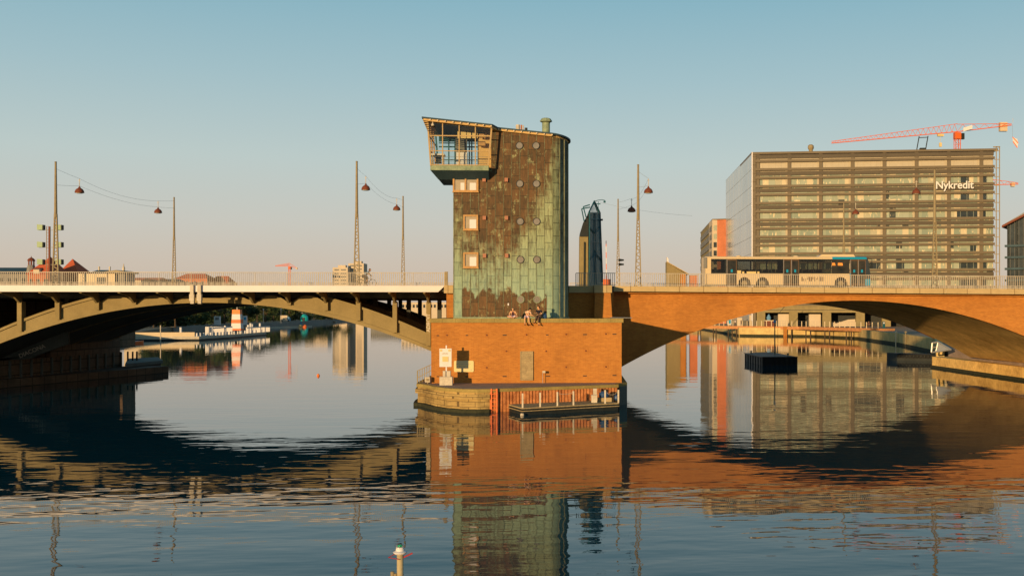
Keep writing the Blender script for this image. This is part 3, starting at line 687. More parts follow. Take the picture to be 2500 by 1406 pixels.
# standing seams
sm = MB(); dist = 0.0; tgt = 0.0
fullp = per
k = 0; acc = 0.0; marks = []
for (p0, p1) in zip(fullp, fullp[1:]):
    l = math.hypot(p1[0] - p0[0], p1[1] - p0[1])
    while tgt <= acc + l + 1e-6:
        f = (tgt - acc) / l; q = (p0[0] + (p1[0] - p0[0]) * f, p0[1] + (p1[1] - p0[1]) * f)
        nrm = Vector((p1[1] - p0[1], -(p1[0] - p0[0]), 0)).normalized(); marks.append((q, nrm, Vector((p1[0] - p0[0], p1[1] - p0[1], 0)).normalized()))
        tgt += 0.63
    acc += l
for q, nrm, tn in marks:
    if q[1] > TY + 4.9: continue
    zt_ = (ztop(q[0]) if q[0] > XCAB - 0.05 else ZCAB) - 0.02
    pr_ = 0.03 if q[1] < TY + 0.1 else 0.055
    c = Vector((q[0], q[1], 0)) + nrm * pr_ * 0.5
    a_ = tn * 0.014; b2 = nrm * (pr_ * 0.5 + 0.004)
    P4 = [c - a_ - b2, c + a_ - b2, c + a_ + b2, c - a_ + b2]
    sm.hexa([v + Vector((0, 0, zb_ + 0.02)) for v in P4], [v + Vector((0, 0, zt_)) for v in P4])
sm.build('standing_seam', MT['copperseam'], tw)
# skirt at the foot
def offs(d, step=1):
    out = []
    for i, (x, y) in enumerate(per[:-1]):
        p0 = per[max(0, i - 1)]; p1 = per[min(len(per) - 1, i + 1)]
        nv = Vector((p1[1] - p0[1], -(p1[0] - p0[0]), 0)).normalized(); out.append((x + nv.x * d, y + nv.y * d))
    return out
mb = MB(); mb.prism(offs(0.12), ZT - 0.04, ZT + 0.1); mb.build('foot_flange', MT['copperplain'], tw)
# roof: one tilted slab over tower and lookout
CX0 = XY(1043, 80.9); RX0 = XY(1030, 80.6)
def roofz(x):
    x0_, x1_ = XY(1030, 80.6), XY(1394, 83)
    z0_, z1_ = ZY(285.5, x0_, 80.6), ZY(336, x1_, 83)
    return z0_ + (z1_ - z0_) * (x - x0_) / (x1_ - x0_)
rp = [(RX0, 80.5), (XY(1202, 80.6), 80.6), (XY(1204, 80.6) + 0.3, TY - 0.32)]
rp += [(TX1, TY - 0.32)] + [(TX1 + (TR + 0.22) * math.sin(math.pi * i / 30), TY + ry - (ry + 0.32) * math.cos(math.pi * i / 30)) for i in range(1, 31)] + [(RX0, TY + 5.4)]
mb = MB(); mb.prism(rp, lambda x, y: roofz(x) - 0.12, lambda x, y: roofz(x)); roof = mb.build('roof', MT['greenroof'], tw)
mb = MB(); mb.prism([(x + (0.12 if i == 0 or i == len(rp) - 1 else -0.14 if i > 4 else -0.03), y + (0.06 if i < 5 else 0.2 if y < 84 else -0.2)) for i, (x, y) in enumerate(rp)], lambda x, y: roofz(x) - 0.27, lambda x, y: roofz(x) - 0.121); mb.build('eave_board', MT['plywood'], tw)
for i in range(18):
    px = 1050 + i * 18.6; Yr = 80.50 if px < 1200 else TY - 0.36; x = XY(px, Yr)
    if px > 1362: break
    mb = MB(); mb.box(x - 0.05, x + 0.05, Yr - 0.03, Yr + 0.25, roofz(x) - 0.22, roofz(x) - 0.125); mb.build('rafter_end', MT['cream'], roof)
# soffit slats at the pointed left corner
for i in range(6):
    z = ZY(292 + i * 5.2, RX0, 80.7); x = XY(1032 + i * 2.2, 80.7); mb = MB(); mb.box(x, CX0 + 0.05, 80.66, 85.5, z - 0.05, z); mb.build('eave_slat', MT['plywood'], roof)
mb = MB(); mb.prism([(CX0 + 0.3, 81.15), (XCAB - 0.1, 81.15), (XCAB - 0.1, 86.3), (CX0 + 0.3, 86.3)], lambda x, y: roofz(x) - 0.33, lambda x, y: roofz(x) - 0.271); mb.build('ceiling', MT['dark'], tw)
# roof furniture
cx_ = XY(1333, 84); zr = roofz(cx_)
ch = MB(); hh = ZY(289, cx_, 84) - zr
ch.lathe([(0.34, -0.15), (0.34, 0.0), (0.31, 0.12), (0.31, hh * 0.72), (0.33, hh * 0.74), (0.30, hh * 0.76)], 0, 0, 16)
ch.v = [v + Vector((cx_, 84, zr)) for v in ch.v]; cho = ch.build('chimney', MT['copperplain'], tw, smooth=False)
cc = MB(); cc.lathe([(0.30, hh * 0.77), (0.47, hh * 0.80), (0.49, hh * 0.84), (0.36, hh * 0.97), (0.22, hh), (0.02, hh * 1.02)], 0, 0, 8); cc.v = [v + Vector((cx_, 84, zr)) for v in cc.v]; cc.build('cap', MT['copperplain'], cho)
for px0, px1_, dz, m_ in ((1259, 1270, 0.32, 'pale'), (1271, 1275, 0.36, 'rust'), (1276, 1279, 0.34, 'pale'), (1281, 1288, 0.16, 'dark')):
    xa_, xb_ = XY(px0, 84), XY(px1_, 84); mb = MB(); mb.tube(((xa_ + xb_) / 2, 84, roofz(xa_) - .1), ((xa_ + xb_) / 2, 84, roofz(xa_) + dz + 0.38), (xb_ - xa_) / 2, n=10); mb.build('roof_vent', MT[m_], tw)
# lookout (cab)
CY = 80.9; CYB = 86.6
TL = at(1044, 297, CY); TRt = at(1200, 314, CY); BR = at(1192, 405, CY); BL = at(1052, 405, CY)
zf = BR.z; zbb = ZY(416.5, BR.x, CY); zun = ZY(435.5, BR.x, CY)
mb = MB(); mb.box(BL.x - 0.05, BR.x + 0.02, CY, CYB, zbb, zf); mb.build('lookout_base', MT['copperplain'], tw)
mb = MB(); bb = XY(1071, CY + 1.0)
mb.hexa([(bb, CY + 1.05, zun), (BR.x - 0.0, CY + 1.05, zun), (BR.x, CYB - 1, zun), (bb, CYB - 1, zun)], [(BL.x - 0.03, CY + 0.02, zbb - 0.002), (BR.x, CY + 0.02, zbb - 0.002), (BR.x, CYB - 0.02, zbb - 0.002), (BL.x - 0.03, CYB - 0.02, zbb - 0.002)]); mb.build('lookout_underside', MT['greenroof'], tw)
def side(f, y):         # left edge of the leaning glazing at height fraction f
    return BL.x + (TL.x - BL.x) * f
def rgt(f): return BR.x + (TRt.x - BR.x) * f
def zsl(x): return roofz(x) - 0.30
def fr_(py): return (ZY(py, BL.x, CY) - zf) / (TL.z - zf)
fm = MB()
fm.bar(BL, TL, 0.12, 0.12, up=(0, 1, 0)); fm.bar(BR, TRt, 0.12, 0.12, up=(0, 1, 0))
for px in (1080.5, 1121, 1160.5):
    x = XY(px, CY); fm.box(x - 0.036, x + 0.036, CY - 0.04, CY + 0.07, zf, zsl(x))
for py, hgt in ((331.5, 0.08), (368.5, 0.06)):
    z = ZY(py, BL.x, CY); f = fr_(py); fm.box(side(f, 0), rgt(f), CY - 0.02, CY + 0.04, z - hgt / 2, z + hgt / 2)
fm.box(BL.x, BR.x, CY - 0.03, CY + 0.05, zf + 0.003, zf + 0.07)
fm.build('front_frame', MT.setdefault('framewood', mat('weathered_frame_wood', (0.40, 0.27, 0.12), 0.6, var=0.15)), tw)
fm = MB()
for py in (382, 389, 394, 399): z = ZY(py, BL.x, CY); f = fr_(py); fm.tube((side(f, 0), CY + 0.1, z), (rgt(f), CY + 0.1, z), 0.012, n=5)
fm.build('guard_rail', MT['metal'], tw)
fm = MB()
BLb = Vector((BL.x, CYB - 0.1, BL.z)); TLb = Vector((TL.x, CYB - 0.1, TL.z))
fm.bar(BLb, TLb, 0.12, 0.12, up=(0, 1, 0))
for px in (1096, 1111, 1146, 1152): x = XY(px, CYB); fm.box(x - 0.05, x + 0.05, CYB - 0.12, CYB - 0.02, zf, zsl(x))
for py, hgt in ((339, 0.5), (359, 0.1), (350, 0.08), (391, 0.06)):
    z = ZY(py, BL.x, CYB); fm.box(BL.x, XY(1166, CYB), CYB - 0.115, CYB - 0.03, z - hgt / 2, z + hgt / 2)
fm.build('rear_frame', MT['darkgreen'], tw)
fm = MB()
for y in (82.6, 84.4): fm.bar(Vector((BL.x, y, zf)), Vector((TL.x, y, zsl(TL.x))), 0.1, 0.1, up=(0, 1, 0))
for py in (331, 368): f = fr_(py); z = ZY(py, BL.x, CY); fm.bar((side(f, 0), CY, z), (side(f, 0), CYB, z), 0.07, 0.07)
fm.build('side_frame', MT['wood'], tw)
g = MB(); g.quad((BL.x, CY + 0.02, zf), (BR.x, CY + 0.02, zf), (TRt.x, CY + 0.02, zsl(TRt.x)), (TL.x, CY + 0.02, zsl(TL.x))); g.build('front_glazing', MT['glass'], tw)
g = MB(); g.quad((BL.x, CYB - 0.07, zf), (BR.x, CYB - 0.07, zf), (BR.x, CYB - 0.07, zsl(BR.x)), (TL.x, CYB - 0.07, zsl(TL.x))); g.build('rear_glazing', MT['glass'], tw)
g = MB(); g.quad((BL.x, CY + 0.05, zf), (BL.x, CYB - 0.1, zf), (TL.x, CYB - 0.1, zsl(TL.x)), (TL.x, CY + 0.05, zsl(TL.x))); g.build('side_glazing', MT['glass'], tw)
mb = MB(); mb.box(XY(1166, 83.2), XCAB - 0.04, 83.2, 83.3, zf, zsl(XCAB) - 0.02); mb.build('inner_wall', MT['plywood'], tw)
mb = MB(); mb.box(XY(1112, 85.4), XY(1140, 85.4), 85.4, 85.5, zf + 0.9, zsl(XY(1140, 85))); mb.build('stair_screen', MT['buildgrey'], tw)
bl = MB()
for a_, b2, p0, p1 in ((1117, 1138, 315, 338), (1139.5, 1150, 316, 338), (1153, 1166, 318, 338)):
    bl.box(XY(a_, 83), XY(b2, 83), 83.0, 83.02, ZY(p1, XY(a_, 83), 83), ZY(p0, XY(a_, 83), 83))
bl.build('roller_blind', MT['shade'], tw)
mb = MB(); x = XY(1057.5, 81.0); z = ZY(303, x, 81)
mb.lathe([(0.03, 0.28), (0.035, 0.12), (0.10, 0.02), (0.13, -0.06), (0.09, -0.10)], 0, 0, 10); mb.v = [v + Vector((x, 80.72, z - 0.1)) for v in mb.v]; mb.build('floodlight', MT['pale'], tw)
# things standing in the lookout
c = at(1072, 378, 82.2)
t = thing('desk', 'pale desk with a white top standing in the left corner of the lookout', 'desk', (c.x, 82.2, zf))
mb = MB(); mb.box(c.x - 0.55, c.x + 0.45, 81.6, 82.6, c.z - 0.12, c.z); mb.build('desk_top', MT['white'], t)
for dx in (-0.48, 0.38):
    mb = MB(); mb.box(c.x + dx, c.x + dx + 0.07, 81.65, 81.72, zf, c.z - 0.12); mb.build('leg', MT['timber'], t)
c = at(1070, 393, 82.9)
t = thing('office_chair', 'dark swivel chair standing under the desk in the lookout', 'chair', (c.x, 82.9, zf))
mb = MB(); mb.box(c.x - 0.25, c.x + 0.25, 82.7, 83.1, zf + 0.42, zf + 0.5); mb.build('seat', MT['black'], t)
mb = MB(); mb.box(c.x - 0.22, c.x + 0.22, 83.1, 83.16, zf + 0.5, zf + 0.95); mb.build('backrest', MT['black'], t)
mb = MB(); mb.tube((c.x, 82.9, zf + 0.05), (c.x, 82.9, zf + 0.42), 0.03, n=8)
for k in range(5): mb.bar((c.x, 82.9, zf + 0.06), (c.x + 0.28 * math.cos(k * 1.256), 82.9 + 0.28 * math.sin(k * 1.256), zf + 0.04), 0.04)
mb.build('base', MT['metal'], t)
mb = MB(); x0_, x1_ = XY(1114, 83.6), XY(1140, 83.6); zt_ = ZY(372, x0_, 83.6)
t = thing('cabinet', 'white cabinet standing in the middle of the lookout', 'cabinet', ((x0_ + x1_) / 2, 83.8, zf))
mb.box(x0_, x1_, 83.6, 84.2, zf, zt_); mb.build('carcass', MT['white'], t)
mb = MB(); mb.box(x0_ + 0.02, x1_ - 0.02, 83.57, 83.6, zf + 0.05, zt_ - 0.15); mb.build('door', MT['white'], t)
mb = MB(); x0_, x1_ = XY(1168, 82.5), XY(1185, 82.5); z = ZY(337, x0_, 82.5)
mb.box(x0_, x1_, 82.4, 82.9, z - 0.6, z - 0.28); mb.box(x0_ + 0.05, x1_ - 0.1, 82.35, 82.8, z + 0.05, z + 0.28); mb.bar((x1_ - .05, 82.3, z - .1), (x1_ + .1, 82.35, z + .35), .1)
mb.build('wall_shelf', MT['wood'], tw)
# windows
def wwin(px0, px1_, py0, py1, panes, y=TY):
    x0_, x1_ = XY(px0, y - .1), XY(px1_, y - .1); z1_, z0_ = ZY(py0, x0_, y - .1), ZY(py1, x0_, y - .1)
    mb = MB(); t_ = 0.13
    mb.box(x0_, x1_, y - 0.16, y + 0.02, z0_, z0_ + t_); mb.box(x0_, x1_, y - 0.16, y + 0.02, z1_ - t_, z1_)
    mb.box(x0_, x0_ + t_, y - 0.158, y + 0.02, z0_ + t_, z1_ - t_); mb.box(x1_ - t_, x1_, y - 0.158, y + 0.02, z0_ + t_, z1_ - t_)
    if panes == 2: xm = (x0_ + x1_) / 2; mb.box(xm - 0.06, xm + 0.06, y - 0.155, y + 0.02, z0_ + t_, z1_ - t_)
    o = mb.build('window', MT['wood'], tw)
    mb = MB(); mb.box(x0_ - 0.04, x1_ + 0.04, y - 0.22, y + 0.02, z0_ - 0.05, z0_ - 0.002); mb.build('sill', MT['wood'], o)
    # lined blind behind the glass and the bright opening below it
    mb = MB(); mb.box(x0_ + t_, x1_ - t_, y - 0.06, y - 0.035, z0_ + t_, z1_ - t_); mb.build('pane', MT['winpane'], o)
    if panes == 2: rects = [(0.30, 0.45, 0.1, .62), (0.66, 0.90, 0.1, .62)]
    else: rects = [(0.42, 0.86, 0.12, 0.70)]
    for a_, b2, c_, d_ in rects:
        W_, H_ = x1_ - x0_, z1_ - z0_; mb = MB(); mb.box(x0_ + a_ * W_, x0_ + b2 * W_, y - 0.066, y - 0.061, z0_ + c_ * H_, z0_ + d_ * H_); mb.build('reveal', MT['white'], o)
MT['winpane'] = mat('pale_window_lining', (0.34, 0.27, 0.17), 0.12, var=0.15, spec=0.8)
wwin(1105.5, 1168, 432.5, 468.5, 2); wwin(1131, 1167.5, 524.5, 562, 1); wwin(1131, 1168, 616, 654, 1)
MT['port'] = mat('porthole_glass', (0.20, 0.17, 0.13), 0.08, var=0.25, sc=0.9, spec=0.9)
for px, py in ((1268, 356), (1308.5, 356), (1269, 449), (1309.5, 449), (1270, 541), (1310, 541), (1270.5, 634), (1310.5, 634), (1271, 731), (1311, 731)):
    x = XY(px, TY); z = ZY(py, x, TY); mb = MB(); mb.ring((x, z), 0.245, 0.29, TY - 0.075, TY + 0.02, 28); o = mb.build('porthole', MT['copperplain'] if py > 700 else MT['dark'], tw)
    mb = MB(); mb.disc((x, z), 0.246, TY - 0.045, TY - 0.004, 28); mb.build('pane', MT['port'], o)
for px, py in ((1182.5, 440), (1236.5, 440), (1183, 532.5), (1237, 532.5), (1183.5, 624.5), (1237.5, 624.5)):
    x = XY(px, TY); z = ZY(py, x, TY); mb = MB(); mb.box(x - 0.14, x + 0.12, TY - 0.20, TY + 0.02, z - 0.15, z + 0.15); mb.build('wall_lamp', MT['lampbox'] if 'lampbox' in MT else MT.setdefault('lampbox', mat('terracotta_lamp_box', (0.36, 0.15, 0.085), 0.5)), tw)
mb = MB(); x = XY(1241, TY); z = ZY(743, x, TY); mb.box(x - 0.05, x + 0.05, TY - 0.04, TY, z - 0.09, z + 0.09); mb.build('notice', MT['signwhite'], tw)

# ================================================================= THINGS ON THE PIER AND THE QUAY
def addfix(c): return c
# white notice board on a post
b0 = gp(1089, 932, ZQ); b0 = Vector((XY(1089, 78.1), 78.1, ZQ)); sx = 78.1
t = thing('notice_board', 'white notice board with a dark square on a post on concrete blocks', 'sign', (b0.x, 78.1, ZQ))
def bz(py): return ZY(py, b0.x, 78.1)
mb = MB(); mb.box(XY(1074, 78), XY(1105, 78), 77.7, 78.5, ZQ, bz(919)); mb.build('plinth', MT['pale'], t)
for a_, b2 in ((1081.5, 1088), (1091, 1100)):
    mb = MB(); mb.box(XY(a_, 78), XY(b2, 78), 77.9, 78.4, bz(918.8), bz(905)); mb.build('block', MT['pale'], t)
x = XY(1089.4, 78); mb = MB(); mb.box(x - 0.045, x + 0.045, 78.02, 78.14, bz(918.7), bz(843)); mb.build('post', MT['signwhite'], t)
mb = MB(); mb.box(XY(1073, 78), XY(1102.5, 78), 77.94, 78.0, bz(895), bz(850.5)); bo = mb.build('board', MT['signwhite'], t)
mb = MB(); mb.box(XY(1080, 77.9), XY(1094.5, 77.9), 77.915, 77.939, bz(882.5), bz(870)); mb.build('display', MT['shade'], bo)
for px in (1076.5, 1096.8): mb = MB(); mb.disc((XY(px, 77.9), bz(855)), 0.085, 77.915, 77.939, 16); mb.build('lamp', MT['shade'], bo)
mb = MB()
for i in range(7): mb.box(XY(1079 + i * 2.2, 77.9), XY(1080.5 + i * 2.2, 77.9), 77.925, 77.939, bz(864), bz(862 - (i % 3) * .6))
for py in (886.5, 890): mb.box(XY(1080, 77.9), XY(1095, 77.9), 77.93, 77.939, bz(py + .5), bz(py))
mb.build('print', MT['textgrey'], bo)
# yellow notice on the wall
x0_, x1_ = XY(1108, 79.9), XY(1156.5, 79.9)
t = thing('wall_notice', 'wide yellow cream notice with rounded corners fixed low on the brick wall', 'sign', ((x0_ + x1_) / 2, 79.95, ZY(908, x0_, 79.9)))
z1_, z0_ = ZY(880.5, x0_, 79.9), ZY(908, x0_, 79.9); r_ = 0.09
rc = [(x0_ + r_ - r_ * math.cos(a_), z0_ + r_ - r_ * math.sin(a_)) for a_ in (0, .5, 1.07, 1.57)] + [(x1_ - r_ + r_ * math.sin(a_), z0_ + r_ - r_ * math.cos(a_)) for a_ in (0, .5, 1.07, 1.57)] + [(x1_ - r_ + r_ * math.cos(a_), z1_ - r_ + r_ * math.sin(a_)) for a_ in (0, .5, 1.07, 1.57)] + [(x0_ + r_ - r_ * math.sin(a_), z1_ - r_ + r_ * math.cos(a_)) for a_ in (0, .5, 1.07, 1.57)]
mb = MB(); mb.prismY(rc, 79.93, 79.975); mb.build('panel', MT['signyellow'], t)
mb = MB()
for row, (py, a_, b2) in enumerate(((884, 1121, 1142), (888.5, 1113, 1149), (895.5, 1121, 1142), (899.5, 1119, 1143), (904, 1127, 1140))):
    px = a_; random.seed(row)
    while px < b2:
        w_ = random.uniform(1.2, 3.2); mb.box(XY(px, 79.9), XY(min(px + w_, b2), 79.9), 79.922, 79.9295, ZY(py + .9, x0_, 79.9), ZY(py - .5, x0_, 79.9)); px += w_ + 0.9
mb.box(XY(1148.5, 79.9), XY(1151.5, 79.9), 79.922, 79.9295, ZY(904, x0_, 79.9), ZY(901.5, x0_, 79.9))
mb.build('print', MT['textgrey'], t)
# stair railing at the left end of the quay
t = thing('stair_railing', 'rusty brown stair railing rising beside the left side of the brick pier', 'railing', (-10.2, 82, ZQ))
p0, p1 = at(1019, 905, 80.6), at(1053, 889.5, 80.6); p0.y, p1.y = 80.6, 80.6
mb = MB(); mb.bar(p0, p1, 0.05, 0.06, up=(0, 1, 0)); mb.build('top_rail', MT['mastpaint'], t)
m0, m1 = at(1021, 921, 80.6), at(1053, 904, 80.6); mb = MB(); mb.bar(m0, m1, 0.05, 0.07, up=(0, 1, 0)); mb.build('mid_rail', MT['mastpaint'], t)
for i in range(6):
    f = i / 6 + 0.01; q = p0.lerp(p1, f); mb = MB(); mb.bar(q, (q.x, 80.6, ZY(937 - 12 * f, q.x, 80.6)), 0.045 if i else 0.08); mb.build('post', MT['mastpaint'], t)
t = thing('electrical_box', 'small pale box with a dark square at the left corner of the pier quay', 'box', (XY(1044, 79.6), 79.6, ZQ))
x = XY(1044, 79.6); mb = MB(); mb.box(x - 0.17, x + 0.17, 79.45, 79.8, ZQ + 0.12, ZQ + 0.5); o = mb.build('case', MT['pale'], t)
mb = MB(); mb.box(x - 0.08, x + 0.1, 79.42, 79.449, ZQ + 0.2, ZQ + 0.4); mb.build('cover', MT['mastpaint'], o)
mb = MB(); mb.box(x - 0.04, x + 0.04, 79.6, 79.68, ZQ, ZQ + 0.12); mb.build('foot', MT['mastpaint'], t)
t = thing('floodlight', 'small white floodlight on a thin stand by the brick wall right of the shutter', 'lamp', (XY(1325, 79.6), 79.6, ZQ))
x = XY(1325, 79.6); mb = MB(); mb.tube((x, 79.6, ZQ), (x, 79.6, ZY(908, x, 79.6)), 0.02, n=6); mb.build('stand', MT['metal'], t)
mb = MB(); mb.box(x - 0.02, x + 0.2, 79.5, 79.62, ZY(910, x, 79.6), ZY(905, x, 79.6)); mb.build('head', MT['pale'], t)
# iron bar on the right end of the coping
o = MB().tube((XY(1490, 80.6), 80.6, ZT + 0.06), (XY(1543, 80.6), 80.6, ZT + 0.04), 0.03, n=8); o = o.build('steel_pole', MT['metal'])
props(o, 'thin pale pole lying on the right end of the pier coping', 'pole')
# pontoon
A = gp(1232, 984, .5); B = gp(1275, 995.5, .5); C = gp(1511.5, 983, .5); D = C + (A - B) * 0.72
t = thing('pontoon', 'long low floating pontoon moored along the rusty sheet piling', 'pontoon', ((B.x + C.x) / 2, (B.y + C.y) / 2, 0))
Q = [xy(A), xy(B), xy(C), xy(D)]
mb = MB(); mb.prism(Q, 0.42, 0.5); mb.build('deck', MT['timber'], t)
cen = ((A + C) / 2); ins = [((p[0] - cen.x) * .985 + cen.x, (p[1] - cen.y) * .95 + cen.y) for p in Q]
mb = MB(); mb.prism(ins, -0.3, 0.42); mb.build('hull', MT['black'], t)
mb = MB(); mb.bar(B + Vector((0, -.02, -.22)), C + Vector((0, -.02, -.22)), 0.06, 0.05); mb.bar(A + Vector((-.02, 0, -.22)), B + Vector((-.02, 0, -.22)), 0.06, 0.05); mb.build('rubbing_strip', MT['timber'], t)
mb = MB(); mb.bar(A.lerp(D, 0.25) + Vector((0, -0.3, .12)), D + Vector((0, -0.3, .12)), 0.25, 0.12); mb.build('kerb_beam', MT['timber'], t)
posts = []
for px, pyt in ((1275, 960), (1316, 958), (1357, 956.5), (1396, 954.5), (1475, 951.5), (1509, 951)):
    f = (px - 1275) / (1511.5 - 1275); q = B.lerp(C, f) + Vector((0.02, 0.1, 0)); zt_ = ZY(pyt, q.x, q.y); mb = MB(); mb.box(q.x - 0.055, q.x + 0.055, q.y - 0.05, q.y + 0.06, 0.5, zt_); mb.build('post', MT['pale'], t); posts.append(Vector((q.x, q.y, zt_ - 0.08)))
for a_, b2 in ((2, 3), (4, 5)):
    pp = [posts[a_].lerp(posts[b2], i / 8) - Vector((0, 0, (0.1 if a_ == 2 else 0.28) * 4 * (i / 8) * (1 - i / 8))) for i in range(9)]
    mb = MB(); mb.path(pp, 0.012, 5); mb.build('rope', MT['pale'], t)
mb = MB(); mb.lathe([(0.1, -0.05), (0.14, 0.05), (0.1, 0.15)], B.x, B.y - 0.1, 10); mb.build('fender', MT['pale'], t)
def onp(f, s_): return B.lerp(C, f) + (A - B) * s_
c = onp(0.80, 0.3); mb = MB(); mb.box(-0.2, 0.2, -0.2, 0.2, 0, 0.5); mb.box(-0.22, 0.22, -0.22, 0.22, 0.5, 0.54); mb.v = [v + Vector((c.x, c.y, 0.501)) for v in mb.v]
props(mb.build('white_crate', MT['pale']), 'small white box standing on the pontoon left of the blue tub', 'box')
c = onp(0.835, 0.42); mb = MB(); mb.box(-0.13, 0.13, -0.15, 0.15, 0, 0.95); mb.box(-0.10, 0.10, -0.17, -0.15, 0.3, 0.4); mb.v = [v + Vector((c.x, c.y, 0.501)) for v in mb.v]
props(mb.build('power_pillar', MT['pale']), 'tall cream service pillar on the pontoon beside the white box', 'pillar')
c = onp(0.925, 0.35); mb = MB(); mb.box(-0.5, 0.5, -0.22, 0.22, 0, 0.30); mb.box(-0.47, 0.47, -0.24, -0.22, 0.05, 0.26); mb.v = [v + Vector((c.x, c.y, 0.501)) for v in mb.v]
props(mb.build('crate', MT['timber']), 'long low beige crate on the right end of the pontoon under the blue tub', 'crate')
mb = MB(); mb.lathe([(0.30, 0), (0.36, 0.1), (0.33, 0.3), (0.2, 0.44), (0.02, 0.46)], 0, 0, 14); mb.v = [v + Vector((c.x - 0.05, c.y, 0.803)) for v in mb.v]
props(mb.build('tub', MT['blue']), 'rounded dark blue tub resting on the beige crate', 'tub')
c = onp(1.0, 0.2) + Vector((0.12, 0, 0)); mb = MB(); mb.lathe([(0.1, 0), (0.17, 0.12), (0.15, 0.3), (0.05, 0.42)], 0, 0, 12); mb.v = [v + Vector((c.x, c.y, 0.62)) for v in mb.v]
props(mb.build('fender', MT['blue']), 'small bright blue fender hanging at the right end of the pontoon', 'fender')

# ================================================================= DARK STEEL TOWER BEHIND
DY = 119.0
def dw(px, py, y=DY): return at(px, py, y)
t = thing('steel_tower', 'narrow dark teal steel tower with a pointed lattice top behind the bridge', 'tower', (XY(1443, DY), DY, zk(5)))
V3 = Vector((0.06, -0.05, 0))
def quadp(name, pts, m, depth, par=t):
    mb = MB(); a_ = [dw(*p) for p in pts]; mb.prismY([(q.x, q.z) for q in a_], DY - 0.01, DY + depth); return mb.build(name, m, par)
def dq(px, py, y): return at(px, py, y)
mb = MB(); bl_, br_, trr, tll = dq(1436, 700, DY), dq(1472, 700, DY + 4.5), dq(1465, 520, DY + 4.0), dq(1437, 520, DY)
bk = Vector((-1.0, 2.0, 0)); mb.hexa([bl_, br_, br_ + bk, bl_ + Vector((0, 2.5, 0))], [tll, trr, trr + bk, tll + Vector((0, 2.5, 0))]); mb.build('front_cladding', MT['darkgreen'], t)
for f in (0.03, 0.5, 0.97):
    mb = MB(); q0, q1 = bl_.lerp(br_, f) + V3, tll.lerp(trr, f) + V3; mb.bar(q0, q1, 0.10, 0.1, up=(0, 1, 0)); mb.build('cladding_rib', MT['darkgreen'], t)
mb = MB()
def fp(f, g): return bl_.lerp(br_, f).lerp(tll.lerp(trr, f), g) + V3
for a_, b2 in (((.03, .8), (.5, .72)), ((.5, .72), (.97, .82)), ((.03, .92), (.97, .91)), ((.03, .61), (.97, .60)), ((.03, .35), (.5, .45)), ((.5, .45), (.97, .35))): mb.bar(fp(*a_), fp(*b2), 0.08, 0.08, up=(0, 1, 0))
mb.build('bracing', MT['darkgreen'], t)
mb = MB(); aa = [dw(1414.5, 700), dw(1415.5, 575), dw(1436, 575), dw(1436, 700)]; mb.prismY([(q.x, q.z) for q in aa], DY + 0.5, DY + 3.2); mb.build('side_panel', MT['concrete'], t)
mb = MB(); q0, q1 = dw(1426.5, 700), dw(1427, 590); q0.y += .4; q1.y += .4; mb.bar(q0, q1, 0.14, 0.2, up=(0, 1, 0)); mb.build('drain_pipe', MT['black'], t)
mb = MB(); aa = [dw(1415.5, 577), dw(1417, 566), dw(1424, 543), dw(1437, 520), dw(1437, 577)]; mb.prismY([(q.x, q.z) for q in aa], DY + 0.3, DY + 3.4); mb.build('curved_hood', MT['black'], t)
mb = MB(); a_ = dq(1451, 491, DY + 2); b_l, b_r = tll, trr
for q in (b_l, b_r): mb.bar(q, a_, 0.14, 0.14, up=(0, 1, 0)); mb.bar(q + Vector((0, 2.4, 0)), a_ + Vector((0, 1.2, 0)), 0.14, 0.14, up=(0, 1, 0))
mb.bar(b_l, b_r, 0.12, 0.12)
for i in range(1, 9):
    f = i / 9; q = b_l.lerp(b_r, f); mb.bar(q, a_.lerp(b_l if i < 5 else b_r, abs(0.5 - f) * 1.6), 0.045, 0.045, up=(0, 1, 0))
    mb.bar(b_l.lerp(a_, f), b_r.lerp(a_, f), 0.04, 0.04)
mb.build('lattice_top', MT['darkgreen'], t)
for k, (a0, a1, a2) in enumerate((((1440, 500), (1424, 505), (1431, 531)), ((1441, 506), (1420, 510), (1426, 540)))):
    mb = MB(); mb.path([dw(*a0), dw(*a1), dw(*a2)], 0.07, 6); mb.build('loop_pipe', MT['darkgreen'], t)
mb = MB(); mb.path([dw(1451, 492), dw(1460, 489), dw(1470, 488), dw(1477, 489.5)], 0.035, 5); q = dw(1476, 491); mb.box(q.x - .12, q.x + .12, q.y - .1, q.y + .1, q.z - .18, q.z + .02); mb.bar(dw(1456, 498), dw(1466, 498), 0.1); mb.bar(dw(1461, 492), dw(1461, 520), 0.05); mb.build('top_arm', MT['darkgreen'], t)
mb = MB(); q = dq(1467.5, 537, DY + 4); mb.box(q.x - .1, q.x + .2, q.y - .2, q.y, q.z - .1, q.z + .1); mb.build('horn', MT['black'], t)
mb = MB(); q = fp(.62, .48); mb.disc((q.x, q.z), 0.13, q.y - 0.25, q.y - 0.05, 12); mb.build('signal_lens', MT['pale'], t)
# barrier pole
t = thing('barrier_pole', 'raised red and white striped barrier pole beside the dark steel tower', 'barrier', (XY(1480, 112), 112, zk(5)))
for i in range(8):
    py0, py1 = 700 - i * 14, 700 - (i + 1) * 14; a0, a1 = at(1480.5 - i * 0.1, py0, 112), at(1480.5 - (i + 1) * 0.1, py1, 112)
    mb = MB(); mb.bar(a0, a1, 0.07, 0.07, up=(0, 1, 0)); mb.build('stripe', MT['redpaint'] if i % 2 else MT['signwhite'], t)
mb = MB(); q = at(1481, 692, 112); mb.box(q.x - .35, q.x + .45, 111.8, 112.3, zk(6), q.z + .45); mb.build('motor_box', MT['redpaint'], t)
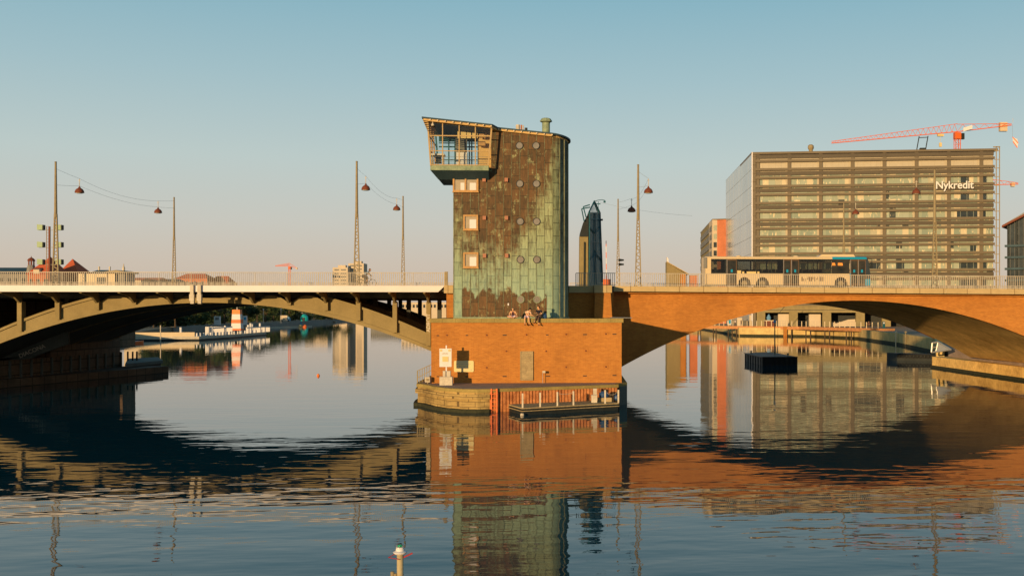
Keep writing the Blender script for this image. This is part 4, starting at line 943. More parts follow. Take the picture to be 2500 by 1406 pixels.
# ================================================================= MASTS AND HANGING LAMPS
def mast_proto():
    t = thing('lamp_mast', 'm', 'mast', (0, 0, 0))
    Ht = 10.8; hl = 6.3          # unit mast: lattice to hl, then a plain tube
    mb = MB()
    mb.box(-0.34, -0.24, -0.12, 0.12, 0, 0.25); mb.box(0.24, 0.34, -0.12, 0.12, 0, 0.25)
    for s_ in (-1, 1): mb.bar((s_ * 0.25, 0, 0), (s_ * 0.085, 0, hl), 0.09, 0.15, up=(0, 1, 0))
    mb.build('leg', MT['mastpaint'], t)
    mb = MB(); n = 22
    for i in range(n):
        z0, z1 = hl * i / n, hl * (i + 1) / n; w0, w1 = 0.25 - 0.15 * i / n, 0.25 - 0.15 * (i + 1) / n; s_ = 1 if i % 2 else -1
        mb.bar((s_ * w0, 0, z0 + .05), (-s_ * w1, 0, z1 + .02), 0.075, 0.06, up=(0, 1, 0))
    mb.build('lattice', MT['mastpaint'], t)
    mb = MB(); mb.tube((0, 0, hl - 0.3), (0, 0, Ht), 0.135, 0.085, 10); mb.lathe([(0.1, Ht), (0.11, Ht + 0.02), (0.07, Ht + 0.08)], 0, 0, 10); mb.build('upper_tube', MT['mastpaint'], t)
    return t
NY, FY = 93.6, 119.3
masts = [(136, 395, NY, 'near lamp mast at the left edge of the photo beside the green signal boxes'),
         (871, 394, NY, 'near lamp mast standing beside the cyclist on the white-edged span'),
         (1558, 402, NY, 'tall near lamp mast on the brick span right of the dark steel tower'),
         (2282, 413, NY, 'near lamp mast on the brick span before the office block sign letters'),
         (425, 481.5, FY, 'far lamp mast on the white-edged span above the beam joint'),
         (984, 479, FY, 'far lamp mast just left of the copper tower'),
         (1509, 486, FY, 'far lamp mast carrying the traffic signal heads beside the dark steel tower'),
         (2060, 495, FY, 'far lamp mast rising behind the front of the bus')]
proto = mast_proto(); mtop = {}
for i, (px, py, y, lab) in enumerate(masts):
    o = proto if i == 0 else copy_tree(proto)
    x = XY(px, y); zt_ = ZY(py, x, y); o.location = (x, y, zk(x) - 0.02); s_ = (zt_ - zk(x)) / 10.85; o.scale = (1, 1, s_)
    if y == FY: o.scale = (0.85, 0.85, s_)
    o['label'] = lab; o['group'] = 'lamp masts along both sides of the bridge'; mtop[px] = Vector((x, y, zt_))
def lamp_proto():
    t = thing('hanging_lamp', 'l', 'lamp', (0, 0, 0))
    mb = MB(); mb.lathe([(0.40, 0.0), (0.395, 0.06), (0.36, 0.20), (0.27, 0.33), (0.13, 0.42), (0.07, 0.52), (0.05, 0.58)], 0, 0, 18); mb.build('shade', MT['lamp'], t, smooth=True)
    mb = MB(); mb.tube((0, 0, 0.56), (0, 0, 1.25), 0.03, n=6); mb.bar((-0.12, 0, 1.12), (0.12, 0, 1.12), 0.03); mb.build('hanger', MT['pale'], t)
    mb = MB(); mb.lathe([(0.26, -0.05), (0.30, 0.0), (0.28, 0.01)], 0, 0, 14); mb.build('diffuser', MT['pale'], t)
    return t
lamps = [(194, 471, 136, 425, 0.17, 'rust red dome lamp hanging near the leftmost mast'), (386, 520, 136, 425, 0.82, 'rust red dome lamp hanging just left of the far mast above the beam joint'),
         (893, 464, 871, 984, 0.17, 'rust red dome lamp hanging high right of the mast by the cyclist'), (968.5, 513, 871, 984, 0.83, 'rust red dome lamp hanging just left of the far mast beside the copper tower'),
         (1583, 471, 1558, 1509, -1, 'dark dome lamp hanging right of the tall mast on the brick span'), (1542, 517, 1558, 1509, 0.35, 'orange brown dome lamp hanging between the two masts by the dark steel tower'),
         (2237, 473, 2282, 2060, 0.2, 'rust red dome lamp before the office block, left of the sign letters'), (2089, 523, 2282, 2060, 0.85, 'rust red dome lamp before the office block, above the bus front')]
lp = lamp_proto(); lamppos = []
for i, (px, py, a_, b2, f, lab) in enumerate(lamps):
    o = lp if i == 0 else copy_tree(lp)
    y = NY + (FY - NY) * max(f, 0.0) if f >= 0 else NY
    q = at(px, py, y); o.location = q; o['label'] = lab; o['group'] = 'dome lamps hung between the masts'; lamppos.append((q, a_, b2, f))
    if i == 4: o.rotation_euler = (0, 0, 0.3)
def wire(pts, name, label, r=0.009):
    mb = MB(); mb.path(pts, r, 4); props(mb.build(name, MT['wire']), label, 'wire', 'span wires between the masts')
def sag(a_, b2, s_, n=14): return [a_.lerp(b2, i / n) - Vector((0, 0, s_ * 4 * (i / n) * (1 - i / n))) for i in range(n + 1)]
for (pa, pb, la_, lb_, nm) in ((136, 425, 0, 1, 'leftmost pair of masts'), (871, 984, 2, 3, 'pair of masts left of the copper tower'), (1558, 1509, 4, 5, 'pair of masts by the dark steel tower'), (2282, 2060, 6, 7, 'pair of masts before the office block')):
    A_, B_ = mtop[pa] - Vector((0, 0, 0.6)), mtop[pb] - Vector((0, 0, 1.2)); q0, q1 = lamppos[la_][0] + Vector((0, 0, 0.62)), lamppos[lb_][0] + Vector((0, 0, 0.62))
    wire(sag(A_ - Vector((0, 0, 1.4)), q0, 0.02, 3) + sag(q0, q1, 0.35)[1:] + sag(q1, B_, 0.02, 3)[1:], 'span_wire', 'sagging lower span wire of the ' + nm)
    u0, u1 = q0 + Vector((0, 0, 0.65)), q1 + Vector((0, 0, 0.65))
    wire(sag(A_, u0, 0.02, 3) + sag(u0, u1, 0.5)[1:] + sag(u1, B_ + Vector((0, 0, 0.8)), 0.02, 3)[1:], 'span_wire', 'thin upper catenary wire of the ' + nm, 0.009)
a_ = at(1451, 491, DY); b2 = at(1690, 527, 105); wire(sag(a_, b2, 0.25), 'span_wire', 'long thin wire running right from the tip of the dark steel tower', 0.007)
# traffic signals on the mast at 1509
x = XY(1514, FY); t = thing('traffic_signals', 'pair of dark traffic signal heads mounted on the far mast by the dark steel tower', 'traffic light', (x, FY, ZY(648, x, FY)))
for py in (635, 645.5):
    q = at(1514, py, FY - 0.3); mb = MB(); mb.tube((q.x - .15, q.y, q.z), (q.x + 0.42, q.y, q.z), 0.16, 0.08, 8); mb.bar((q.x - .4, q.y, q.z), (q.x, q.y, q.z), .06); mb.build('signal_head', MT['black'], t)

# ================================================================= BUS
BY = 98.0; zr_ = zk(XY(1900, BY)) + 0.02
def bx(px): return XY(px, BY)
def bzz(py): return ZY(py, bx(1920), BY)
X0, X1 = bx(1722), bx(2122)
bus = thing('city_bus', 'long cream city bus with a bright blue front roof edge on the brick span', 'bus', ((X0 + X1) / 2, 99.3, zr_))
zs, zw0, zw1, zt_ = zr_ + 0.30, bzz(668), bzz(632.5), bzz(626.5)
MT['buscream'] = mat('bus_cream', (0.60, 0.45, 0.26), 0.35, var=0.04, sc=0.4)
MT['busbrown'] = mat('bus_dark_skirt', (0.11, 0.065, 0.035), 0.4, var=0.3)
MT['orangelit'] = MT['orangead']
arches = [(1817.5, 0.60), (1861.5, 0.60), (2053, 0.62)]
def sidepoly(a_, b2, z0, z1):       # body side strip with the wheel arches cut out of its lower edge
    pts = [(a_, z1), (a_, z0)]
    for px, r in arches:
        c = bx(px)
        if a_ < c - r and b2 > c + r:
            for k in range(0, 13): t_ = math.pi - math.pi * k / 12; pts.append((c + r * math.cos(t_), z0 + 0.12 + r * 1.12 * math.sin(t_) - (0.12 if k in (0, 12) else 0)))
    pts += [(b2, z0), (b2, z1)]; return pts
for a_, b2 in ((1726, 1773), (1799.5, 1912), (1951.5, 2075)):
    mb = MB(); mb.prismY(sidepoly(bx(a_), bx(b2), zs, zw0 - 0.001), BY, BY + 0.12); mb.build('side_panel', MT['buscream'], bus)
mb = MB(); mb.box(X0 + 0.06, X1 - 0.1, BY + 0.12, BY + 2.5, zs + 0.75, zw0); mb.build('chassis', MT['busbrown'], bus)
mb = MB(); mb.box(X0 + 0.06, X1 - 0.15, BY + 2.38, BY + 2.5, zs, zw0); mb.build('far_side', MT['buscream'], bus)
mb = MB(); mb.prismX([(BY + 0.0, zw1), (BY + 0.0, zt_ - 0.1), (BY + 0.12, zt_), (BY + 2.38, zt_), (BY + 2.5, zt_ - 0.1), (BY + 2.5, zw1)], X0 + 0.05, bx(2032)); mb.build('roof', MT['buscream'], bus)
mb = MB(); mb.prismX([(BY - 0.01, zw1), (BY - 0.01, zt_ - 0.1), (BY + 0.12, zt_), (BY + 2.38, zt_), (BY + 2.51, zt_ - 0.1), (BY + 2.51, zw1)], bx(2032) + 0.001, bx(2116)); mb.build('front_roof', MT['cyan'], bus)
mb = MB(); zq = bzz(620.5); mb.prismY([(bx(2000), zt_ + 0.001), (bx(2010), zq), (bx(2088), zq + 0.02), (bx(2092), zt_ + 0.001)], BY + 0.5, BY + 2.0); mb.build('roof_unit', MT['buscream'], bus)
for px in (1809, 1950): mb = MB(); mb.lathe([(0.26, 0), (0.22, 0.12), (0.1, 0.16)], bx(px), BY + 1.2, 12); mb.v = [v + Vector((0, 0, zt_)) for v in mb.v]; mb.build('roof_hatch', MT['buscream'], bus)
# rear (left) end
mb = MB(); mb.prismX([(BY, zs), (BY, zt_ - 0.1), (BY + .12, zt_ - 0.02), (BY + 2.38, zt_ - .02), (BY + 2.5, zt_ - 0.1), (BY + 2.5, zs)], X0, X0 + 0.1); mb.build('rear_panel', MT['buscream'], bus)
mb = MB(); mb.box(X0 + 0.1, bx(1736), BY, BY + 0.12, zw0, zw1); mb.build('corner_post', MT['buscream'], bus)
mb = MB(); q = bx(1722); mb.box(q - 0.16, q + 0.12, BY - 0.12, BY - 0.02, bzz(655), bzz(629)); mb.build('rear_light', MT['buildgrey'], bus)
# dark glazed band: each window its own
wins = [(1737, 1770), (1802, 1843), (1846, 1883), (1886, 1911), (1953, 1986), (1988, 2010), (2012, 2030)]
MT['tint'] = glassmat('tinted_window', (0.42, 0.44, 0.40))
for yy in (BY + 0.05, BY + 2.38):
    mb = MB(); mb.box(bx(1736), bx(2030), yy, yy + 0.07, zw1 - 0.12, zw1); mb.box(bx(1736), bx(2030), yy, yy + 0.07, zw0, zw0 + 0.1)
    edges = [1736] + [e for w_ in wins for e in w_] + [2030]
    for k in range(0, len(edges), 2): mb.box(bx(edges[k]), bx(edges[k + 1]), yy, yy + 0.07, zw0 + 0.1, zw1 - 0.12)
    mb.build('window_frame', MT['black'], bus)
for k in range(17):
    px = 1742 + k * 16.5; mb = MB(); mb.box(bx(px), bx(px) + .12, BY + .3, BY + 1.1, zw0, zw0 + .42); mb.box(bx(px), bx(px) + .12, BY + 1.5, BY + 2.3, zw0, zw0 + .42); mb.build('seat_back', MT['plum'], bus)
for px in (1804, 1847, 1884, 1956, 1990, 2011): mb = MB(); mb.tube((bx(px), BY + 1.2, zs), (bx(px), BY + 1.2, zw1), .025, n=6); mb.build('grab_pole', MT['orangead'], bus)
MT['busglass'] = mat('bus_tinted_glass', (0.014, 0.016, 0.014), 0.2, var=0.3, sc=0.7, fine=2, spec=0.3, col2=(0.04, 0.036, 0.026))
for a_, b2 in wins:
    mb = MB(); mb.box(bx(a_), bx(b2), BY + 0.06, BY + 0.066, zw0 + 0.1, zw1 - 0.12); mb.build('window', MT['tint'], bus)
mb = MB(); mb.box(bx(2031), bx(2074), BY + 0.02, BY + 0.05, zw0, zw1); mb.build('black_panel', MT['busglass'], bus)
for a_, b2 in ((2031, 2040), (2045.5, 2058)):
    mb = MB(); z0, z1 = bzz(648), bzz(641.5); mb.prismY([(bx(a_), z0), (bx(b2), z0), (bx(b2) - 0.06, z1), (bx(a_) + 0.02, z1)], BY - 0.005, BY + 0.018); mb.build('advert', MT['orangead'], bus)
def door(a_, b2, leaves):
    mb = MB(); mb.box(bx(a_), bx(b2), BY + 0.03, BY + 0.1, zs, zw1 - 0.02); o = mb.build('door', MT['busbrown'], bus)
    for k in range(leaves):
        l0 = bx(a_) + (bx(b2) - bx(a_)) * k / leaves; l1 = bx(a_) + (bx(b2) - bx(a_)) * (k + 1) / leaves
        mb = MB(); mb.box(l0 + 0.09, l1 - 0.09, BY + 0.01, BY + 0.03, zs + 0.2, zw1 - 0.15); mb.build('pane', MT['busglass'], o)
        mb = MB(); mb.box(l0 + 0.02, l0 + 0.05, BY - 0.0, BY + 0.029, zs, zw1 - 0.05); mb.build('edge', MT['metal'], o)
        xm = (l0 + l1) / 2; mb = MB(); mb.box(xm - 0.09, xm + 0.09, BY - 0.002, BY + 0.009, bzz(665), bzz(658)); mb.build('sticker', MT['cyan'], o)
door(1774, 1799, 1); door(1912.5, 1951, 2)
door(2076, 2114, 2)
# front end: raked windscreen
mb = MB(); mb.prismY([(bx(2114.5), zs), (bx(2123), zs), (bx(2125), zw0), (bx(2120), zw1), (bx(2115.5), zt_ - 0.05), (bx(2114.5), zt_ - 0.05)], BY + 0.02, BY + 2.48); mb.build('windscreen', MT['dkglass'], bus)
mb = MB(); mb.prismY([(bx(2113), zs), (bx(2124), zs), (bx(2126), zs + 0.62), (bx(2113), zs + 0.62)], BY - 0.005, BY + 2.51); mb.build('front_bumper', MT['cyan'], bus)
mb = MB(); mb.box(bx(2074), bx(2077), BY - 0.004, BY + 0.1, zs, zw0); mb.build('blue_stripe', MT['cyan'], bus)
mb = MB(); mb.path([(bx(2117), BY + 0.1, zt_ - 0.1), (bx(2128), BY - 0.1, zt_ - 0.25), (bx(2127), BY - 0.15, zw1 - 0.3)], 0.03, 6); mb.box(bx(2123), bx(2129), BY - 0.3, BY - 0.1, zw1 - 0.85, zw1 - 0.3); mb.build('mirror', MT['black'], bus)
for px, r in arches:
    c = bx(px); zc_ = zr_ + 0.5; mb = MB(); mb.disc((c, zc_), 0.48, BY + 0.08, BY + 0.36, 24); o = mb.build('wheel', MT['tyre'], bus)
    mb = MB(); mb.disc((c, zc_), 0.27, BY + 0.05, BY + 0.079, 16); mb.build('rim', MT['mastpaint'], o)
    mb = MB(); mb.disc((c, zc_), 0.48, BY + 2.14, BY + 2.42, 24); mb.build('wheel', MT['tyre'], bus)
# advert strip along the lower side and yellow row at the belt line
mb = MB(); z0, z1 = bzz(688), bzz(674.5)
random.seed(3); px = 1957
while px < 2012: mb.box(bx(px), bx(px + 2.2), BY - 0.004, BY - 0.0005, z0 + (0.06 if int(px) % 3 else 0.2), z1 - (0.05 if int(px) % 4 else 0.2)); px += random.choice((3.0, 3.6, 4.4))
mb.build('side_print', MT['busbrown'], bus)
mb = MB()
for a_, b2 in ((1800, 1809), (1812, 1817), (1823, 1846), (1849, 1854)): mb.box(bx(a_), bx(b2), BY - 0.004, BY + 0.03, bzz(668), bzz(663 if a_ != 1800 else 660.5))
mb.build('belt_print', MT['shade'], bus)
for px in (1816, 1825):   # heads of two passengers seen through the glass
    pass

# ================================================================= PEOPLE
def skinned(name, chains, m, parent, sub=1, loc=(0, 0, 0)):
    """chains: list of (points, radii); one skin surface, one island per chain; joints given as (x,y,z)"""
    vs, es, rad, roots = [], [], [], []; idx = {}
    for pts, rs in chains:
        prev = None
        for k, (p, r) in enumerate(zip(pts, rs)):
            key = tuple(round(c, 4) for c in p)
            if key not in idx:
                idx[key] = len(vs); vs.append(Vector(p)); rad.append(r)
            i = idx[key]
            if prev is not None and prev != i: es.append((prev, i))
            prev = i
    me = bpy.data.meshes.new(name); me.from_pydata(vs, es, [])
    o = bpy.data.objects.new(name, me); COL.objects.link(o)
    o.modifiers.new('skin', 'SKIN')
    # one root per connected island
    par = list(range(len(vs)))
    def fnd(a):
        while par[a] != a: a = par[a]
        return a
    for a, b in es: par[fnd(a)] = fnd(b)
    seen = set()
    for i, sv in enumerate(me.skin_vertices[0].data):
        sv.radius = (rad[i], rad[i]); r_ = fnd(i)
        sv.use_root = r_ not in seen; seen.add(r_)
    o.modifiers['skin'].use_smooth_shade = True
    s_ = o.modifiers.new('sub', 'SUBSURF'); s_.levels = sub; s_.render_levels = sub
    dg = bpy.context.evaluated_depsgraph_get(); m2 = bpy.data.meshes.new_from_object(o.evaluated_get(dg))
    m2.materials.clear(); m2.materials.append(m); o.modifiers.clear(); o.data = m2
    for p in m2.polygons: p.use_smooth = True; p.material_index = 0
    if parent: o.parent = parent
    OFF[o.name] = OFF[parent.name] if parent else Vector((0, 0, 0))
    return o
def V(*a): return Vector(a)
def hand(wrist, d, up, s=1.0):
    """palm and five separate curled fingers"""
    d = d.normalized(); sd = d.cross(up).normalized(); dn = sd.cross(d).normalized()
    palm = wrist + d * 0.08 * s
    ch = [([wrist, palm], [0.026, 0.034])]
    for k, (o_, L_) in enumerate(((-0.030, 0.070), (-0.010, 0.080), (0.010, 0.075), (0.030, 0.058))):
        b_ = palm + sd * o_ * s - d * 0.01; m1 = b_ + d * L_ * 0.5 * s; m2 = m1 + (d * 0.75 - dn * 0.65).normalized() * L_ * 0.5 * s
        ch.append(([tuple(b_), tuple(m1), tuple(m2)], [0.0095, 0.009, 0.008]))
    b_ = wrist + d * 0.035 * s - sd * 0.03 * s; m1 = b_ + (d * 0.6 - sd * 0.8).normalized() * 0.04 * s; m2 = m1 + (d * 0.95 - sd * 0.2).normalized() * 0.03 * s
    ch.append(([tuple(b_), tuple(m1), tuple(m2)], [0.011, 0.010, 0.009]))
    return ch
def head_mesh(t, c, face, hairm, hair='short', s=1.0):
    """head with brow, nose, mouth, ears; c = centre, face = direction the face looks"""
    face = face.normalized(); up = V(0, 0, 1); up = (up - face * face.dot(up)).normalized(); sd = face.cross(up).normalized()
    M = Matrix((sd, face, up)).transposed().to_4x4(); M.translation = c
    bm = bmesh.new(); bmesh.ops.create_uvsphere(bm, u_segments=18, v_segments=12, radius=1)
    for v in bm.verts:
        x, y, z = v.co; w_ = 0.075 * (1 - 0.18 * max(0, -z)); 
        v.co = V(x * w_, y * 0.095, z * 0.118 - (0.01 if z < 0 else 0))
        if y > 0.75 and abs(x) < 0.3 and -0.35 < z < 0.05: v.co.y += 0.02
        if y > 0.6 and -0.05 < z < 0.2 and 0.15 < abs(x) < 0.6: v.co.y -= 0.008
        if y > 0.6 and z < -0.75: v.co.y += 0.006
    for s_ in (-1, 1):
        r = bmesh.ops.create_uvsphere(bm, u_segments=6, v_segments=5, radius=0.02)
        for v in r['verts']: v.co = V(v.co.x * 0.5 + s_ * 0.078, v.co.y, v.co.z * 1.5 - 0.005)
    me = bpy.data.meshes.new('head'); bm.to_mesh(me); bm.free()
    me.transform(Matrix.Translation(-OFF[t.name]) @ M @ Matrix.Scale(s, 4)); me.materials.append(MT['skin'])
    for p in me.polygons: p.use_smooth = True
    ho = bpy.data.objects.new('head', me); COL.objects.link(ho); ho.parent = t; OFF[ho.name] = OFF[t.name]
    bm = bmesh.new()
    for s_ in (-1, 1):
        r = bmesh.ops.create_uvsphere(bm, u_segments=6, v_segments=4, radius=0.011)
        for v in r['verts']: v.co = V(v.co.x + s_ * 0.03, v.co.y + 0.084, v.co.z + 0.008)
    r = bmesh.ops.create_cube(bm, size=1)
    for v in r['verts']: v.co = V(v.co.x * 0.045, v.co.y * 0.01 + 0.086, v.co.z * 0.008 - 0.055)
    me = bpy.data.meshes.new('features'); bm.to_mesh(me); bm.free(); me.transform(Matrix.Translation(-OFF[t.name]) @ M @ Matrix.Scale(s, 4)); me.materials.append(MT['brownhair'])
    fo = bpy.data.objects.new('features', me); COL.objects.link(fo); fo.parent = ho; OFF[fo.name] = OFF[t.name]
    bm = bmesh.new(); bmesh.ops.create_uvsphere(bm, u_segments=16, v_segments=10, radius=1)
    for v in bm.verts:
        x, y, z = v.co
        v.co = V(x * 0.088, y * 0.105 - 0.012, z * 0.125 + 0.012)
        if y > 0.2 and z < 0.45: v.co.y = min(v.co.y, 0.03)
        if z < -0.1 and hair == 'short': v.co.z = max(v.co.z, -0.03)
        if hair == 'long' and z < -0.1 : v.co.z = -0.03 + (z + 0.1) * 0.36; v.co.x *= 1.25; v.co.y = min(v.co.y, 0.035)
        if hair == 'bushy': v.co *= 1.18
    me = bpy.data.meshes.new('hair'); bm.to_mesh(me); bm.free(); me.transform(Matrix.Translation(-OFF[t.name]) @ M @ Matrix.Scale(s, 4)); me.materials.append(hairm)
    for p in me.polygons: p.use_smooth = True
    o = bpy.data.objects.new('hair', me); COL.objects.link(o); o.parent = t; OFF[o.name] = OFF[t.name]
def person(name_label, loc, J, mats, hair, hairm, face, group=None, shoes=True, sleeves=True, trousers='long'):
    """J: joints relative to loc. One skinned body, clothes grown over the same bones."""
    t = thing('person', name_label, 'person', loc, group)
    P = {k: tuple(v) for k, v in J.items()}
    ch = [([P['pelvis'], P['waist'], P['chest'], P['neck'], P['skull']], [0.13, 0.115, 0.13, 0.055, 0.06])]
    for s_ in 'lr':
        ch.append(([P['chest'], P[s_ + 'sho'], P[s_ + 'elb'], P[s_ + 'wri']], [0.13, 0.058, 0.040, 0.027]))
        ch.append(([P['pelvis'], P[s_ + 'hip'], P[s_ + 'kne'], P[s_ + 'ank']], [0.13, 0.092, 0.058, 0.040]))
        d = Vector(P[s_ + 'wri']) - Vector(P[s_ + 'elb']); ch += [([tuple(Vector(p)) for p in pts], rs) for pts, rs in hand(Vector(P[s_ + 'wri']), d, V(0, 0, 1))]
        f = Vector(J.get(s_ + 'toe', Vector(P[s_ + 'ank']) + V(0, -0.2, -0.05))); ch.append(([P[s_ + 'ank'], tuple(f)], [0.04, 0.03]))
    skinned('body', ch, MT['skin'], t)
    top = [([P['waist'], P['chest'], tuple(Vector(P['neck']) * 0.6 + Vector(P['chest']) * 0.4)], [0.135, 0.152, 0.085]), ([P['pelvis'], P['waist']], [0.14, 0.135])]
    if not sleeves:
        for s_ in 'lr': top.append(([P['chest'], tuple(Vector(P['chest']).lerp(Vector(P[s_ + 'sho']), 0.72))], [0.160, 0.085]))
    if sleeves:
        for s_ in 'lr':
            m_ = Vector(P[s_ + 'sho']).lerp(Vector(P[s_ + 'elb']), 0.7); top.append(([P['chest'], P[s_ + 'sho'], tuple(m_)], [0.152, 0.076, 0.066]))
    skinned('shirt', top, mats[0], t)
    bot = []
    for s_ in 'lr':
        kn = Vector(P[s_ + 'kne']); hp = Vector(P[s_ + 'hip'])
        if trousers == 'long': bot.append(([P['pelvis'], P[s_ + 'hip'], P[s_ + 'kne'], tuple(Vector(P[s_ + 'ank']).lerp(kn, 0.08))], [0.145, 0.105, 0.075, 0.058]))
        else: bot.append(([P['pelvis'], P[s_ + 'hip'], tuple(hp.lerp(kn, 0.88))], [0.145, 0.112, 0.09]))
    skinned('trousers' if trousers == 'long' else 'shorts', bot, mats[1], t)
    if shoes:
        for s_ in 'lr':
            a_ = Vector(P[s_ + 'ank']); f = Vector(J.get(s_ + 'toe', a_ + V(0, -0.2, -0.05)))
            d = (f - a_).normalized(); skinned('shoe', [([tuple(a_ - d * 0.05 + V(0, 0, -0.04)), tuple(a_ + d * 0.06 + V(0, 0, -0.055)), tuple(f + d * 0.05 + V(0, 0, -0.02))], [0.05, 0.05, 0.04])], mats[2], t)
    head_mesh(t, Vector(loc) + Vector(J['skull']) + V(0, 0, 0.03), face, hairm, hair)
    return t
def seat(px): return V(XY(px, 80.1), 80.1, ZT)
# woman sitting cross-legged
q = seat(1252); q.y = 80.35
J = dict(pelvis=V(0, 0, .13), waist=V(0, -.03, .28), chest=V(0, -.05, .45), neck=V(0, -.06, .59), skull=V(0, -.09, .67),
         lsho=V(-.17, -.05, .52), lelb=V(-.28, -.12, .28), lwri=V(-.10, -.30, .14), rsho=V(.17, -.05, .52), relb=V(.29, -.12, .27), rwri=V(.16, -.32, .14),
         lhip=V(-.10, 0, .11), lkne=V(-.42, -.20, .14), lank=V(-.05, -.40, .06), rhip=V(.10, 0, .11), rkne=V(.38, -.22, .14), rank=V(.02, -.34, .06), ltoe=V(.12, -.42, .05), rtoe=V(-.14, -.38, .05))
person('woman with long dark hair sitting cross-legged on the coping against the copper wall', q, J, (MT['plum'], MT['lilac'], MT['blkcloth']), 'long', MT['hair'], V(.1, -1, -.1), 'people sitting on the pier', trousers='short', sleeves=False)
# shirtless-looking man in pale shorts leaning right
MT['pinkshirt'] = mat('peach_patterned_shirt', (0.62, 0.27, 0.14), 0.8, var=0.5, sc=9, col2=(0.72, 0.48, 0.34))
q = seat(1287)
J = dict(pelvis=V(0, .05, .12), waist=V(.03, .0, .28), chest=V(.08, -.08, .46), neck=V(.15, -.14, .57), skull=V(.21, -.19, .62),
         lsho=V(-.09, -.08, .50), lelb=V(-.02, -.24, .26), lwri=V(.24, -.30, .24), rsho=V(.24, -.08, .49), relb=V(.30, -.22, .28), rwri=V(.42, -.34, .22),
         lhip=V(-.10, .0, .10), lkne=V(-.16, -.42, .07), lank=V(-.15, -.42, -.36), rhip=V(.10, .0, .10), rkne=V(.13, -.42, .07), rank=V(.17, -.40, -.36), ltoe=V(-.14, -.58, -.44), rtoe=V(.22, -.56, -.44))
person('man with bushy black hair in a peach shirt and pale shorts, legs over the coping', q, J, (MT['pinkshirt'], MT['lilac'], MT['blkcloth']), 'bushy', MT['hair'], V(.5, -.7, -.8), 'people sitting on the pier', trousers='short')
# man in black shirt, turned left
q = seat(1316)
J = dict(pelvis=V(0, .06, .12), waist=V(0, .02, .30), chest=V(-.02, -.02, .52), neck=V(-.03, -.04, .68), skull=V(-.04, -.07, .79),
         lsho=V(-.18, -.05, .59), lelb=V(-.20, -.17, .34), lwri=V(-.28, -.36, .40), rsho=V(.15, -.05, .59), relb=V(.20, -.13, .32), rwri=V(-.05, -.34, .30),
         lhip=V(-.10, .02, .10), lkne=V(-.20, -.42, .10), lank=V(-.30, -.30, -.22), rhip=V(.10, .02, .10), rkne=V(-.04, -.44, .07), rank=V(-.03, -.42, -.38), ltoe=V(-.38, -.42, -.30), rtoe=V(.02, -.58, -.46))
person('man in black printed shirt and dark trousers turned to his neighbour on the coping', q, J, (MT['blkcloth'], MT['trouser'], MT['blkcloth']), 'short', MT['brownhair'], V(-1, -.5, -.1), 'people sitting on the pier')
mb = MB(); q = V(XY(1330, 80.3), 80.45, ZT); mb.lathe([(0.14, 0), (0.17, 0.12), (0.15, 0.3), (0.07, 0.40)], q.x, q.y, 10); mb.v = [V(v.x, v.y, v.z + ZT) for v in mb.v]
props(mb.build('backpack', MT['blue']), 'dark blue backpack on the coping behind the man in the black shirt', 'bag')

# cyclist
def cyc(px, y): return XY(px, y)
CYY = 95.2; x0_ = XY(877, CYY); x1_ = XY(915, CYY);  zg = zk(x0_) - 0.01; wr = 0.34
t = thing('bicycle', 'bicycle being ridden behind the railing beside the second mast', 'bicycle', ((x0_ + x1_) / 2, CYY, zg))
xa_, xb_ = x0_ + 0.12, x0_ + 0.12 + 1.05
for xx in (xa_, xb_):
    mb = MB(); mb.ring((xx, zg + wr), wr - 0.035, wr, CYY - 0.02, CYY + 0.02, 28); o = mb.build('wheel', MT['tyre'], t)
    mb = MB()
    for k in range(10): a_ = k * math.pi / 5; mb.tube((xx, CYY, zg + wr), (xx + (wr - .03) * math.cos(a_), CYY, zg + wr + (wr - .03) * math.sin(a_)), 0.004, n=4)
    mb.build('spokes', MT['metal'], o)
bb_, st, hd = V(xa_ + .42, CYY, zg + .30), V(xa_ + .30, CYY, zg + .88), V(xb_ - .16, CYY, zg + .86)
mb = MB(); mb.path([V(xa_, CYY, zg + wr), bb_, V(xb_ - .10, CYY, zg + .68), st.lerp(bb_, .2), V(xa_, CYY, zg + wr)], 0.018, 6); mb.path([bb_, st], 0.018, 6); mb.path([V(xb_, CYY, zg + wr), hd], 0.018, 6); mb.build('frame', MT['mastpaint'], t)
mb = MB(); mb.box(st.x - .13, st.x + .13, CYY - .07, CYY + .07, st.z, st.z + .05); mb.build('saddle', MT['black'], t)
mb = MB(); mb.path([hd, hd + V(-.02, 0, .12)], .015, 6); mb.tube(hd + V(0, -.28, .13), hd + V(0, .28, .13), .014, n=6); mb.build('handlebar', MT['metal'], t)
mb = MB(); mb.tube(bb_ + V(0, -.1, 0), bb_ + V(.12, -.1, -.14), .012, n=5); mb.tube(bb_ + V(0, .1, 0), bb_ + V(-.12, .1, .14), .012, n=5); mb.build('pedals', MT['black'], t)
q = V(st.x, CYY, zg); s_ = st - V(st.x, CYY, zg)
J = dict(pelvis=V(0, 0, .97), waist=V(.12, 0, 1.12), chest=V(.32, 0, 1.30), neck=V(.45, 0, 1.38), skull=V(.52, 0, 1.47),
         lsho=V(.34, .17, 1.32), lelb=V(.50, .22, 1.10), lwri=V(.60, .25, 1.02), rsho=V(.34, -.17, 1.32), relb=V(.48, -.22, 1.10), rwri=V(.60, -.25, 1.02),
         lhip=V(.0, .1, .95), lkne=V(.38, .11, .80), lank=V(.10, .11, .42), rhip=V(.0, -.1, .95), rkne=V(.36, -.11, .62), rank=V(.24, -.11, .22), ltoe=V(.2, .11, .40), rtoe=V(.36, -.11, .18))
person('cyclist in a blue shirt leaning forward over the handlebars behind the railing', q, J, (MT['bluecloth'], MT['blkcloth'], MT['blkcloth']), 'short', MT['brownhair'], V(1, -.35, -.1), trousers='short')
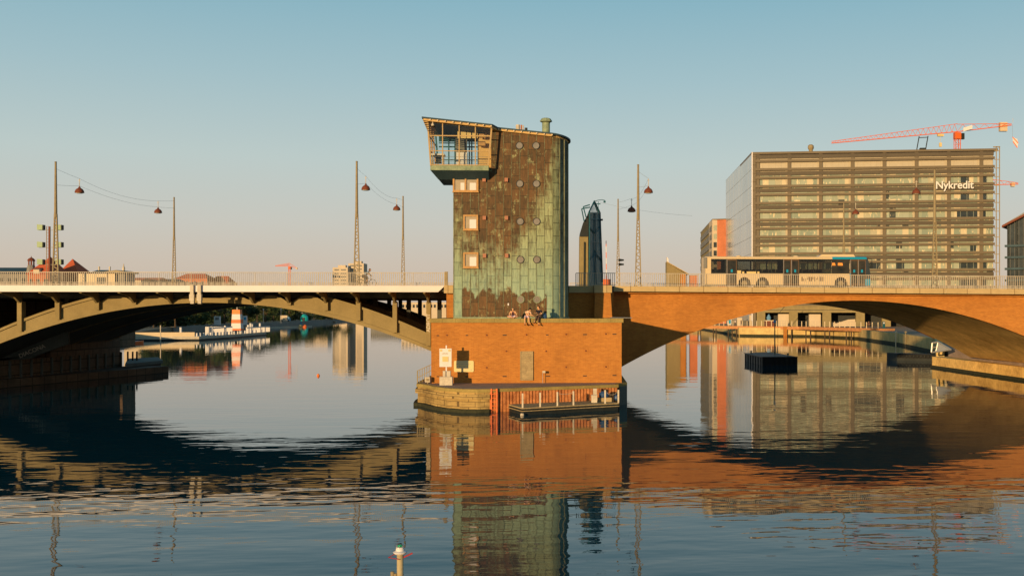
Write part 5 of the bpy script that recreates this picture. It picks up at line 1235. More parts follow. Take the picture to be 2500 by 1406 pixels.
# ================================================================= OFFICE BLOCK
def frame_from(a, b):       # local frame: x along the facade, y into the building, z up
    u = Vector((b.x - a.x, b.y - a.y, 0)); L = u.length; u.normalize(); n_ = Vector((-u.y, u.x, 0))
    M = Matrix((u, n_, Vector((0, 0, 1)))).transposed().to_4x4(); M.translation = Vector((a.x, a.y, 0)); return M, L
oA, oB, oC = atd(1835, 372, 345), atd(2436, 363.5, 337), atd(1772, 440, 418)
M, LF = frame_from(oA, oB)
def zo(py): return H - (py - HZ) * 345 / F
zroof = zo(372); Minv = M.inverted(); cl = Minv @ Vector((oC.x, oC.y, 0)); DX, DYY = cl.x, cl.y
MT['louvre'] = mat('brown_louvre_metal', (0.145, 0.112, 0.070), 0.5, var=0.12, sc=0.2, fine=2)
MT['spandrel'] = mat('spandrel_slats', (0.10, 0.08, 0.055), 0.55, var=0.15, sc=0.15, fine=2)
MT['facade_col'] = mat('pale_column', (0.42, 0.35, 0.24), 0.6, var=0.08)
def officeglass(name):
    m, nt, b = newmat(name); L = nt.links.new
    tc = N(nt, 'ShaderNodeTexCoord'); mp = N(nt, 'ShaderNodeMapping'); L(tc.outputs['UV'], mp.inputs[0])
    sp = N(nt, 'ShaderNodeSeparateXYZ'); L(tc.outputs['UV'], sp.inputs[0])
    fl = N(nt, 'ShaderNodeMath', operation='FLOOR'); L(sp.outputs[0], fl.inputs[0])
    cb = N(nt, 'ShaderNodeCombineXYZ'); L(fl.outputs[0], cb.inputs[0]); 
    f2 = N(nt, 'ShaderNodeMath', operation='FLOOR'); L(sp.outputs[1], f2.inputs[0]); L(f2.outputs[0], cb.inputs[1])
    wn = N(nt, 'ShaderNodeTexWhiteNoise'); L(cb.outputs[0], wn.inputs['Vector'])
    # desks, lamps and ceiling strips seen in the rooms behind the panes
    no = N(nt, 'ShaderNodeTexNoise'); mp.inputs['Scale'].default_value = (2.2, 1.4, 1); L(mp.outputs[0], no.inputs['Vector']); no.inputs['Scale'].default_value = 1.7; no.inputs['Detail'].default_value = 4
    r1 = N(nt, 'ShaderNodeValToRGB'); L(wn.outputs[0], r1.inputs[0]); e = r1.color_ramp.elements; r1.color_ramp.interpolation = 'CONSTANT'
    e[0].color = (0.27, 0.30, 0.22, 1); e[1].position = 0.90; e[1].color = (0.52, 0.44, 0.29, 1)
    for p_, c_ in ((0.35, (0.32, 0.345, 0.26, 1)), (0.62, (0.22, 0.26, 0.20, 1)), (0.78, (0.38, 0.35, 0.24, 1)), (0.86, (0.05, 0.06, 0.055, 1))): q_ = e.new(p_); q_.color = c_
    mr = N(nt, 'ShaderNodeMapRange'); L(no.outputs[0], mr.inputs[0]); mr.inputs[1].default_value = 0.60; mr.inputs[2].default_value = 0.66
    mx = N(nt, 'ShaderNodeMixRGB'); L(mr.outputs[0], mx.inputs[0]); L(r1.outputs[0], mx.inputs[1]); mx.inputs[2].default_value = (0.66, 0.54, 0.34, 1)
    L(mx.outputs[0], b.inputs['Base Color']); b.inputs['Roughness'].default_value = 0.3; b.inputs['Specular IOR Level'].default_value = 0.25
    return m
MT['officeglass'] = officeglass('office_windows')
MT['blindglass'] = mat('drawn_blinds', (0.42, 0.36, 0.26), 0.35, var=0.06, sc=0.4)
MT['dimglass'] = mat('unlit_windows', (0.035, 0.045, 0.05), 0.15, var=0.5, sc=0.3)
t = thing('office_block', 'large brown-banded glass office block with white sign letters behind the bus', 'building', tuple(M @ Vector((LF / 2, 10, 2.3))))
mb = MB(M); mb.prism([(0.4, 0.9), (LF - 1.2, 0.9), (LF - 1.2 + DX, DYY), (DX + 0.3, DYY)], zo(763), zroof - 0.4); mb.build('core', MT['buildgrey'], t)
mb = MB(M); mb.prism([(0, -0.2), (LF, -0.2), (LF + DX, DYY + 0.3), (DX, DYY + 0.3)], zroof - 0.7, zroof); mb.build('roof', MT['louvre'], t)
sp_ = 41.0; 
for i in range(9):
    o_ = sp_ * i
    mb = MB(M); z1, z0 = zo(379 + o_), zo(388 + o_)
    mb.box(1.4, LF - 1.2, 0.05, 0.5, z0, z1)
    for k in range(4): z = z0 + (z1 - z0) * (k + 0.25) / 4; mb.box(1.4, LF - 1.2, -0.02, 0.049, z, z + 0.16)
    mb.build('spandrel', MT['spandrel'], t)
    for a_ in (391.3, 411.8):
        mb = MB(M); mb.box(1.2, LF - 1.0, -0.45, 0.4, zo(a_ + 5.8 + o_), zo(a_ + o_)); mb.build('louvre_beam', MT['louvre'], t)
    # ribbon of panes for the storey
    mb = MB(M); npan = 37; x0_, x1_ = 1.5, LF - 1.3; zz0, zz1 = zo(421 + o_), zo(388 + o_)
    for k in range(npan):
        a0 = x0_ + (x1_ - x0_) * k / npan; a1 = x0_ + (x1_ - x0_) * (k + 1) / npan
        mb.quad((a0 + .04, 0.62, zz0), (a1 - .04, 0.62, zz0), (a1 - .04, 0.62, zz1), (a0 + .04, 0.62, zz1), uv=[(k + .01, i * 7.3 + .01), (k + .99, i * 7.3 + .01), (k + .99, i * 7.3 + .95), (k + .01, i * 7.3 + .95)])
        mb.box(a0 - .04, a0 + .04, 0.55, 0.66, zz0, zz1)
    mb.build('window_band', MT['blindglass'] if i == 0 else MT['officeglass'], t, recalc=False)
    if i in (1, 2, 3, 5, 6, 7, 8):   # unlit stretches of the lower floors
        for (a_, b2) in {1: ((.865, .90), (.95, .975)), 2: ((.865, .90), (.95, .975)), 3: ((.85, .97),), 5: ((.905, .93),), 6: ((.42, .52), (.60, .63), (.86, .975)), 7: ((.86, .975),), 8: ((.44, .74), (.86, .975))}[i]:
            mb = MB(M); mb.box(x0_ + (x1_ - x0_) * a_, x0_ + (x1_ - x0_) * b2, 0.585, 0.61, zo(411 + o_), zo(398 + o_)); mb.build('unlit_window', MT['dimglass'], t)
    # ceiling strips and desk clutter just behind the glass line, a few per floor
ncol = 8
for k in range(ncol):
    x = 2.0 + (LF - 4.5) * k / (ncol - 0.75)
    mb = MB(M); mb.box(x - 0.5, x + 0.55, 0.1, 0.55, zo(763), zroof - 0.8); mb.build('column', MT['louvre'], t)
    mb = MB(M); mb.box(x - 1.15, x - 0.52, 0.40, 0.56, zo(763), zo(392)); mb.build('column', MT['facade_col'], t)
# corner strip and left glass wall
mb = MB(M); mb.box(0.0, 0.35, -0.25, 0.6, 2.3, zroof); mb.build('corner_fin', MT['white'], t)
mb = MB(M); mb.box(0.36, 1.35, -0.05, 0.5, 2.3, zroof - 0.8)
for i in range(19): mb.box(0.3, 1.4, -0.35, -0.06, zo(383 + 20.5 * i), zo(382 + 20.5 * i))
mb.build('corner_column', MT['louvre'], t)
MT['leftglass'] = mat('pale_reflecting_glass', (0.36, 0.37, 0.36), 0.12, var=0.12, sc=0.06, spec=1.0, col2=(0.42, 0.42, 0.40))
def lrp(f): return (0.0 + DX * f, 0.0 + DYY * f)
for i in range(10):
    z1, z0 = zroof - 0.1 - i * 5.46, zroof - 0.1 - (i + 1) * 5.46 + 0.1
    mb = MB(M)
    for k in range(9):
        p0, p1 = lrp(k / 9 + 0.002), lrp((k + 1) / 9 - 0.002); mb.hexa([(p0[0], p0[1], z0), (p1[0], p1[1], z0), (p1[0] + .25, p1[1], z0), (p0[0] + .25, p0[1], z0)], [(p0[0], p0[1], z1), (p1[0], p1[1], z1), (p1[0] + .25, p1[1], z1), (p0[0] + .25, p0[1], z1)])
    mb.build('glass_wall', MT['leftglass'], t)
mb = MB(M); p0, p1 = lrp(0.003), lrp(1.0); mb.hexa([(p0[0] + .15, p0[1], 2.3), (p1[0] + .15, p1[1], 2.3), (p1[0] + .6, p1[1], 2.3), (p0[0] + .6, p0[1], 2.3)], [(p0[0] + .15, p0[1], zroof - .2), (p1[0] + .15, p1[1], zroof - .2), (p1[0] + .6, p1[1], zroof - .2), (p0[0] + .6, p0[1], zroof - .2)]); mb.build('joint_backing', MT['mastpaint'], t)
# right-hand open steel frame
fr = MB(M)
for x in (LF - 0.5, LF + 0.5): fr.box(x - 0.12, x + 0.12, -0.3, -0.05, 2.3, zroof + 0.6)
for i in range(19): z = zo(378 + 20.5 * i); fr.box(LF - 1.1, LF + 0.5, -0.28, -0.10, z - 0.1, z + 0.1)
fr.box(LF - 1.4, LF + 0.65, -0.3, 0.1, zroof + 0.3, zroof + 0.62); fr.build('side_frame', MT['mastpaint'], t)
# colonnade at the foot
mb = MB(M); mb.box(-1, LF, -0.3, 14, zo(763), zo(746)); mb.build('lower_slab', MT['concrete'], t)
mb = MB(M); mb.box(-1, LF, -0.34, -0.301, zo(757.5), zo(756.5)); mb.build('shadow_gap', MT['dark'], t)
for px in (1858, 1937, 2017.5, 2098, 2160, 2240):
    q = Minv @ atd(px, 780, 344); mb = MB(M); mb.box(q.x - 1.35, q.x + 1.35, -0.1, 2.2, 2.3, zo(763)); mb.build('pillar', MT['concrete'], t)
mb = MB(M); mb.box(-1, LF, 9, 9.5, 2.3, zo(763)); mb.build('rear_wall', MT['dark'], t)
for a_, b2, py in ((1900, 1927, 765.5), (1975, 2003, 766), (1800, 1812, 775), (1830, 1848, 768)):
    qa_, qb_ = Minv @ atd(a_, 780, 346), Minv @ atd(b2, 780, 346); mb = MB(M); mb.box(qa_.x, qb_.x, 2.3, 5, 2.3, zo(py + 1)); mb.build('cream_panel', MT['buildcream'], t)
mb = MB(M); q0, q1 = Minv @ atd(2030, 780, 345), Minv @ atd(2087, 780, 345); mb.prismY([(q0.x, 2.3), (q1.x, 2.3), (q1.x, zo(779)), (q0.x + (q1.x - q0.x) * .7, zo(780)), (q0.x + (q1.x - q0.x) * .2, zo(789)), (q0.x, zo(786))], 2.4, 3.4); mb.build('stair_wall', MT['buildcream'], t)
# lettering on the facade
z = zo(465); q0, q1 = Minv @ atd(2285, 459, 338), Minv @ atd(2375, 459, 338)
cu = bpy.data.curves.new('lettering', 'FONT'); cu.body = 'Nykredit'; cu.size = 3.0; cu.offset = 0.055; cu.extrude = 0.12
tmp = bpy.data.objects.new('tmp', cu); COL.objects.link(tmp); dg = bpy.context.evaluated_depsgraph_get(); me = bpy.data.meshes.new_from_object(tmp.evaluated_get(dg)); bpy.data.objects.remove(tmp)
xs = [v.co.x for v in me.vertices]; k = (q1.x - q0.x) / (max(xs) - min(xs)); me.transform(Matrix.Translation((-min(xs), 0, 0))); me.transform(Matrix.Diagonal((k, 1.12, 1, 1)))
me.transform(Matrix.Rotation(R(90), 4, 'X')); me.transform(Matrix.Translation((q0.x, -1.05, zo(467.2)))); me.transform(M); me.transform(Matrix.Translation(-OFF[t.name]))
MT['letters'] = mat('white_letters', (0.66, 0.62, 0.58), 0.5, var=0.01); me.materials.clear(); me.materials.append(MT['letters'])
lo = bpy.data.objects.new('sign_letters', me); COL.objects.link(lo); lo.parent = t; OFF[lo.name] = OFF[t.name]
# roof furniture
q = Minv @ atd(1977, 365, 350); mb = MB(M); mb.lathe([(0.6, zroof), (0.65, zroof + .8), (1.0, zroof + 1.5), (0.9, zroof + 2.3), (0.5, zroof + 2.6)], q.x, 3, 10); mb.build('roof_vent', MT['mastpaint'], t)
fr = MB(M)
for px, dx in ((2233, .6), (2254, .6)): q = Minv @ atd(px, 365, 345); fr.bar((q.x, 2, zroof), (q.x + .8, 2, zroof + 4.6), 0.28, 0.28, up=(0, 1, 0))
q = Minv @ atd(2233, 365, 345); q2 = Minv @ atd(2254, 365, 345); fr.bar((q.x + .7, 2, zroof + 4.1), (q2.x + .8, 2, zroof + 4.2), 0.22); fr.box(q.x + 1, q2.x, 1.5, 3, zroof, zroof + .8); fr.build('cleaning_gantry', MT['black'], t)

# small block with the brick corner, left of the office block
t = thing('office_building', 'smaller building with tan window grid and plain orange brick corner left of the office block', 'building', tuple(atd(1750, 690, 440)))
a0, a1, a2, a3 = atd(1739, 537, 430), atd(1751, 537, 430), atd(1776, 537, 428), atd(1711, 560, 500)
def wallq(pa, pb, z0, z1, th, name, m, par=t):
    M2, L2 = frame_from(pa, pb); mb = MB(M2); mb.box(0, L2, 0, th, z0, z1); return mb.build(name, m, par), M2, L2
zt_ = a0.z
wallq(a1, a2, 2.3, zt_, 14, 'brick_corner', MT['farred'])
_, M2, L2 = wallq(a0, a1 + (a0 - a1) * 0.002, 2.3, zt_, 14, 'window_bay', MT['buildcream'])
for i in range(7): mb = MB(M2); mb.box(0.5, L2 - 0.2, -0.1, 0.1, zt_ - 4.3 - i * 3.4, zt_ - 2.2 - i * 3.4); mb.build('window', MT['officeglass'] if i < 2 else MT['dimglass'], t)
_, M2, L2 = wallq(a3, a0 + (a3 - a0) * 0.003, 2.3, zt_, 3, 'side_wall', MT['concrete'])
for i in range(7): mb = MB(M2); mb.box(0.8, L2 - 0.8, -0.25, 0.0, zt_ - 4.3 - i * 3.4, zt_ - 2.2 - i * 3.4); mb.build('window_row', MT['buildgrey'], t)
mb = MB(); mb.prism([xy(a3), xy(a0), xy(a2), (a2.x + 5, a2.y + 60), (a3.x, a3.y + 2)], zt_, zt_ + 0.4); mb.build('roof', MT['louvre'], t)

# wedge-roofed building by the brick span
d_ = 500
t = thing('wedge_building', 'low ribbed building with a slanting roof and a white fin on its tip', 'building', tuple(atd(1655, 700, 500)))
d_ = 500
def pp(px, py): q = atd(px, py, d_); return q
a_, b2 = pp(1628, 640), pp(1676, 668); M2, L2 = frame_from(a_, b2)
mb = MB(M2); mb.prismY([(0, 2.3), (L2, 2.3), (L2, b2.z - .3), (0, a_.z)], 0, 12); mb.build('wall', MT['concrete'], t)
mb = MB(M2)
for i in range(15): x = L2 * (i + .5) / 15; mb.box(x - .07, x + .07, -0.12, 0.0, 2.3, a_.z + (b2.z - a_.z) * (i + .5) / 15 - 0.4)
mb.build('ribs', MT['mastpaint'], t)
mb = MB(M2); mb.hexa([(0, -.3, a_.z), (L2 + 1, -.3, b2.z - .4), (L2 + 1, 12.3, b2.z - .4), (0, 12.3, a_.z)], [(0, -.3, a_.z + .35), (L2 + 1, -.3, b2.z), (L2 + 1, 12.3, b2.z), (0, 12.3, a_.z + .35)]); mb.build('roof', MT['sandstone'], t)
f0 = pp(1628, 627); mb = MB(M2); mb.prismY([(0, a_.z + .3), (0.9, a_.z - .1), (0.7, f0.z - .8), (0, f0.z)], 0.2, 6); mb.build('fin', MT['white'], t)
for i, (p0, p1, py, m_, lab) in enumerate(((1661, 1674, 669, 'brick', 'orange pillar-like block right of the wedge building'), (1684, 1702, 673, 'farred', 'low reddish block with posts just left of the bus rear'))):
    q0, q1 = pp(p0, py), pp(p1, py); t = thing('kiosk', lab, 'building', tuple(q0)); M2, L2 = frame_from(q0, q1); mb = MB(M2); mb.box(0, L2, -2, 3, 2.3, q0.z); mb.build('wall', MT[m_], t); mb = MB(M2); mb.box(-.2, L2 + .2, -2.2, 3.2, q0.z, q0.z + .2); mb.build('roof', MT['coping'], t)

# dark framed building on the far right
t = thing('glass_building', 'dark steel framed glass building with a rising roof at the right edge of the photo', 'building', tuple(atd(2500, 700, 300)))
q0, q1 = atd(2454, 548, 300), atd(2600, 470, 292); M2, L2 = frame_from(q0, q1)
mb = MB(M2); mb.prismY([(0.3, 2.3), (L2, 2.3), (L2, q1.z - .6), (0.3, q0.z - .6)], 1.2, 14); mb.build('glass_core', MT['dimglass'], t)
for py in (600, 628, 656, 684):
    z = atd(2454, py, 300).z; mb = MB(M2); mb.box(-.2, L2, 0.3, 1.3, z - .35, z + .25); mb.build('floor_edge', MT['greenroof'], t)
for i in range(9): x = 0.6 + i * 2.35; mb = MB(M2); mb.box(x - .13, x + .13, 0.6, 1.1, 2.3, q0.z + (q1.z - q0.z) * x / L2 - .5); mb.build('mullion', MT['black'], t)
for i in range(16): x = 1.2 + i * 1.15; mb = MB(M2); mb.box(x - .03, x + .03, 1.05, 1.2, 2.3, q0.z + (q1.z - q0.z) * x / L2 - .6); mb.build('glazing_bar', MT['buildgrey'], t)
mb = MB(M2); mb.hexa([(-.8, -.6, q0.z - .9), (L2, -.6, q1.z - .9), (L2, 14, q1.z - .9), (-.8, 14, q0.z - .9)], [(-.8, -.6, q0.z - .3), (L2, -.6, q1.z - .3), (L2, 14, q1.z - .3), (-.8, 14, q0.z - .3)]); mb.build('roof', MT['lamp'], t)
mb = MB(M2); mb.hexa([(-.8, -.6, q0.z - .29), (L2, -.6, q1.z - .29), (L2, 13, q1.z - .29), (-.8, 13, q0.z - .29)], [(1, 3, q0.z + 1.2), (L2, 3, q1.z + 1.6), (L2, 13, q1.z + 1.6), (1, 13, q0.z + 1.2)]); mb.build('upper_roof', MT['pale'], t)

# tower cranes
def crane(name_label, mast_top, mast_base_z, jib_tip, cj_tip, d, sc, m='cranered', group='tower cranes'):
    kw = 1.0 if sc >= 1 and d < 450 else 0.5
    t = thing('tower_crane', name_label, 'crane', (mast_top.x, mast_top.y, mast_base_z), group)
    mb = MB(); w_ = 0.95 * sc; x, y = mast_top.x, mast_top.y
    for sx_ in (-1, 1):
        for sy_ in (-1, 1): mb.box(x + sx_ * w_ - .12 * sc, x + sx_ * w_ + .12 * sc, y + sy_ * w_ - .12 * sc, y + sy_ * w_ + .12 * sc, mast_base_z, mast_top.z - 1.2 * sc)
    z = mast_base_z; k = 0
    while z < mast_top.z - 2.5 * sc:
        s_ = 1 if k % 2 else -1
        for yy in (y - w_, y + w_): mb.bar((x - s_ * w_, yy, z), (x + s_ * w_, yy, z + 2 * w_), 0.11 * sc); mb.bar((x - w_, yy, z), (x + w_, yy, z), .1 * sc)
        z += 2 * w_; k += 1
    mb.build('mast', MT[m], t)
    mb = MB(); mb.box(x - 1.25 * sc, x + 1.25 * sc, y - 1.1 * sc, y + 1.1 * sc, mast_top.z - 3.0 * sc, mast_top.z - 0.4 * sc); mb.build('slewing_unit', MT[m], t)
    mb = MB(); mb.box(x + 1.3 * sc, x + 2.4 * sc, y - 1.6 * sc, y - .3 * sc, mast_top.z - 3.2 * sc, mast_top.z - .8 * sc); mb.build('cab', MT['black'], t)
    def girder(a, b2, h0, h1, nm, n):
        mb = MB(); mb.bar(a, b2, .42 * sc, .32 * sc); ua, ub = a + Vector((0, 0, h0)), b2 + Vector((0, 0, h1)); mb.bar(ua, ub, .2 * sc, .2 * sc)
        for i in range(n):
            f, g, h = i / n, (i + .5) / n, (i + 1) / n
            mb.bar(a.lerp(b2, f), ua.lerp(ub, g), .13 * sc); mb.bar(ua.lerp(ub, g), a.lerp(b2, h), .13 * sc)
        return mb.build(nm, MT[m], t)
    base = Vector((x, y, mast_top.z)); girder(base, jib_tip, 3.2 * sc, 0.7 * sc, 'jib', 24)
    girder(base, cj_tip, 3.0 * sc, 0.6 * sc, 'counter_jib', 5)
    mb = MB(); q = base.lerp(cj_tip, 0.86); mb.box(q.x - 1.5 * sc * kw, q.x + 1.5 * sc * kw, y - .8 * sc, y + .8 * sc, q.z - 2.0 * sc * kw, q.z + 1.6 * sc * kw); mb.build('counterweight', MT['cranewhite'], t)
    return t, base
d_ = 430
bt = atd(2337, 322, d_)
t, base = crane('large red tower crane with its jib over the roof of the office block', bt, 2.3, atd(2030, 350, d_), atd(2470, 306, d_), d_, 1.0)
q = base.lerp(atd(2030, 350, d_), 0.13); mb = MB(); q = atd(2296, 331, d_); mb.box(q.x - 1.2, q.x + 1.2, q.y - .6, q.y + .6, q.z - .4, q.z + .5); mb.tube(q, q - Vector((0, 0, 3.0)), .05, n=4); mb.lathe([(0.1, -5.0), (0.6, -4.2), (0.75, -3.2), (0.3, -2.9)], 0, 0, 8); 
mb = MB(); mb.box(q.x - 1.2, q.x + 1.2, q.y - .6, q.y + .6, q.z - .4, q.z + .5); mb.tube(q, q - Vector((0, 0, 3.0)), .06, n=4); mb.box(q.x - .5, q.x + .5, q.y - .3, q.y + .3, q.z - 4.6, q.z - 3.0); mb.build('trolley', MT['shade'], t)
mb = MB(); a_ = atd(2352, 318, d_ - 1.5); b2 = atd(2374, 311, d_ - 1.5); mb.hexa([a_ + Vector((0, 0, -.6)), b2 + Vector((0, 0, -.6)), b2 + Vector((0, .2, -.6)), a_ + Vector((0, .2, -.6))], [a_ + Vector((0, 0, .9)), b2 + Vector((0, 0, .9)), b2 + Vector((0, .2, .9)), a_ + Vector((0, .2, .9))]); mb.build('banner', MT['signwhite'], t)
mb = MB(); a_ = atd(2473, 300, d_); mb.tube(a_, a_ + Vector((0, 0, 1.8)), .06, n=4); mb.build('tip_mast', MT['cranewhite'], t)
bt = atd(2400, 452, 470); t, base = crane('orange red tower crane mostly hidden behind the right end of the office block', bt, 2.3, atd(2330, 452, 470), atd(2486, 450, 470), 470, 1.0)
bt = atd(707, 650, 900); t, base = crane('small hazy orange crane far away on the left horizon', bt, 1.9, atd(672, 650, 900), atd(727, 656, 900), 900, 0.85)
# banner flying at the right
q = [atd(2472, 335, 425), atd(2484, 340, 425), atd(2486, 350, 425), atd(2484, 361, 425), atd(2477, 352, 425), atd(2473, 346, 425)]
mb = MB(); mb.prismY([(v.x, v.z) for v in q], q[0].y - .05, q[0].y + .05); t = props(mb.build('flag', MT['signwhite']), 'small pale flag with a red edge hanging below the counterweight of the large crane', 'flag')
mb = MB(); mb.bar(q[0], q[2], .35, .12, up=(0, 1, 0)); mb.bar(q[5], q[3], .35, .12, up=(0, 1, 0)); mb.build('red_edge', MT['redpaint'], t)
mb = MB(); mb.tube(q[0] + Vector((0, 0, 5)), q[0], .04, n=4); mb.build('halyard', MT['wire'], t)

# ================================================================= RIGHT WATERSIDE
# boardwalk on piles
bw0, bw1, bw2 = gp(1600, 790.5, 2.85), gp(1700, 795, 2.85), gp(2158, 804, 2.85)
t = thing('boardwalk', 'reddish brown boardwalk on slender piles in front of the far promenade', 'boardwalk', tuple((bw1 + bw2) / 2 - Vector((0, 0, 2.9))))
bpts = [atd(1600, 793, 345), atd(1725, 797.5, 318), atd(1950, 798, 300), atd(2158, 803, 262)]
for v in bpts: v.z = 2.85
mb = MB()
for a_, b2 in zip(bpts, bpts[1:]):
    n_ = Vector((-(b2 - a_).y, (b2 - a_).x, 0)).normalized() * 3.2
    mb.hexa([a_ - Vector((0, 0, .85)), b2 - Vector((0, 0, .85)), b2 + n_ - Vector((0, 0, .85)), a_ + n_ - Vector((0, 0, .85))], [a_, b2, b2 + n_, a_ + n_])
mb.build('deck', MT['boardwalk'], t)
def onboard(px):
    for a_, b2 in zip(bpts, bpts[1:]):
        pa = PX + F * (a_.x * CA - a_.y * SA) / dep(a_.x, a_.y); pb = PX + F * (b2.x * CA - b2.y * SA) / dep(b2.x, b2.y)
        if pa <= px <= pb: return a_.lerp(b2, (px - pa) / (pb - pa))
    return bpts[-1].copy()
for px in (1706, 1712, 1743, 1750, 1781, 1791, 1802, 1833, 1844, 1877, 1888, 1922, 1934, 1971, 1983, 2021, 2033, 2074, 2086, 2130, 2140):
    q = onboard(px) + Vector((0, 0.4, 0)); mb = MB(); mb.tube((q.x, q.y, -1), (q.x, q.y, 2.0), 0.17, n=8); mb.build('pile', MT['bark'], t)
px = 1735.0
while px < 2150:
    q = onboard(px); mb = MB(); mb.box(q.x - .09, q.x + .09, q.y + .1, q.y + .26, 2.84, 2.84 + 1.55); mb.build('railing_post', MT['cream'], t); px += 11.4 + (px - 1735) * 0.0035
mb = MB()
for z in (3.35, 3.85, 4.35):
    for a_, b2 in zip(bpts, bpts[1:]): mb.tube(a_ + Vector((0, .18, z - 2.85)), b2 + Vector((0, .18, z - 2.85)), 0.018, n=4)
mb.build('railing_wire', MT['wire'], t)
q = onboard(1918); mb = MB(); mb.box(q.x - .5, q.x + .5, q.y - .5, q.y - .1, -0.5, 2.86); props(mb.build('access_ladder', MT['brick']), 'orange ladder panel hanging from the middle of the boardwalk down to the water', 'ladder')
# poster stand, small pylon, people, stall
q = onboard(1789) + Vector((0, 4, 0)); t = thing('poster_stand', 'white framed poster stand with a teal picture on the boardwalk', 'sign', (q.x, q.y, 2.5))
z0_, z1_ = ZY(793, q.x, q.y), ZY(777, q.x, q.y); mb = MB(); mb.box(q.x - .6, q.x + .6, q.y, q.y + .15, z0_, z1_); mb.build('frame', MT['signwhite'], t); mb = MB(); mb.box(q.x - .4, q.x + .4, q.y - .03, q.y - .001, z0_ + .35, z1_ - .2); mb.build('poster', MT['cyan'], t); mb = MB(); mb.box(q.x - .4, q.x + .4, q.y, q.y + .15, 2.3, z0_); mb.build('foot', MT['mastpaint'], t)
q = atd(2158, 788, 300); t = thing('info_pylon', 'slim dark information pylon at the right end of the boardwalk', 'sign', (q.x, q.y, 2.3)); mb = MB(); mb.box(q.x - .35, q.x + .35, q.y, q.y + .3, 2.3, ZY(785, q.x, q.y)); mb.build('body', MT['darkgreen'], t); mb = MB(); mb.box(q.x - .18, q.x + .18, q.y - .03, q.y - .001, ZY(790, q.x, q.y), ZY(786.5, q.x, q.y)); mb.build('display', MT['signwhite'], t)
def tiny(loc, label, face, shirt, pants, bike=False, sit=False):
    J = dict(pelvis=V(0, 0, .95), waist=V(0, 0, 1.1), chest=V(0, 0, 1.32), neck=V(0, 0, 1.5), skull=V(0, 0, 1.6), lsho=V(-.18, 0, 1.42), lelb=V(-.25, 0, 1.15), lwri=V(-.24, -.05, .92), rsho=V(.18, 0, 1.42), relb=V(.26, 0, 1.15), rwri=V(.24, -.08, .92),
             lhip=V(-.1, 0, .92), lkne=V(-.12, -.04, .5), lank=V(-.14, .12, .1), rhip=V(.1, 0, .92), rkne=V(.12, -.12, .5), rank=V(.12, -.16, .1))
    return person(label, loc, J, (shirt, pants, MT['blkcloth']), 'short', MT['brownhair'], face, trousers='long')
for px, lab, s_ in ((1800, 'walker in a pale shirt on the boardwalk right of the poster stand', 'signwhite'), (1815, 'walker in dark clothes on the boardwalk, right of the pale-shirted one', 'blkcloth'), (2129, 'figure in dark and white near the right end of the boardwalk', 'plum')):
    q = onboard(px) + Vector((0, 1.5, 0)); tiny((q.x, q.y, 2.86), lab, V(1, -.4, 0), MT[s_], MT['trouser'])
for px, lab, s_ in ((1814, 'passenger in dark clothes standing in the bus, the left one of two at the window', 'blkcloth'), (1827, 'passenger in a plum top standing in the bus, right of the other one', 'plum')): tiny((XY(px, BY + .8), BY + .8, zr_ + .05), lab, V(1 if px < 1820 else -1, -.3, 0), MT[s_], MT['trouser'])
q = atd(1878, 790, 325); t = thing('stall', 'small stall with a blue figure-like canopy in front of the colonnade', 'stall', (q.x, q.y, 2.3))
mb = MB(); mb.box(q.x - 1.3, q.x + 1.3, q.y - 1, q.y + 1, 2.3, 4.2); mb.build('counter', MT['lamp'], t); mb = MB(); mb.box(q.x - 1.5, q.x + 1.5, q.y - 1.2, q.y + 1.2, 4.201, 4.45); mb.build('counter_top', MT['cream'], t)
mb = MB(); mb.lathe([(0.5, 4.46), (0.7, 5.2), (0.3, 6.0), (.05, 6.3)], q.x - .2, q.y - .3, 10); mb.build('canopy', MT['bluecloth'], t)
mb = MB(); mb.bar((q.x + 1.0, q.y, 4.2), (q.x + 5.2, q.y, 9.2), .12); mb.build('flagpole', MT['black'], t)
# lamp on a tall pole rising from the float
def floatbox(pts, z1, m='black', z0=-0.6): mb = MB(); mb.prism(pts, z0, z1); return mb
c0, c1, c2, c3 = gp(1818, 861, 1.15), gp(1861, 871.5, 1.1), gp(1947, 871, 1.1), gp(1890, 859.5, 1.15)
c0b = gp(1862, 858.5, 1.15)
t = thing('mooring_float', 'large dark steel float with a tall thin pole in the water under the brick arch', 'float', ((c0.x + c2.x) / 2, (c0.y + c2.y) / 2, 0))
mb = floatbox([xy(c0), xy(c1), xy(c2), xy(c3), xy(c0b)], 1.1); mb.build('hull', MT['floatsteel'] if 'floatsteel' in MT else MT.setdefault('floatsteel', mat('dark_blue_green_steel', (0.016, 0.021, 0.02), 0.5, var=0.4, sc=0.6)), t)
for a_, b2 in ((c0, c1), (c1, c2)):
    for k in range(7):
        p = a_.lerp(b2, (k + .5) / 7); mb = MB(); mb.box(p.x - .09, p.x + .09, p.y - .12, p.y + .02, -.2, 1.0); mb.build('fender', MT['tyre'], t)
    mb = MB(); mb.bar(Vector((a_.x, a_.y - .05, 1.08)), Vector((b2.x, b2.y - .05, 1.08)), .16, .12); mb.build('rim', MT['floatsteel'], t)
for f in (.15, .85): p = c0.lerp(c2, f); mb = MB(); mb.lathe([(.12, 1.1), (.1, 1.35), (.2, 1.4), (.18, 1.48)], p.x, p.y + .6, 8); mb.build('bollard', MT['mastpaint'], t)
q = (c0b + c2) / 2; x, y = q.x - .6, q.y; mb = MB(); mb.tube((x, y, 1.1), (x, y, ZY(786, x, y)), 0.10, 0.07, 8); mb.build('pole', MT['mastpaint'], t)
mb = MB(); mb.tube((x, y, ZY(788, x, y)), (x, y, ZY(780, x, y)), 0.25, 0.1, 8); mb.build('top_mark', MT['bluecloth'], t)
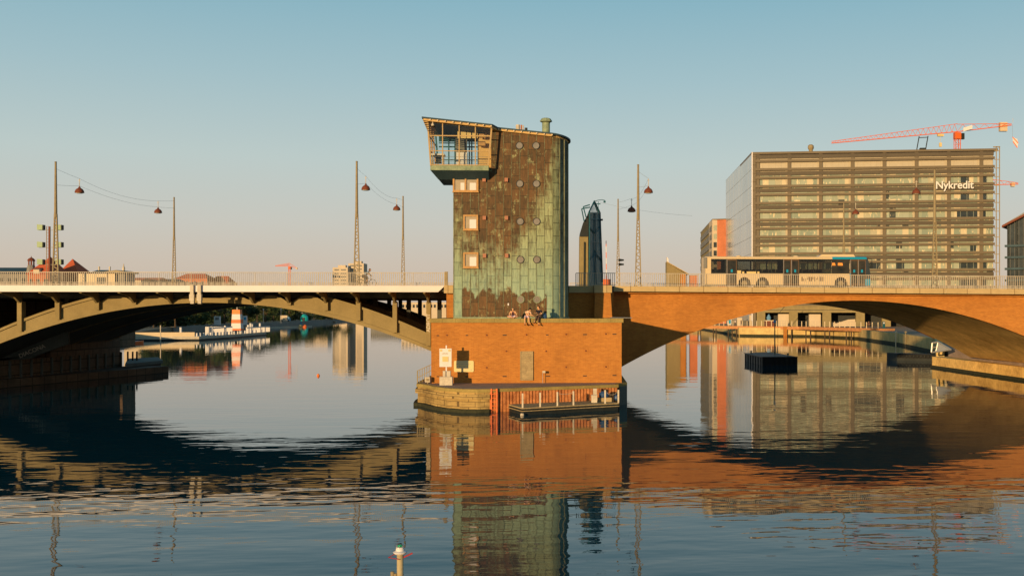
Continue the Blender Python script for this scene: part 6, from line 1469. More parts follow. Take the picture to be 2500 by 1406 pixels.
e0, e1 = gp(2190, 861, 1.1), gp(2287, 863, 1.1); t = thing('mooring_float', 'dark ribbed float with hanging tyres moored at the right abutment', 'float', ((e0.x + e1.x) / 2, e0.y, 0))
mb = MB(); mb.prism([xy(e0), xy(e1), (e1.x - .4, e1.y + 3.4), (e0.x - .4, e0.y + 3.4)], -0.6, 1.0); mb.build('hull', MT['black'], t)
for i in range(11): q = e0.lerp(e1, (i + .5) / 11); mb = MB(); mb.ring((q.x, 0.7), 0.16, 0.33, q.y - 0.2, q.y - 0.01, 14); mb.build('tyre', MT['tyre'], t)
# white gangway frame by the abutment
t = thing('gangway', 'white gangway with a framed end leaning by the right abutment', 'gangway', tuple(gp(2290, 858, 1.4)))
g0, g1, g2, g3 = atd(2274, 860, 130), atd(2276, 837, 130), atd(2290, 834.5, 130), atd(2322, 853, 128)
mb = MB(); mb.path([g0, g1, g2, g3], .10, 6); mb.path([g0, atd(2300, 857, 129), g3], .11, 6); mb.path([atd(2285, 859, 130), g2], .07, 6); mb.path([atd(2275, 848, 130), atd(2285, 847, 130)], .06, 6); mb.build('frame', MT['metal'], t)
mb = MB(); a_, b2, c_, d2 = atd(2284, 857, 130), atd(2290, 836, 130), atd(2319, 853, 128.5), atd(2300, 856, 129); mb.poly([a_, d2, c_, b2]); mb.poly([v + Vector((0, .15, 0)) for v in (a_, d2, c_, b2)]); mb.build('panel', MT['metal'], t)
for px, m_, lab in ((2187, 'cream', 'pale mooring post in the water before the quay wall, left one'), (2211, 'mastpaint', 'grey brown mooring post in the water right of the pale one')):
    q = gp(px, 846, 0); mb = MB(); mb.tube((q.x, q.y, -1), (q.x, q.y, ZY(813, q.x, q.y)), .12, n=8); mb.lathe([(.3, ZY(812, q.x, q.y)), (.32, ZY(810, q.x, q.y)), (.1, ZY(808, q.x, q.y))], q.x, q.y, 8); props(mb.build('mooring_post', MT[m_]), lab, 'post')
q = gp(2044 - 150, 830, 0)

# ================================================================= LEFT SIDE BACKGROUND
# signal mast with green boxes
d_ = 145; q = atd(118, 560, d_); t = thing('signal_mast', 'ladder mast with pale green signal boxes behind the leftmost lamp mast', 'signal', (q.x, q.y, 1.9))
def sx2(px): return atd(px, 600, d_).x
zt_ = atd(118, 553, d_).z
mb = MB(); mb.box(sx2(119), sx2(122.5), q.y - .12, q.y + .12, 1.9, zt_); mb.build('column', MT['lamp'], t)
mb = MB(); mb.box(sx2(113.3), sx2(114.3), q.y - .05, q.y + .05, 1.9, zt_)
for i in range(24): z = zt_ - i * 0.42; mb.box(sx2(114.3), sx2(119), q.y - .02, q.y + .02, z - .02, z + .02)
mb.build('ladder', MT['mastpaint'], t)
for py in (562, 604, 646):
    z = atd(118, py, d_).z; mb = MB(); mb.box(sx2(96), sx2(147), q.y - .03, q.y + .03, z - .03, z + .03); o = mb.build('cross_arm', MT['wire'], t)
    for px in (95, 139):
        mb = MB(); a_, b2 = sx2(px), sx2(px + 11); mb.hexa([(a_, q.y - .5, z), (b2, q.y - .3, z), (b2, q.y + .3, z), (a_, q.y + .3, z)], [(a_, q.y - .5, z + .75), (b2, q.y - .3, z + .7), (b2, q.y + .3, z + .7), (a_, q.y + .3, z + .75)]); mb.build('signal_box', MT['palegreen'], o)
        mb = MB(); mb.box(b2 + .001, b2 + .14, q.y - .3, q.y + .3, z + .02, z + .7); mb.build('box_back', MT['black'], o)
# roofs on the left
def house(lab, name, d, px0, px1, py_eave, py_ridge, wall_m, roof_m, depth=12, hip=False, cat='house', windows=0, peak=None):
    a_, b2 = atd(px0, py_eave, d), atd(px1, py_eave, d); zr2 = atd(px0, py_ridge, d).z; M2, L2 = frame_from(a_, b2); ze = a_.z
    t = thing(name, lab, cat, ((a_.x + b2.x) / 2, (a_.y + b2.y) / 2, 1.9))
    mb = MB(M2); mb.box(0, L2, 0, depth, 1.9, ze); mb.build('wall', MT[wall_m], t)
    mb = MB(M2)
    if peak is not None:
        c = L2 * peak; mb.poly([(-.4, -.4, ze), (L2 + .4, -.4, ze), (c, depth / 2, zr2)]); mb.poly([(L2 + .4, -.4, ze), (L2 + .4, depth + .4, ze), (c, depth / 2, zr2)]); mb.poly([(L2 + .4, depth + .4, ze), (-.4, depth + .4, ze), (c, depth / 2, zr2)]); mb.poly([(-.4, depth + .4, ze), (-.4, -.4, ze), (c, depth / 2, zr2)])
    else:
        i_ = min(L2 * .2, 4) if hip else 0
        r0, r1 = (i_, depth / 2, zr2), (L2 - i_, depth / 2, zr2)
        e_ = [(-.4, -.4, ze), (L2 + .4, -.4, ze), (L2 + .4, depth + .4, ze), (-.4, depth + .4, ze)]
        mb.poly([e_[0], e_[1], r1, r0]); mb.poly([e_[2], e_[3], r0, r1]); mb.poly([e_[1], e_[2], r1]); mb.poly([e_[3], e_[0], r0])
    mb.poly([(-.4, -.4, ze - .01), (L2 + .4, -.4, ze - .01), (L2 + .4, depth + .4, ze - .01), (-.4, depth + .4, ze - .01)]); rf = mb.build('roof', MT[roof_m], t)
    for k in range(windows):
        x = L2 * (k + .5) / windows; mb = MB(M2); mb.box(x - .5, x + .5, -.08, .0, ze - 3.2, ze - 1.4); mb.build('window', MT['dkglass'], t)
    return t, M2, L2, ze, zr2, rf
t, M2, L2, ze, zr2, rf = house('long building with a dark blue green roof at the left edge of the photo', 'long_house', 330, -40, 66, 668, 651, 'buildgrey', 'greenroof', 14, windows=6)
t, M2, L2, ze, zr2, rf = house('steep red gabled house with a cream dormer left of the signal mast', 'gabled_house', 322, 66, 121, 670, 624, 'farred', 'redroof', 12, windows=3, peak=0.58)
mb = MB(M2); x = L2 * .42; mb.box(x - .9, x + .9, -.2, 3.5, ze, ze + 1.7); mb.build('dormer', MT['buildcream'], rf)
mb = MB(M2); mb.poly([(x - 1.2, -.5, ze + 1.6), (x + .9, -.5, ze + 1.6), (x + .9, 3.5, ze + 2.4), (x - 1.2, 3.5, ze + 2.4)]); mb.poly([(x - 1.2, -.5, ze + 1.5), (x + .9, -.5, ze + 1.5), (x + .9, 3.5, ze + 2.3), (x - 1.2, 3.5, ze + 2.3)]); mb.build('dormer_roof', MT['lamp'], rf)
t, M2, L2, ze, zr2, rf = house('steep red pyramid roofed house right of the leftmost lamp mast', 'pyramid_house', 335, 146, 189, 667, 630, 'farred', 'redroof', 9, windows=2, peak=0.32)
t, M2, L2, ze, zr2, rf = house('low dark roofed house between the two red steep roofs', 'low_house', 350, 118, 150, 668, 655, 'buildgrey', 'greenroof', 8)
q = atd(53, 640, 326); t = thing('roof_turret', 'small brown bell turret rising over the dark blue green roof', 'turret', (q.x, q.y + 6, atd(53, 652, 326).z - 1))
mb = MB(); zz = lambda py: atd(53, py, 326).z; mb.lathe([(1.5, zz(668)), (1.25, zz(652)), (1.0, zz(645))], q.x, q.y + 6, 8); mb.build('base', MT['buildgrey'], t)
mb = MB()
for k in range(6): a_ = k * math.pi / 3; mb.tube((q.x + .8 * math.cos(a_), q.y + 6 + .8 * math.sin(a_), zz(646)), (q.x + .8 * math.cos(a_), q.y + 6 + .8 * math.sin(a_), zz(634)), .2, n=5)
mb.build('columns', MT['lamp'], t)
mb = MB(); mb.lathe([(1.15, zz(635)), (1.2, zz(633)), (.8, zz(629)), (.15, zz(626)), (.03, zz(622))], q.x, q.y + 6, 8); mb.build('cap', MT['lamp'], t)
t, M2, L2, ze, zr2, rf = house('cottage with a dark slate roof and two chimneys behind the cream kiosk', 'slate_house', 360, 214, 258, 668, 658, 'buildcream', 'greenroof', 9, hip=True)
for f in (.3, .9): mb = MB(M2); mb.box(L2 * f - .2, L2 * f + .2, 4, 4.5, zr2 - .5, zr2 + 1.2); mb.build('chimney', MT['pale'], rf)
# cream kiosk
d_ = 150; a_, b2 = atd(190, 668, d_), atd(303, 666, d_); M2, L2 = frame_from(a_, b2); t = thing('kiosk', 'cream flat roofed kiosk behind the railing left of the far mast', 'building', ((a_.x + b2.x) / 2, a_.y, 1.9))
mb = MB(M2); mb.box(0, L2 * .97, -.05, 4, 1.9, 8.7); mb.build('plinth', MT['darkstone'], t); mb = MB(M2); mb.box(0, L2 * .8, 0, 3.9, 8.701, a_.z); mb.build('wall', MT['cream'], t); mb = MB(M2); mb.box(L2 * .8, L2 * .97, 0.5, 3.9, 8.701, a_.z + .05); mb.build('dark_bay', MT['buildgrey'], t)
mb = MB(M2); mb.prismY([(L2 * .55, a_.z + .1), (L2 * 1.03, a_.z + .1), (L2 * 1.03, a_.z + .25), (L2 * .85, a_.z + .5), (L2 * .6, a_.z + .25)], -.4, 4.4); rf = mb.build('roof', MT['mastpaint'], t)
mb = MB(M2); mb.lathe([(.18, a_.z + .4), (.2, a_.z + .9), (.1, a_.z + 1.1), (.04, a_.z + 1.5)], L2 * .85, 2, 8); mb.build('finial', MT['pale'], rf)
mb = MB(M2); mb.box(L2 * .42, L2 * .6, -.06, 0, a_.z - 1.5, a_.z - .5); mb.build('window', MT['dkglass'], t); mb = MB(M2); mb.box(L2 * .62, L2 * .64, -.1, 0, a_.z - 3, a_.z); mb.build('corner_post', MT['signwhite'], t)
for i, (d_, p0, p1, pe, prd, wm_, rm_, lab) in enumerate(((520, 303, 345, 684, 677, 'buildcream', 'redroof', 'low red roofed house just right of the cream kiosk'), (530, 347, 385, 684, 677, 'buildgrey', 'redroof', 'second low red roofed house right of the cream kiosk'), (540, 386, 425, 686, 680, 'buildgrey', 'greenroof', 'low grey house left of the far mast above the beam joint'),
        (560, 428, 505, 680, 667, 'farred', 'redroof', 'long red roofed building behind the beam joint'), (570, 508, 556, 692, 673, 'buildgrey', 'redroof', 'hipped red roofed building right of the beam joint'))):
    house(lab, 'low_house', d_, p0, p1, pe, prd, wm_, rm_, 14, hip=(i >= 3), windows=4)
# far tower blocks
for i, (d_, p0, p1, pt, lab) in enumerate(((950, 812, 849, 653, 'cream tower block on the horizon, the lower left one of two'), (960, 850, 888, 643, 'cream tower block on the horizon directly behind the lamp mast by the cyclist'))):
    a_, b2 = atd(p0, pt, d_), atd(p1, pt, d_); M2, L2 = frame_from(a_, b2); t = thing('tower_block', lab, 'building', ((a_.x + b2.x) / 2, a_.y, 1.9))
    mb = MB(M2); mb.box(0, L2, 0, 14, 1.9, a_.z); mb.build('wall', MT['buildcream'], t); mb = MB(M2); mb.box(L2 * .3, L2 * .8, 3, 9, a_.z, a_.z + 2.2); mb.build('roof_plant', MT['buildcream'], t)
    for k in range(12): z = a_.z - 2.8 - k * 3.1; mb = MB(M2); mb.box(L2 * .12, L2 * .42, -.15, 0, z, z + 1.3); mb.box(L2 * .55, L2 * .88, -.15, 0, z, z + 1.3); mb.build('window_row', MT['buildgrey'], t)
for i, (d_, p0, p1, pt, lab) in enumerate(((620, 905, 975, 752, 'low far building seen under the right end of the left arch'), (560, 980, 1100, 738, 'pale harbour building seen between the bridge posts'),
                                             (900, 560, 640, 735, 'long grey far building behind the shore trees'), (940, 640, 740, 730, 'long far building behind the shore trees near the van'), (980, 745, 800, 715, 'pale far building left of the cream tower blocks'))):
    a_, b2 = atd(p0, pt, d_), atd(p1, pt, d_); M2, L2 = frame_from(a_, b2); t = thing('harbour_building', lab, 'building', ((a_.x + b2.x) / 2, a_.y, 1.9)); mb = MB(M2); mb.box(0, L2, 0, 14, 1.5, a_.z); mb.build('wall', MT['buildcream' if i in (1, 4) else 'buildgrey'], t)
    for k in range(14): x = L2 * (k + .5) / 14; mb = MB(M2); mb.box(x - L2 * .02, x + L2 * .02, -.1, 0, a_.z - 2.8, a_.z - 1.2); mb.build('window', MT['dkglass'], t)
# boats
def boat(lab, c, L_, hgt, m, cat='boat', ang=0.0, cabin=True, group=None):
    t = thing('boat', lab, cat, tuple(c), group); M2 = Matrix.Translation(c) @ Matrix.Rotation(ang, 4, 'Z')
    hw = L_ * .14; mb = MB(M2)
    st_ = [(-L_ / 2, hw * .8, hgt), (-L_ * .2, hw, hgt * .95), (L_ * .2, hw * .9, hgt), (L_ * .42, hw * .4, hgt * 1.15), (L_ * .5, .05, hgt * 1.25)]
    rows = []
    for x, w_, z in st_: rows.append([mb.P((x, -w_, z)), mb.P((x * .96, -w_ * .6, -.2)), mb.P((x * .96, w_ * .6, -.2)), mb.P((x, w_, z))])
    for a_, b2 in zip(rows, rows[1:]):
        for j in range(4): mb.f.append([a_[j], a_[(j + 1) % 4], b2[(j + 1) % 4], b2[j]])
    mb.f.append(rows[0]); mb.f.append(rows[-1][::-1]); mb.build('hull', MT[m], t)
    if cabin: mb = MB(M2); mb.prismY([(-L_ * .3, hgt), (L_ * .12, hgt), (L_ * .05, hgt + 1.1), (-L_ * .28, hgt + 1.2)], -hw * .6, hw * .6); mb.build('cabin', MT['signwhite'], t); mb = MB(M2); mb.box(-L_ * .22, 0, -hw * .62, -hw * .6 - .001, hgt + .5, hgt + .95); mb.build('window', MT['dkglass'], t)
    return t
boat('white motor boat between the bridge posts left of the tower', gp(1060, 784, 0) , 26, 2.2, 'signwhite', ang=.1)
boat('narrow open boat with a red end moored at the far left shore', gp(792, 786.5, 0), 16, .9, 'pale', ang=math.pi, cabin=False)
# harbour bath: pale jetty with low posts and a striped look-out
j0, j1, j2, j3 = gp(316, 832), gp(486, 831), gp(560, 826), gp(650, 818)
t = thing('bathing_jetty', 'long pale floating jetty of the harbour bath with white posts', 'jetty', tuple((j1 + j2) / 2))
wv = Vector((-2.5, 9.0, 0))
mb = MB(); mb.prism([xy(p) for p in (j0, j1, j2, j3, j3 + wv, j2 + wv, j1 + wv, j0 + wv)], 0.35, 1.0); mb.build('deck', MT['pale'], t)
mb = MB(); mb.prism([xy(p) for p in (j0, j1, j2, j3, j3 + wv * .9, j2 + wv * .9, j1 + wv * .9, j0 + wv * .9)], -0.5, 0.35); mb.build('hull', MT['black'], t)
mb = MB()
for a_, b2 in ((j0, j0.lerp(j1, .93)),): mb.bar(a_ + Vector((0, .3, 1.5)), b2 + Vector((0, .3, 1.5)), .3, 1.0)
mb.build('white_wall', MT['cream'], t)
random.seed(11)
J_ = [j0, j1, j2, j3]
def onj(px):
    for a_, b2 in zip(J_, J_[1:]):
        pa = PX + F * (a_.x * CA - a_.y * SA) / dep(a_.x, a_.y); pb = PX + F * (b2.x * CA - b2.y * SA) / dep(b2.x, b2.y)
        if pa <= px <= pb: return a_.lerp(b2, (px - pa) / (pb - pa))
    return J_[-1]
px = 480.0
while px < 648: q = onj(px); mb = MB(); mb.tube((q.x, q.y + .2, .99), (q.x, q.y + .2, 1.8), .22, n=8); mb.build('bollard', MT['signwhite'], t); px += 8.2
for px, top in ((434, 799), (510, 797), (543, 795), (580, 793), (598, 793), (604, 789), (608, 791), (628, 789), (640, 799)): q = onj(px) + Vector((0, 2, 0)); mb = MB(); mb.tube((q.x, q.y, .99), (q.x, q.y, ZY(top, q.x, q.y)), .30, n=8); mb.build('white_post', MT['signwhite'], t)
mb = MB()
for px in range(478, 546, 3): q = onj(px) + Vector((0, 7.5, 0)); mb.box(q.x - .13, q.x + .13, q.y - .05, q.y + .05, .99, ZY(797.5, q.x, q.y))
for px in range(584, 646, 3): q = onj(px) + Vector((0, 6, 0)); mb.box(q.x - .13, q.x + .13, q.y - .05, q.y + .05, .99, ZY(799, q.x, q.y))

for a_, b2 in ((478, 545), (584, 645)):
    q0, q1 = onj(a_) + Vector((0, 7.5 if a_ == 478 else 6, 0)), onj(b2) + Vector((0, 7.5 if a_ == 478 else 6, 0)); q0.z = q1.z = ZY(800, q0.x, q0.y); mb.bar(q0, q1, .12, .3)
mb.build('picket_fence', MT['signwhite'], t)
q = gp(392, 835); mb = MB(); mb.tube((q.x, q.y, -.5), (q.x, q.y, ZY(794, q.x, q.y)), .12, n=6); props(mb.build('thin_post', MT['pale']), 'thin pale post standing in the water before the jetty', 'post')
q = onj(567) + Vector((0, 3, 0)); t = thing('lookout_tower', 'tapered lookout tower with orange, white and red bands on the bathing jetty', 'tower', (q.x, q.y, 1.0))
bands = [(806.5, 802, 'redpaint'), (802, 789, 'signwhite'), (789, 780, 'redpaint'), (780, 767, 'signwhite'), (767, 756, 'orangeband')]
MT['orangeband'] = mat('orange_band', (0.85, 0.22, 0.05), 0.5, var=0.05)
def hw_(py): return (9.0 + (py - 756) * 3.0 / 50) * dep(q.x, q.y) / F
for pa, pb, m_ in bands:
    z0_, z1_ = ZY(pa, q.x, q.y), ZY(pb, q.x, q.y); w0, w1 = hw_(pa), hw_(pb); mb = MB(); mb.hexa([(q.x - w0, q.y, z0_), (q.x + w0, q.y, z0_), (q.x + w0, q.y + 2 * w0, z0_), (q.x - w0, q.y + 2 * w0, z0_)], [(q.x - w1, q.y, z1_ - .002), (q.x + w1, q.y, z1_ - .002), (q.x + w1, q.y + 2 * w1, z1_ - .002), (q.x - w1, q.y + 2 * w1, z1_ - .002)]); mb.build('band', MT[m_], t)
mb = MB(); mb.tube((q.x, q.y + 1, ZY(757, q.x, q.y)), (q.x, q.y + 1, ZY(750, q.x, q.y)), .1, n=6); mb.build('finial', MT['signwhite'], t)
# row of kayaks by the abutment
for i, (px, m_, lab) in enumerate(((300, 'bluecloth', 'small grey blue kayak at the left end of the row by the abutment'), (310, 'redpaint', 'small red kayak second from the left in the row by the abutment'), (322, 'darkgreen', 'small dark kayak in the middle of the row by the abutment'), (334, 'redpaint', 'small red kayak at the right end of the row by the abutment'))):
    boat(lab, gp(px, 838, 0), 4.2, .5, m_, 'kayak', ang=1.2, cabin=False, group='kayaks near the left abutment')
# buoy, swimming pontoons
q = gp(777, 917.5); mb = MB(); mb.lathe([(0.02, -.1), (.14, -.05), (.17, .05), (.12, .18), (.03, .25)], q.x, q.y, 10); props(mb.build('buoy', MT['orangeband']), 'tiny orange buoy floating alone on the calm water under the left arch', 'buoy')
for px, py, m_, lab, s_ in ((730, 793, 'cyan', 'blue swimming float off the far left shore', 1.5), (734, 798.5, 'shade', 'yellow swimming buoy below the blue float', .9), (744, 798.5, 'redpaint', 'red swimming buoy right of the yellow one', .9)):
    q = gp(px, py); mb = MB(); mb.lathe([(s_ * .6, -.3), (s_, .1), (s_ * 1.05, .6 * s_), (s_ * .7, 1.1 * s_), (.1, 1.3 * s_)], q.x, q.y, 12); props(mb.build('swim_buoy', MT[m_]), lab, 'buoy')
q = gp(660, 800.5); e_ = gp(760, 797.5); n_ = 40
mb = MB()
for i in range(n_): p = q.lerp(e_, i / (n_ - 1)); mb.lathe([(.05, -.1), (.32, .0), (.32, .35), (.05, .5)], p.x, p.y, 6)
props(mb.build('float_line', MT['pale']), 'line of small pale floats strung along the edge of the bathing area', 'float line')
# left shore wall, van, kiosks
pl = [gp(420, 812), gp(660, 799), gp(780, 789), gp(850, 783.5)]
wallline('shore_wall', [xy(p) for p in pl], -.5, 2.0, 1.0, MT['buildgrey'], 'low grey shore wall along the far left bank', 'wall')
q = atd(695, 768, 560); t = thing('van', 'cream box van parked on the far left bank', 'van', (q.x, q.y, 1.9)); mb = MB(); mb.box(-2.0, 1.6, -1, 1, .5, 3.3); mb.v = [v + Vector((q.x, q.y, 1.9)) for v in mb.v]; mb.build('box_body', MT['buildcream'], t)
mb = MB(); mb.prismY([(1.6, .5), (2.9, .5), (2.9, 1.5), (2.4, 2.4), (1.6, 2.6)], -.95, .95); mb.v = [v + Vector((q.x, q.y, 1.9)) for v in mb.v]; mb.build('cab', MT['bluecloth'], t)
for dx in (-1.2, 2.1): mb = MB(); mb.disc((q.x + dx, 1.9 + .42), .42, q.y - 1.05, q.y - .8, 12); mb.build('wheel', MT['tyre'], t)
q = atd(743, 772, 600); t = thing('dome_tent', 'turquoise dome tent on the far left bank', 'tent', (q.x, q.y, 1.9)); mb = MB(); mb.lathe([(2.2, 1.9), (2.2, 3.6), (1.8, 4.8), (1.0, 5.5), (.1, 5.8)], q.x, q.y, 14); mb.build('shell', MT['palegreen'] if False else MT.setdefault('turq', mat('turquoise_canvas', (0.02, 0.42, 0.40), 0.5)), t)
mb = MB(); mb.box(q.x - .7, q.x + .7, q.y - 2.4, q.y - 2.2, 1.9, 3.9); mb.build('door', MT['dark'], t)
for px, py, m_, lab in ((598, 776, 'signwhite', 'white framed blue sign board on the left bank right of the striped tower'), (530, 776, 'signwhite', 'white box hut on the left bank left of the striped tower')):
    q = atd(px, py, 420); t = thing('sign_board' if px == 598 else 'hut', lab, 'sign' if px == 598 else 'hut', (q.x, q.y, 1.9)); hw2 = .7 if px == 598 else 1.2
    mb = MB(); mb.box(q.x - hw2, q.x + hw2, q.y, q.y + .8, 1.9, ZY(771 if px == 598 else 772, q.x, q.y)); mb.build('body', MT[m_], t)
    mb = MB(); mb.box(q.x - hw2 * .6, q.x + hw2 * .6, q.y - .05, q.y - .001, ZY(781, q.x, q.y), ZY(774, q.x, q.y)); mb.build('panel', MT['cyan'] if px == 598 else MT['buildgrey'], t)
for px in (560 + 83, 686): 
    q = atd(px, 780, 470); t = thing('street_lamp', 'pale globe street lamp on the left bank, ' + ('left of the two' if px < 680 else 'beside the box van'), 'lamp', (q.x, q.y, 1.9)); mb = MB(); mb.tube((q.x, q.y, 1.9), (q.x, q.y, ZY(757, q.x, q.y)), .09, n=6); mb.build('post', MT['metal'], t); mb = MB(); mb.lathe([(.05, ZY(757, q.x, q.y)), (.3, ZY(756, q.x, q.y)), (.3, ZY(754.5, q.x, q.y)), (.05, ZY(753.5, q.x, q.y))], q.x, q.y, 8); mb.build('globe', MT['signwhite'], t)
# dark slab jetty at the left abutment
t = thing('concrete_jetty', 'dark concrete jetty slab sticking out from the left abutment', 'jetty', tuple(gp(360, 900)))
s0, s1, s2, s3 = gp(305, 889, 1.2), gp(398, 879.5, 1.2), gp(385, 870.5, 1.25), gp(312, 874, 1.25)
mb = MB(); mb.prism([xy(v) for v in (s0, s1, s2, s3)], .85, 1.2); mb.build('slab', MT['pale' if False else 'dkconcrete'], t)
cn = (s0 + s1 + s2 + s3) / 4; mb = MB(); mb.prism([(cn.x + (v.x - cn.x) * .9, cn.y + (v.y - cn.y) * .9) for v in (s0, s1, s2, s3)], -.6, .85); mb.build('base', MT['black'], t)
for px in (312, 324, 334): q = gp(px, 905); mb = MB(); mb.tube((q.x, q.y, -.5), (q.x, q.y, ZY(858, q.x, q.y)), .10, n=6); mb.build('pile', MT['black'], t)
# near marker post in the foreground
q = atd(977, 1370, 22.0); t = thing('marker_post', 'pale yellow marker post with white collar and green lamp in the foreground', 'marker', (q.x, q.y, 0)); X_, Y_ = q.x, q.y
def zm(py): return ZY(py, X_, Y_)
mb = MB(); mb.lathe([(.068, -.6), (.068, zm(1352))], X_, Y_, 20); mb.build('post', MT['postyellow'] if 'postyellow' in MT else MT.setdefault('postyellow', mat('dirty_yellow_post', (0.42, 0.33, 0.18), 0.5, var=0.25, sc=3)), t, smooth=True)
mb = MB(); mb.lathe([(.02, zm(1352)), (.115, zm(1351)), (.145, zm(1347.5)), (.147, zm(1346)), (.105, zm(1344)), (.09, zm(1343)), (.088, zm(1338)), (.08, zm(1337)), (.076, zm(1334.5)), (.02, zm(1334))], X_, Y_, 24); mb.build('collar', MT['signwhite'], t)
mb = MB(); mb.lathe([(.05, zm(1334)), (.055, zm(1331.5)), (.045, zm(1329.2)), (.02, zm(1328.4))], X_, Y_, 14); mb.build('lamp', MT['green'], t, smooth=True)
mb = MB()
for k in range(8): a_ = k * math.pi / 4; mb.tube((X_ + .08 * math.cos(a_), Y_ + .08 * math.sin(a_), zm(1337)), (X_ + .075 * math.cos(a_), Y_ + .075 * math.sin(a_), zm(1330)), .005, n=4)
mb.build('cage', MT['metal'], t)
k0, k1, k2 = Vector((X_ - .24, Y_ - .02, zm(1359))), Vector((X_ + .02, Y_ + .16, zm(1350))), Vector((X_ + .0, Y_ - .10, zm(1362)))
k3 = Vector((X_ + .25, Y_ + .02, zm(1350)))
mb = MB(); mb.path([k0, Vector((X_ - .05, Y_ + .08, zm(1350)))], .008, 6); mb.path([k0, k2], .008, 6); mb.bar(Vector((X_ + .06, Y_, zm(1360))), k3, .03, .03, up=(0, 1, 0)); mb.build('triangle_frame', MT['redframe'] if 'redframe' in MT else MT.setdefault('redframe', mat('faded_red_frame', (0.30, 0.03, 0.04), 0.5)), t)
for dx, pt in ((-.155, 1394), (-.09, 1399), (.01, 1400)): mb = MB(); mb.lathe([(.04, -.5), (.04, zm(pt)), (.02, zm(pt - 1))], X_ + dx, Y_ - .02, 10); mb.build('bracket_stub', MT['mastpaint'], t)

# ================================================================= TREES ON THE FAR LEFT BANK
def tree(h, r, seed, squash=0.8):
    random.seed(seed)
    t = thing('tree', 't', 'tree', (0, 0, 0))
    mb = MB(); mb.tube((0, 0, -.3), (.1, 0, h * .45), .28, .17, 7); top = Vector((.1, 0, h * .4))
    cl = []
    for k in range(7):
        a_ = k * 2.4 + random.random(); e_ = top + Vector((math.cos(a_) * r * .6, math.sin(a_) * r * .6, h * random.uniform(.12, .42))); mb.tube(top - Vector((0, 0, h * .1)), e_, .11, .04, 5); cl.append((e_, r * random.uniform(.35, .55)))
    cl.append((Vector((0, 0, h * .82)), r * .5)); mb.build('trunk', MT['bark'], t)
    for _ in range(9): a_ = random.random() * 6.28; rr = r * random.uniform(.3, .85); cl.append((Vector((math.cos(a_) * rr, math.sin(a_) * rr, h * random.uniform(.35, .85))), r * random.uniform(.25, .45)))
    mb = MB()
    for c, rad_ in cl:
        for _ in range(85):
            d = Vector((random.gauss(0, 1), random.gauss(0, 1), random.gauss(0, 1))).normalized() * rad_ * random.uniform(.55, 1.08); p = c + Vector((d.x, d.y, d.z * squash))
            u_ = Vector((random.gauss(0, 1), random.gauss(0, 1), random.gauss(0, 1))).normalized(); v_ = u_.orthogonal().normalized(); s_ = random.uniform(.18, .4)
            mb.quad(p - u_ * s_ - v_ * s_ * .6, p + u_ * s_ - v_ * s_ * .5, p + u_ * s_ * .8 + v_ * s_ * .6, p - u_ * s_ * .7 + v_ * s_ * .5)
    mb.build('crown', MT['leaf'], t, recalc=False); return t
protos = [tree(11, 4.6, 1), tree(13, 5.2, 2), tree(9, 4.2, 3, .7)]
spots = [(375, 330), (400, 350), (428, 345), (452, 390), (478, 410), (500, 430), (523, 450), (548, 440), (585, 470), (605, 480), (628, 500), (648, 520), (668, 560), (690, 620), (712, 600), (732, 660), (750, 700), (768, 720), (786, 760), (806, 800), (826, 860), (848, 900)]
marks_ = ['behind the left end of the bathing jetty', 'behind the thin post', 'between thin post and white posts', 'behind the jetty post', 'left of the white hut', 'behind the white hut, left side', 'behind the white hut, right side', 'left of the striped tower', 'right of the striped tower', 'behind the blue sign board', 'right of the blue sign board', 'by the left globe lamp', 'left of the box van', 'behind the box van', 'right of the box van', 'left of the turquoise dome', 'behind the turquoise dome', 'right of the turquoise dome', 'above the open boat', 'far beyond the open boat', 'near the far end of the bank', 'the farthest one on the bank']
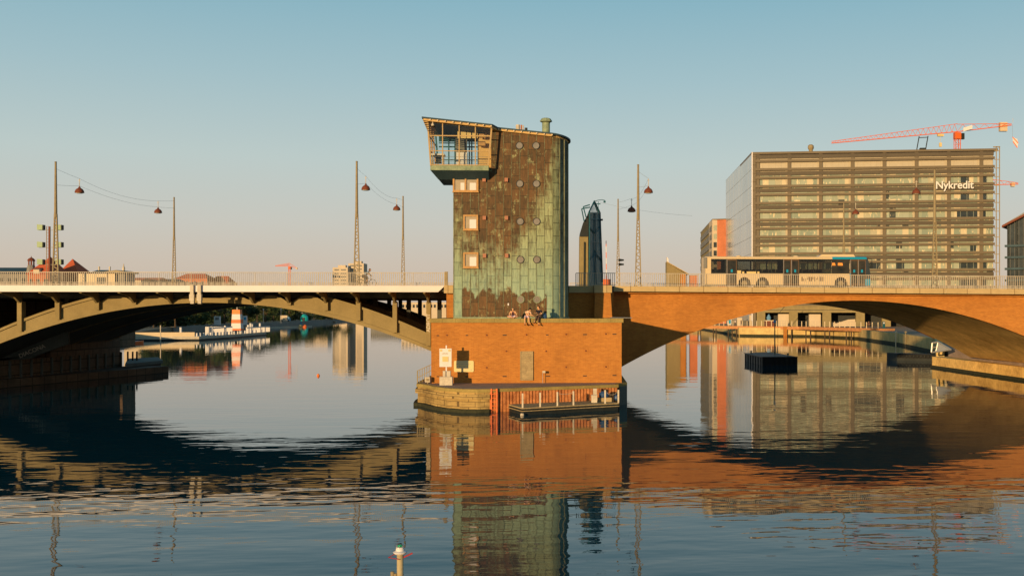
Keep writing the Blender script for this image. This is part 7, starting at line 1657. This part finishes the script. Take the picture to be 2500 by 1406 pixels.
for i, ((px, d_), mk) in enumerate(zip(spots, marks_)):
    o = protos[i] if i < 3 else copy_tree(protos[i % 3])
    q = atd(px, 770, d_ + 12); s_ = 0.85 + 0.3 * ((i * 37) % 10) / 10; o.location = (q.x, q.y, 1.9); o.scale = (s_ * 1.15, s_ * 1.15, s_ * (0.95 if d_ < 500 else 1.1)); o.rotation_euler = (0, 0, i * 1.7)
    o['label'] = 'dark green shore tree ' + mk; o['group'] = 'trees along the far left bank'

def shrub(h, r, seed):
    random.seed(seed); t = thing('shrub', 's', 'shrub', (0, 0, 0)); mb = MB(); mb.tube((0, 0, -.2), (0, 0, h * .5), .12, .05, 5)
    for k in range(4): mb.tube((0, 0, .2), (math.cos(k * 1.6) * r * .5, math.sin(k * 1.6) * r * .5, h * .6), .07, .03, 4)
    mb.build('stem', MT['bark'], t); mb = MB()
    for _ in range(700):
        d = Vector((random.gauss(0, 1), random.gauss(0, 1), random.gauss(0, 1))).normalized() * random.uniform(.5, 1.0); p = Vector((d.x * r, d.y * r * .7, h * .5 + d.z * h * .5)) + Vector((math.sin(d.x * 7 + seed) * .3, 0, math.cos(d.x * 5) * .4))
        u_ = Vector((random.gauss(0, 1), random.gauss(0, 1), random.gauss(0, 1))).normalized(); v_ = u_.orthogonal().normalized(); s_ = random.uniform(.2, .45)
        mb.quad(p - u_ * s_ - v_ * s_ * .6, p + u_ * s_ - v_ * s_ * .5, p + u_ * s_ * .8 + v_ * s_ * .6, p - u_ * s_ * .7 + v_ * s_ * .5)
    mb.build('foliage', MT['leaf'], t, recalc=False); return t
sp0 = [shrub(5.5, 5.5, 5), shrub(4.2, 4.6, 6)]
for i in range(26):
    px = 380 + i * 17.5; d_ = 345 + max(0, px - 420) * 0.9 + 16 + (i % 3) * 5
    o = sp0[i] if i < 2 else copy_tree(sp0[i % 2]); q = atd(px, 770, d_); s_ = .8 + .4 * ((i * 53) % 10) / 10; o.location = (q.x, q.y, 1.85); o.scale = (s_, s_, s_ * (.9 if i % 2 else 1.1)); o.rotation_euler = (0, 0, i * .9)
    o['label'] = 'dark green shrub in the row between the tree trunks on the far left bank'; o['group'] = 'shrubs along the far left bank'
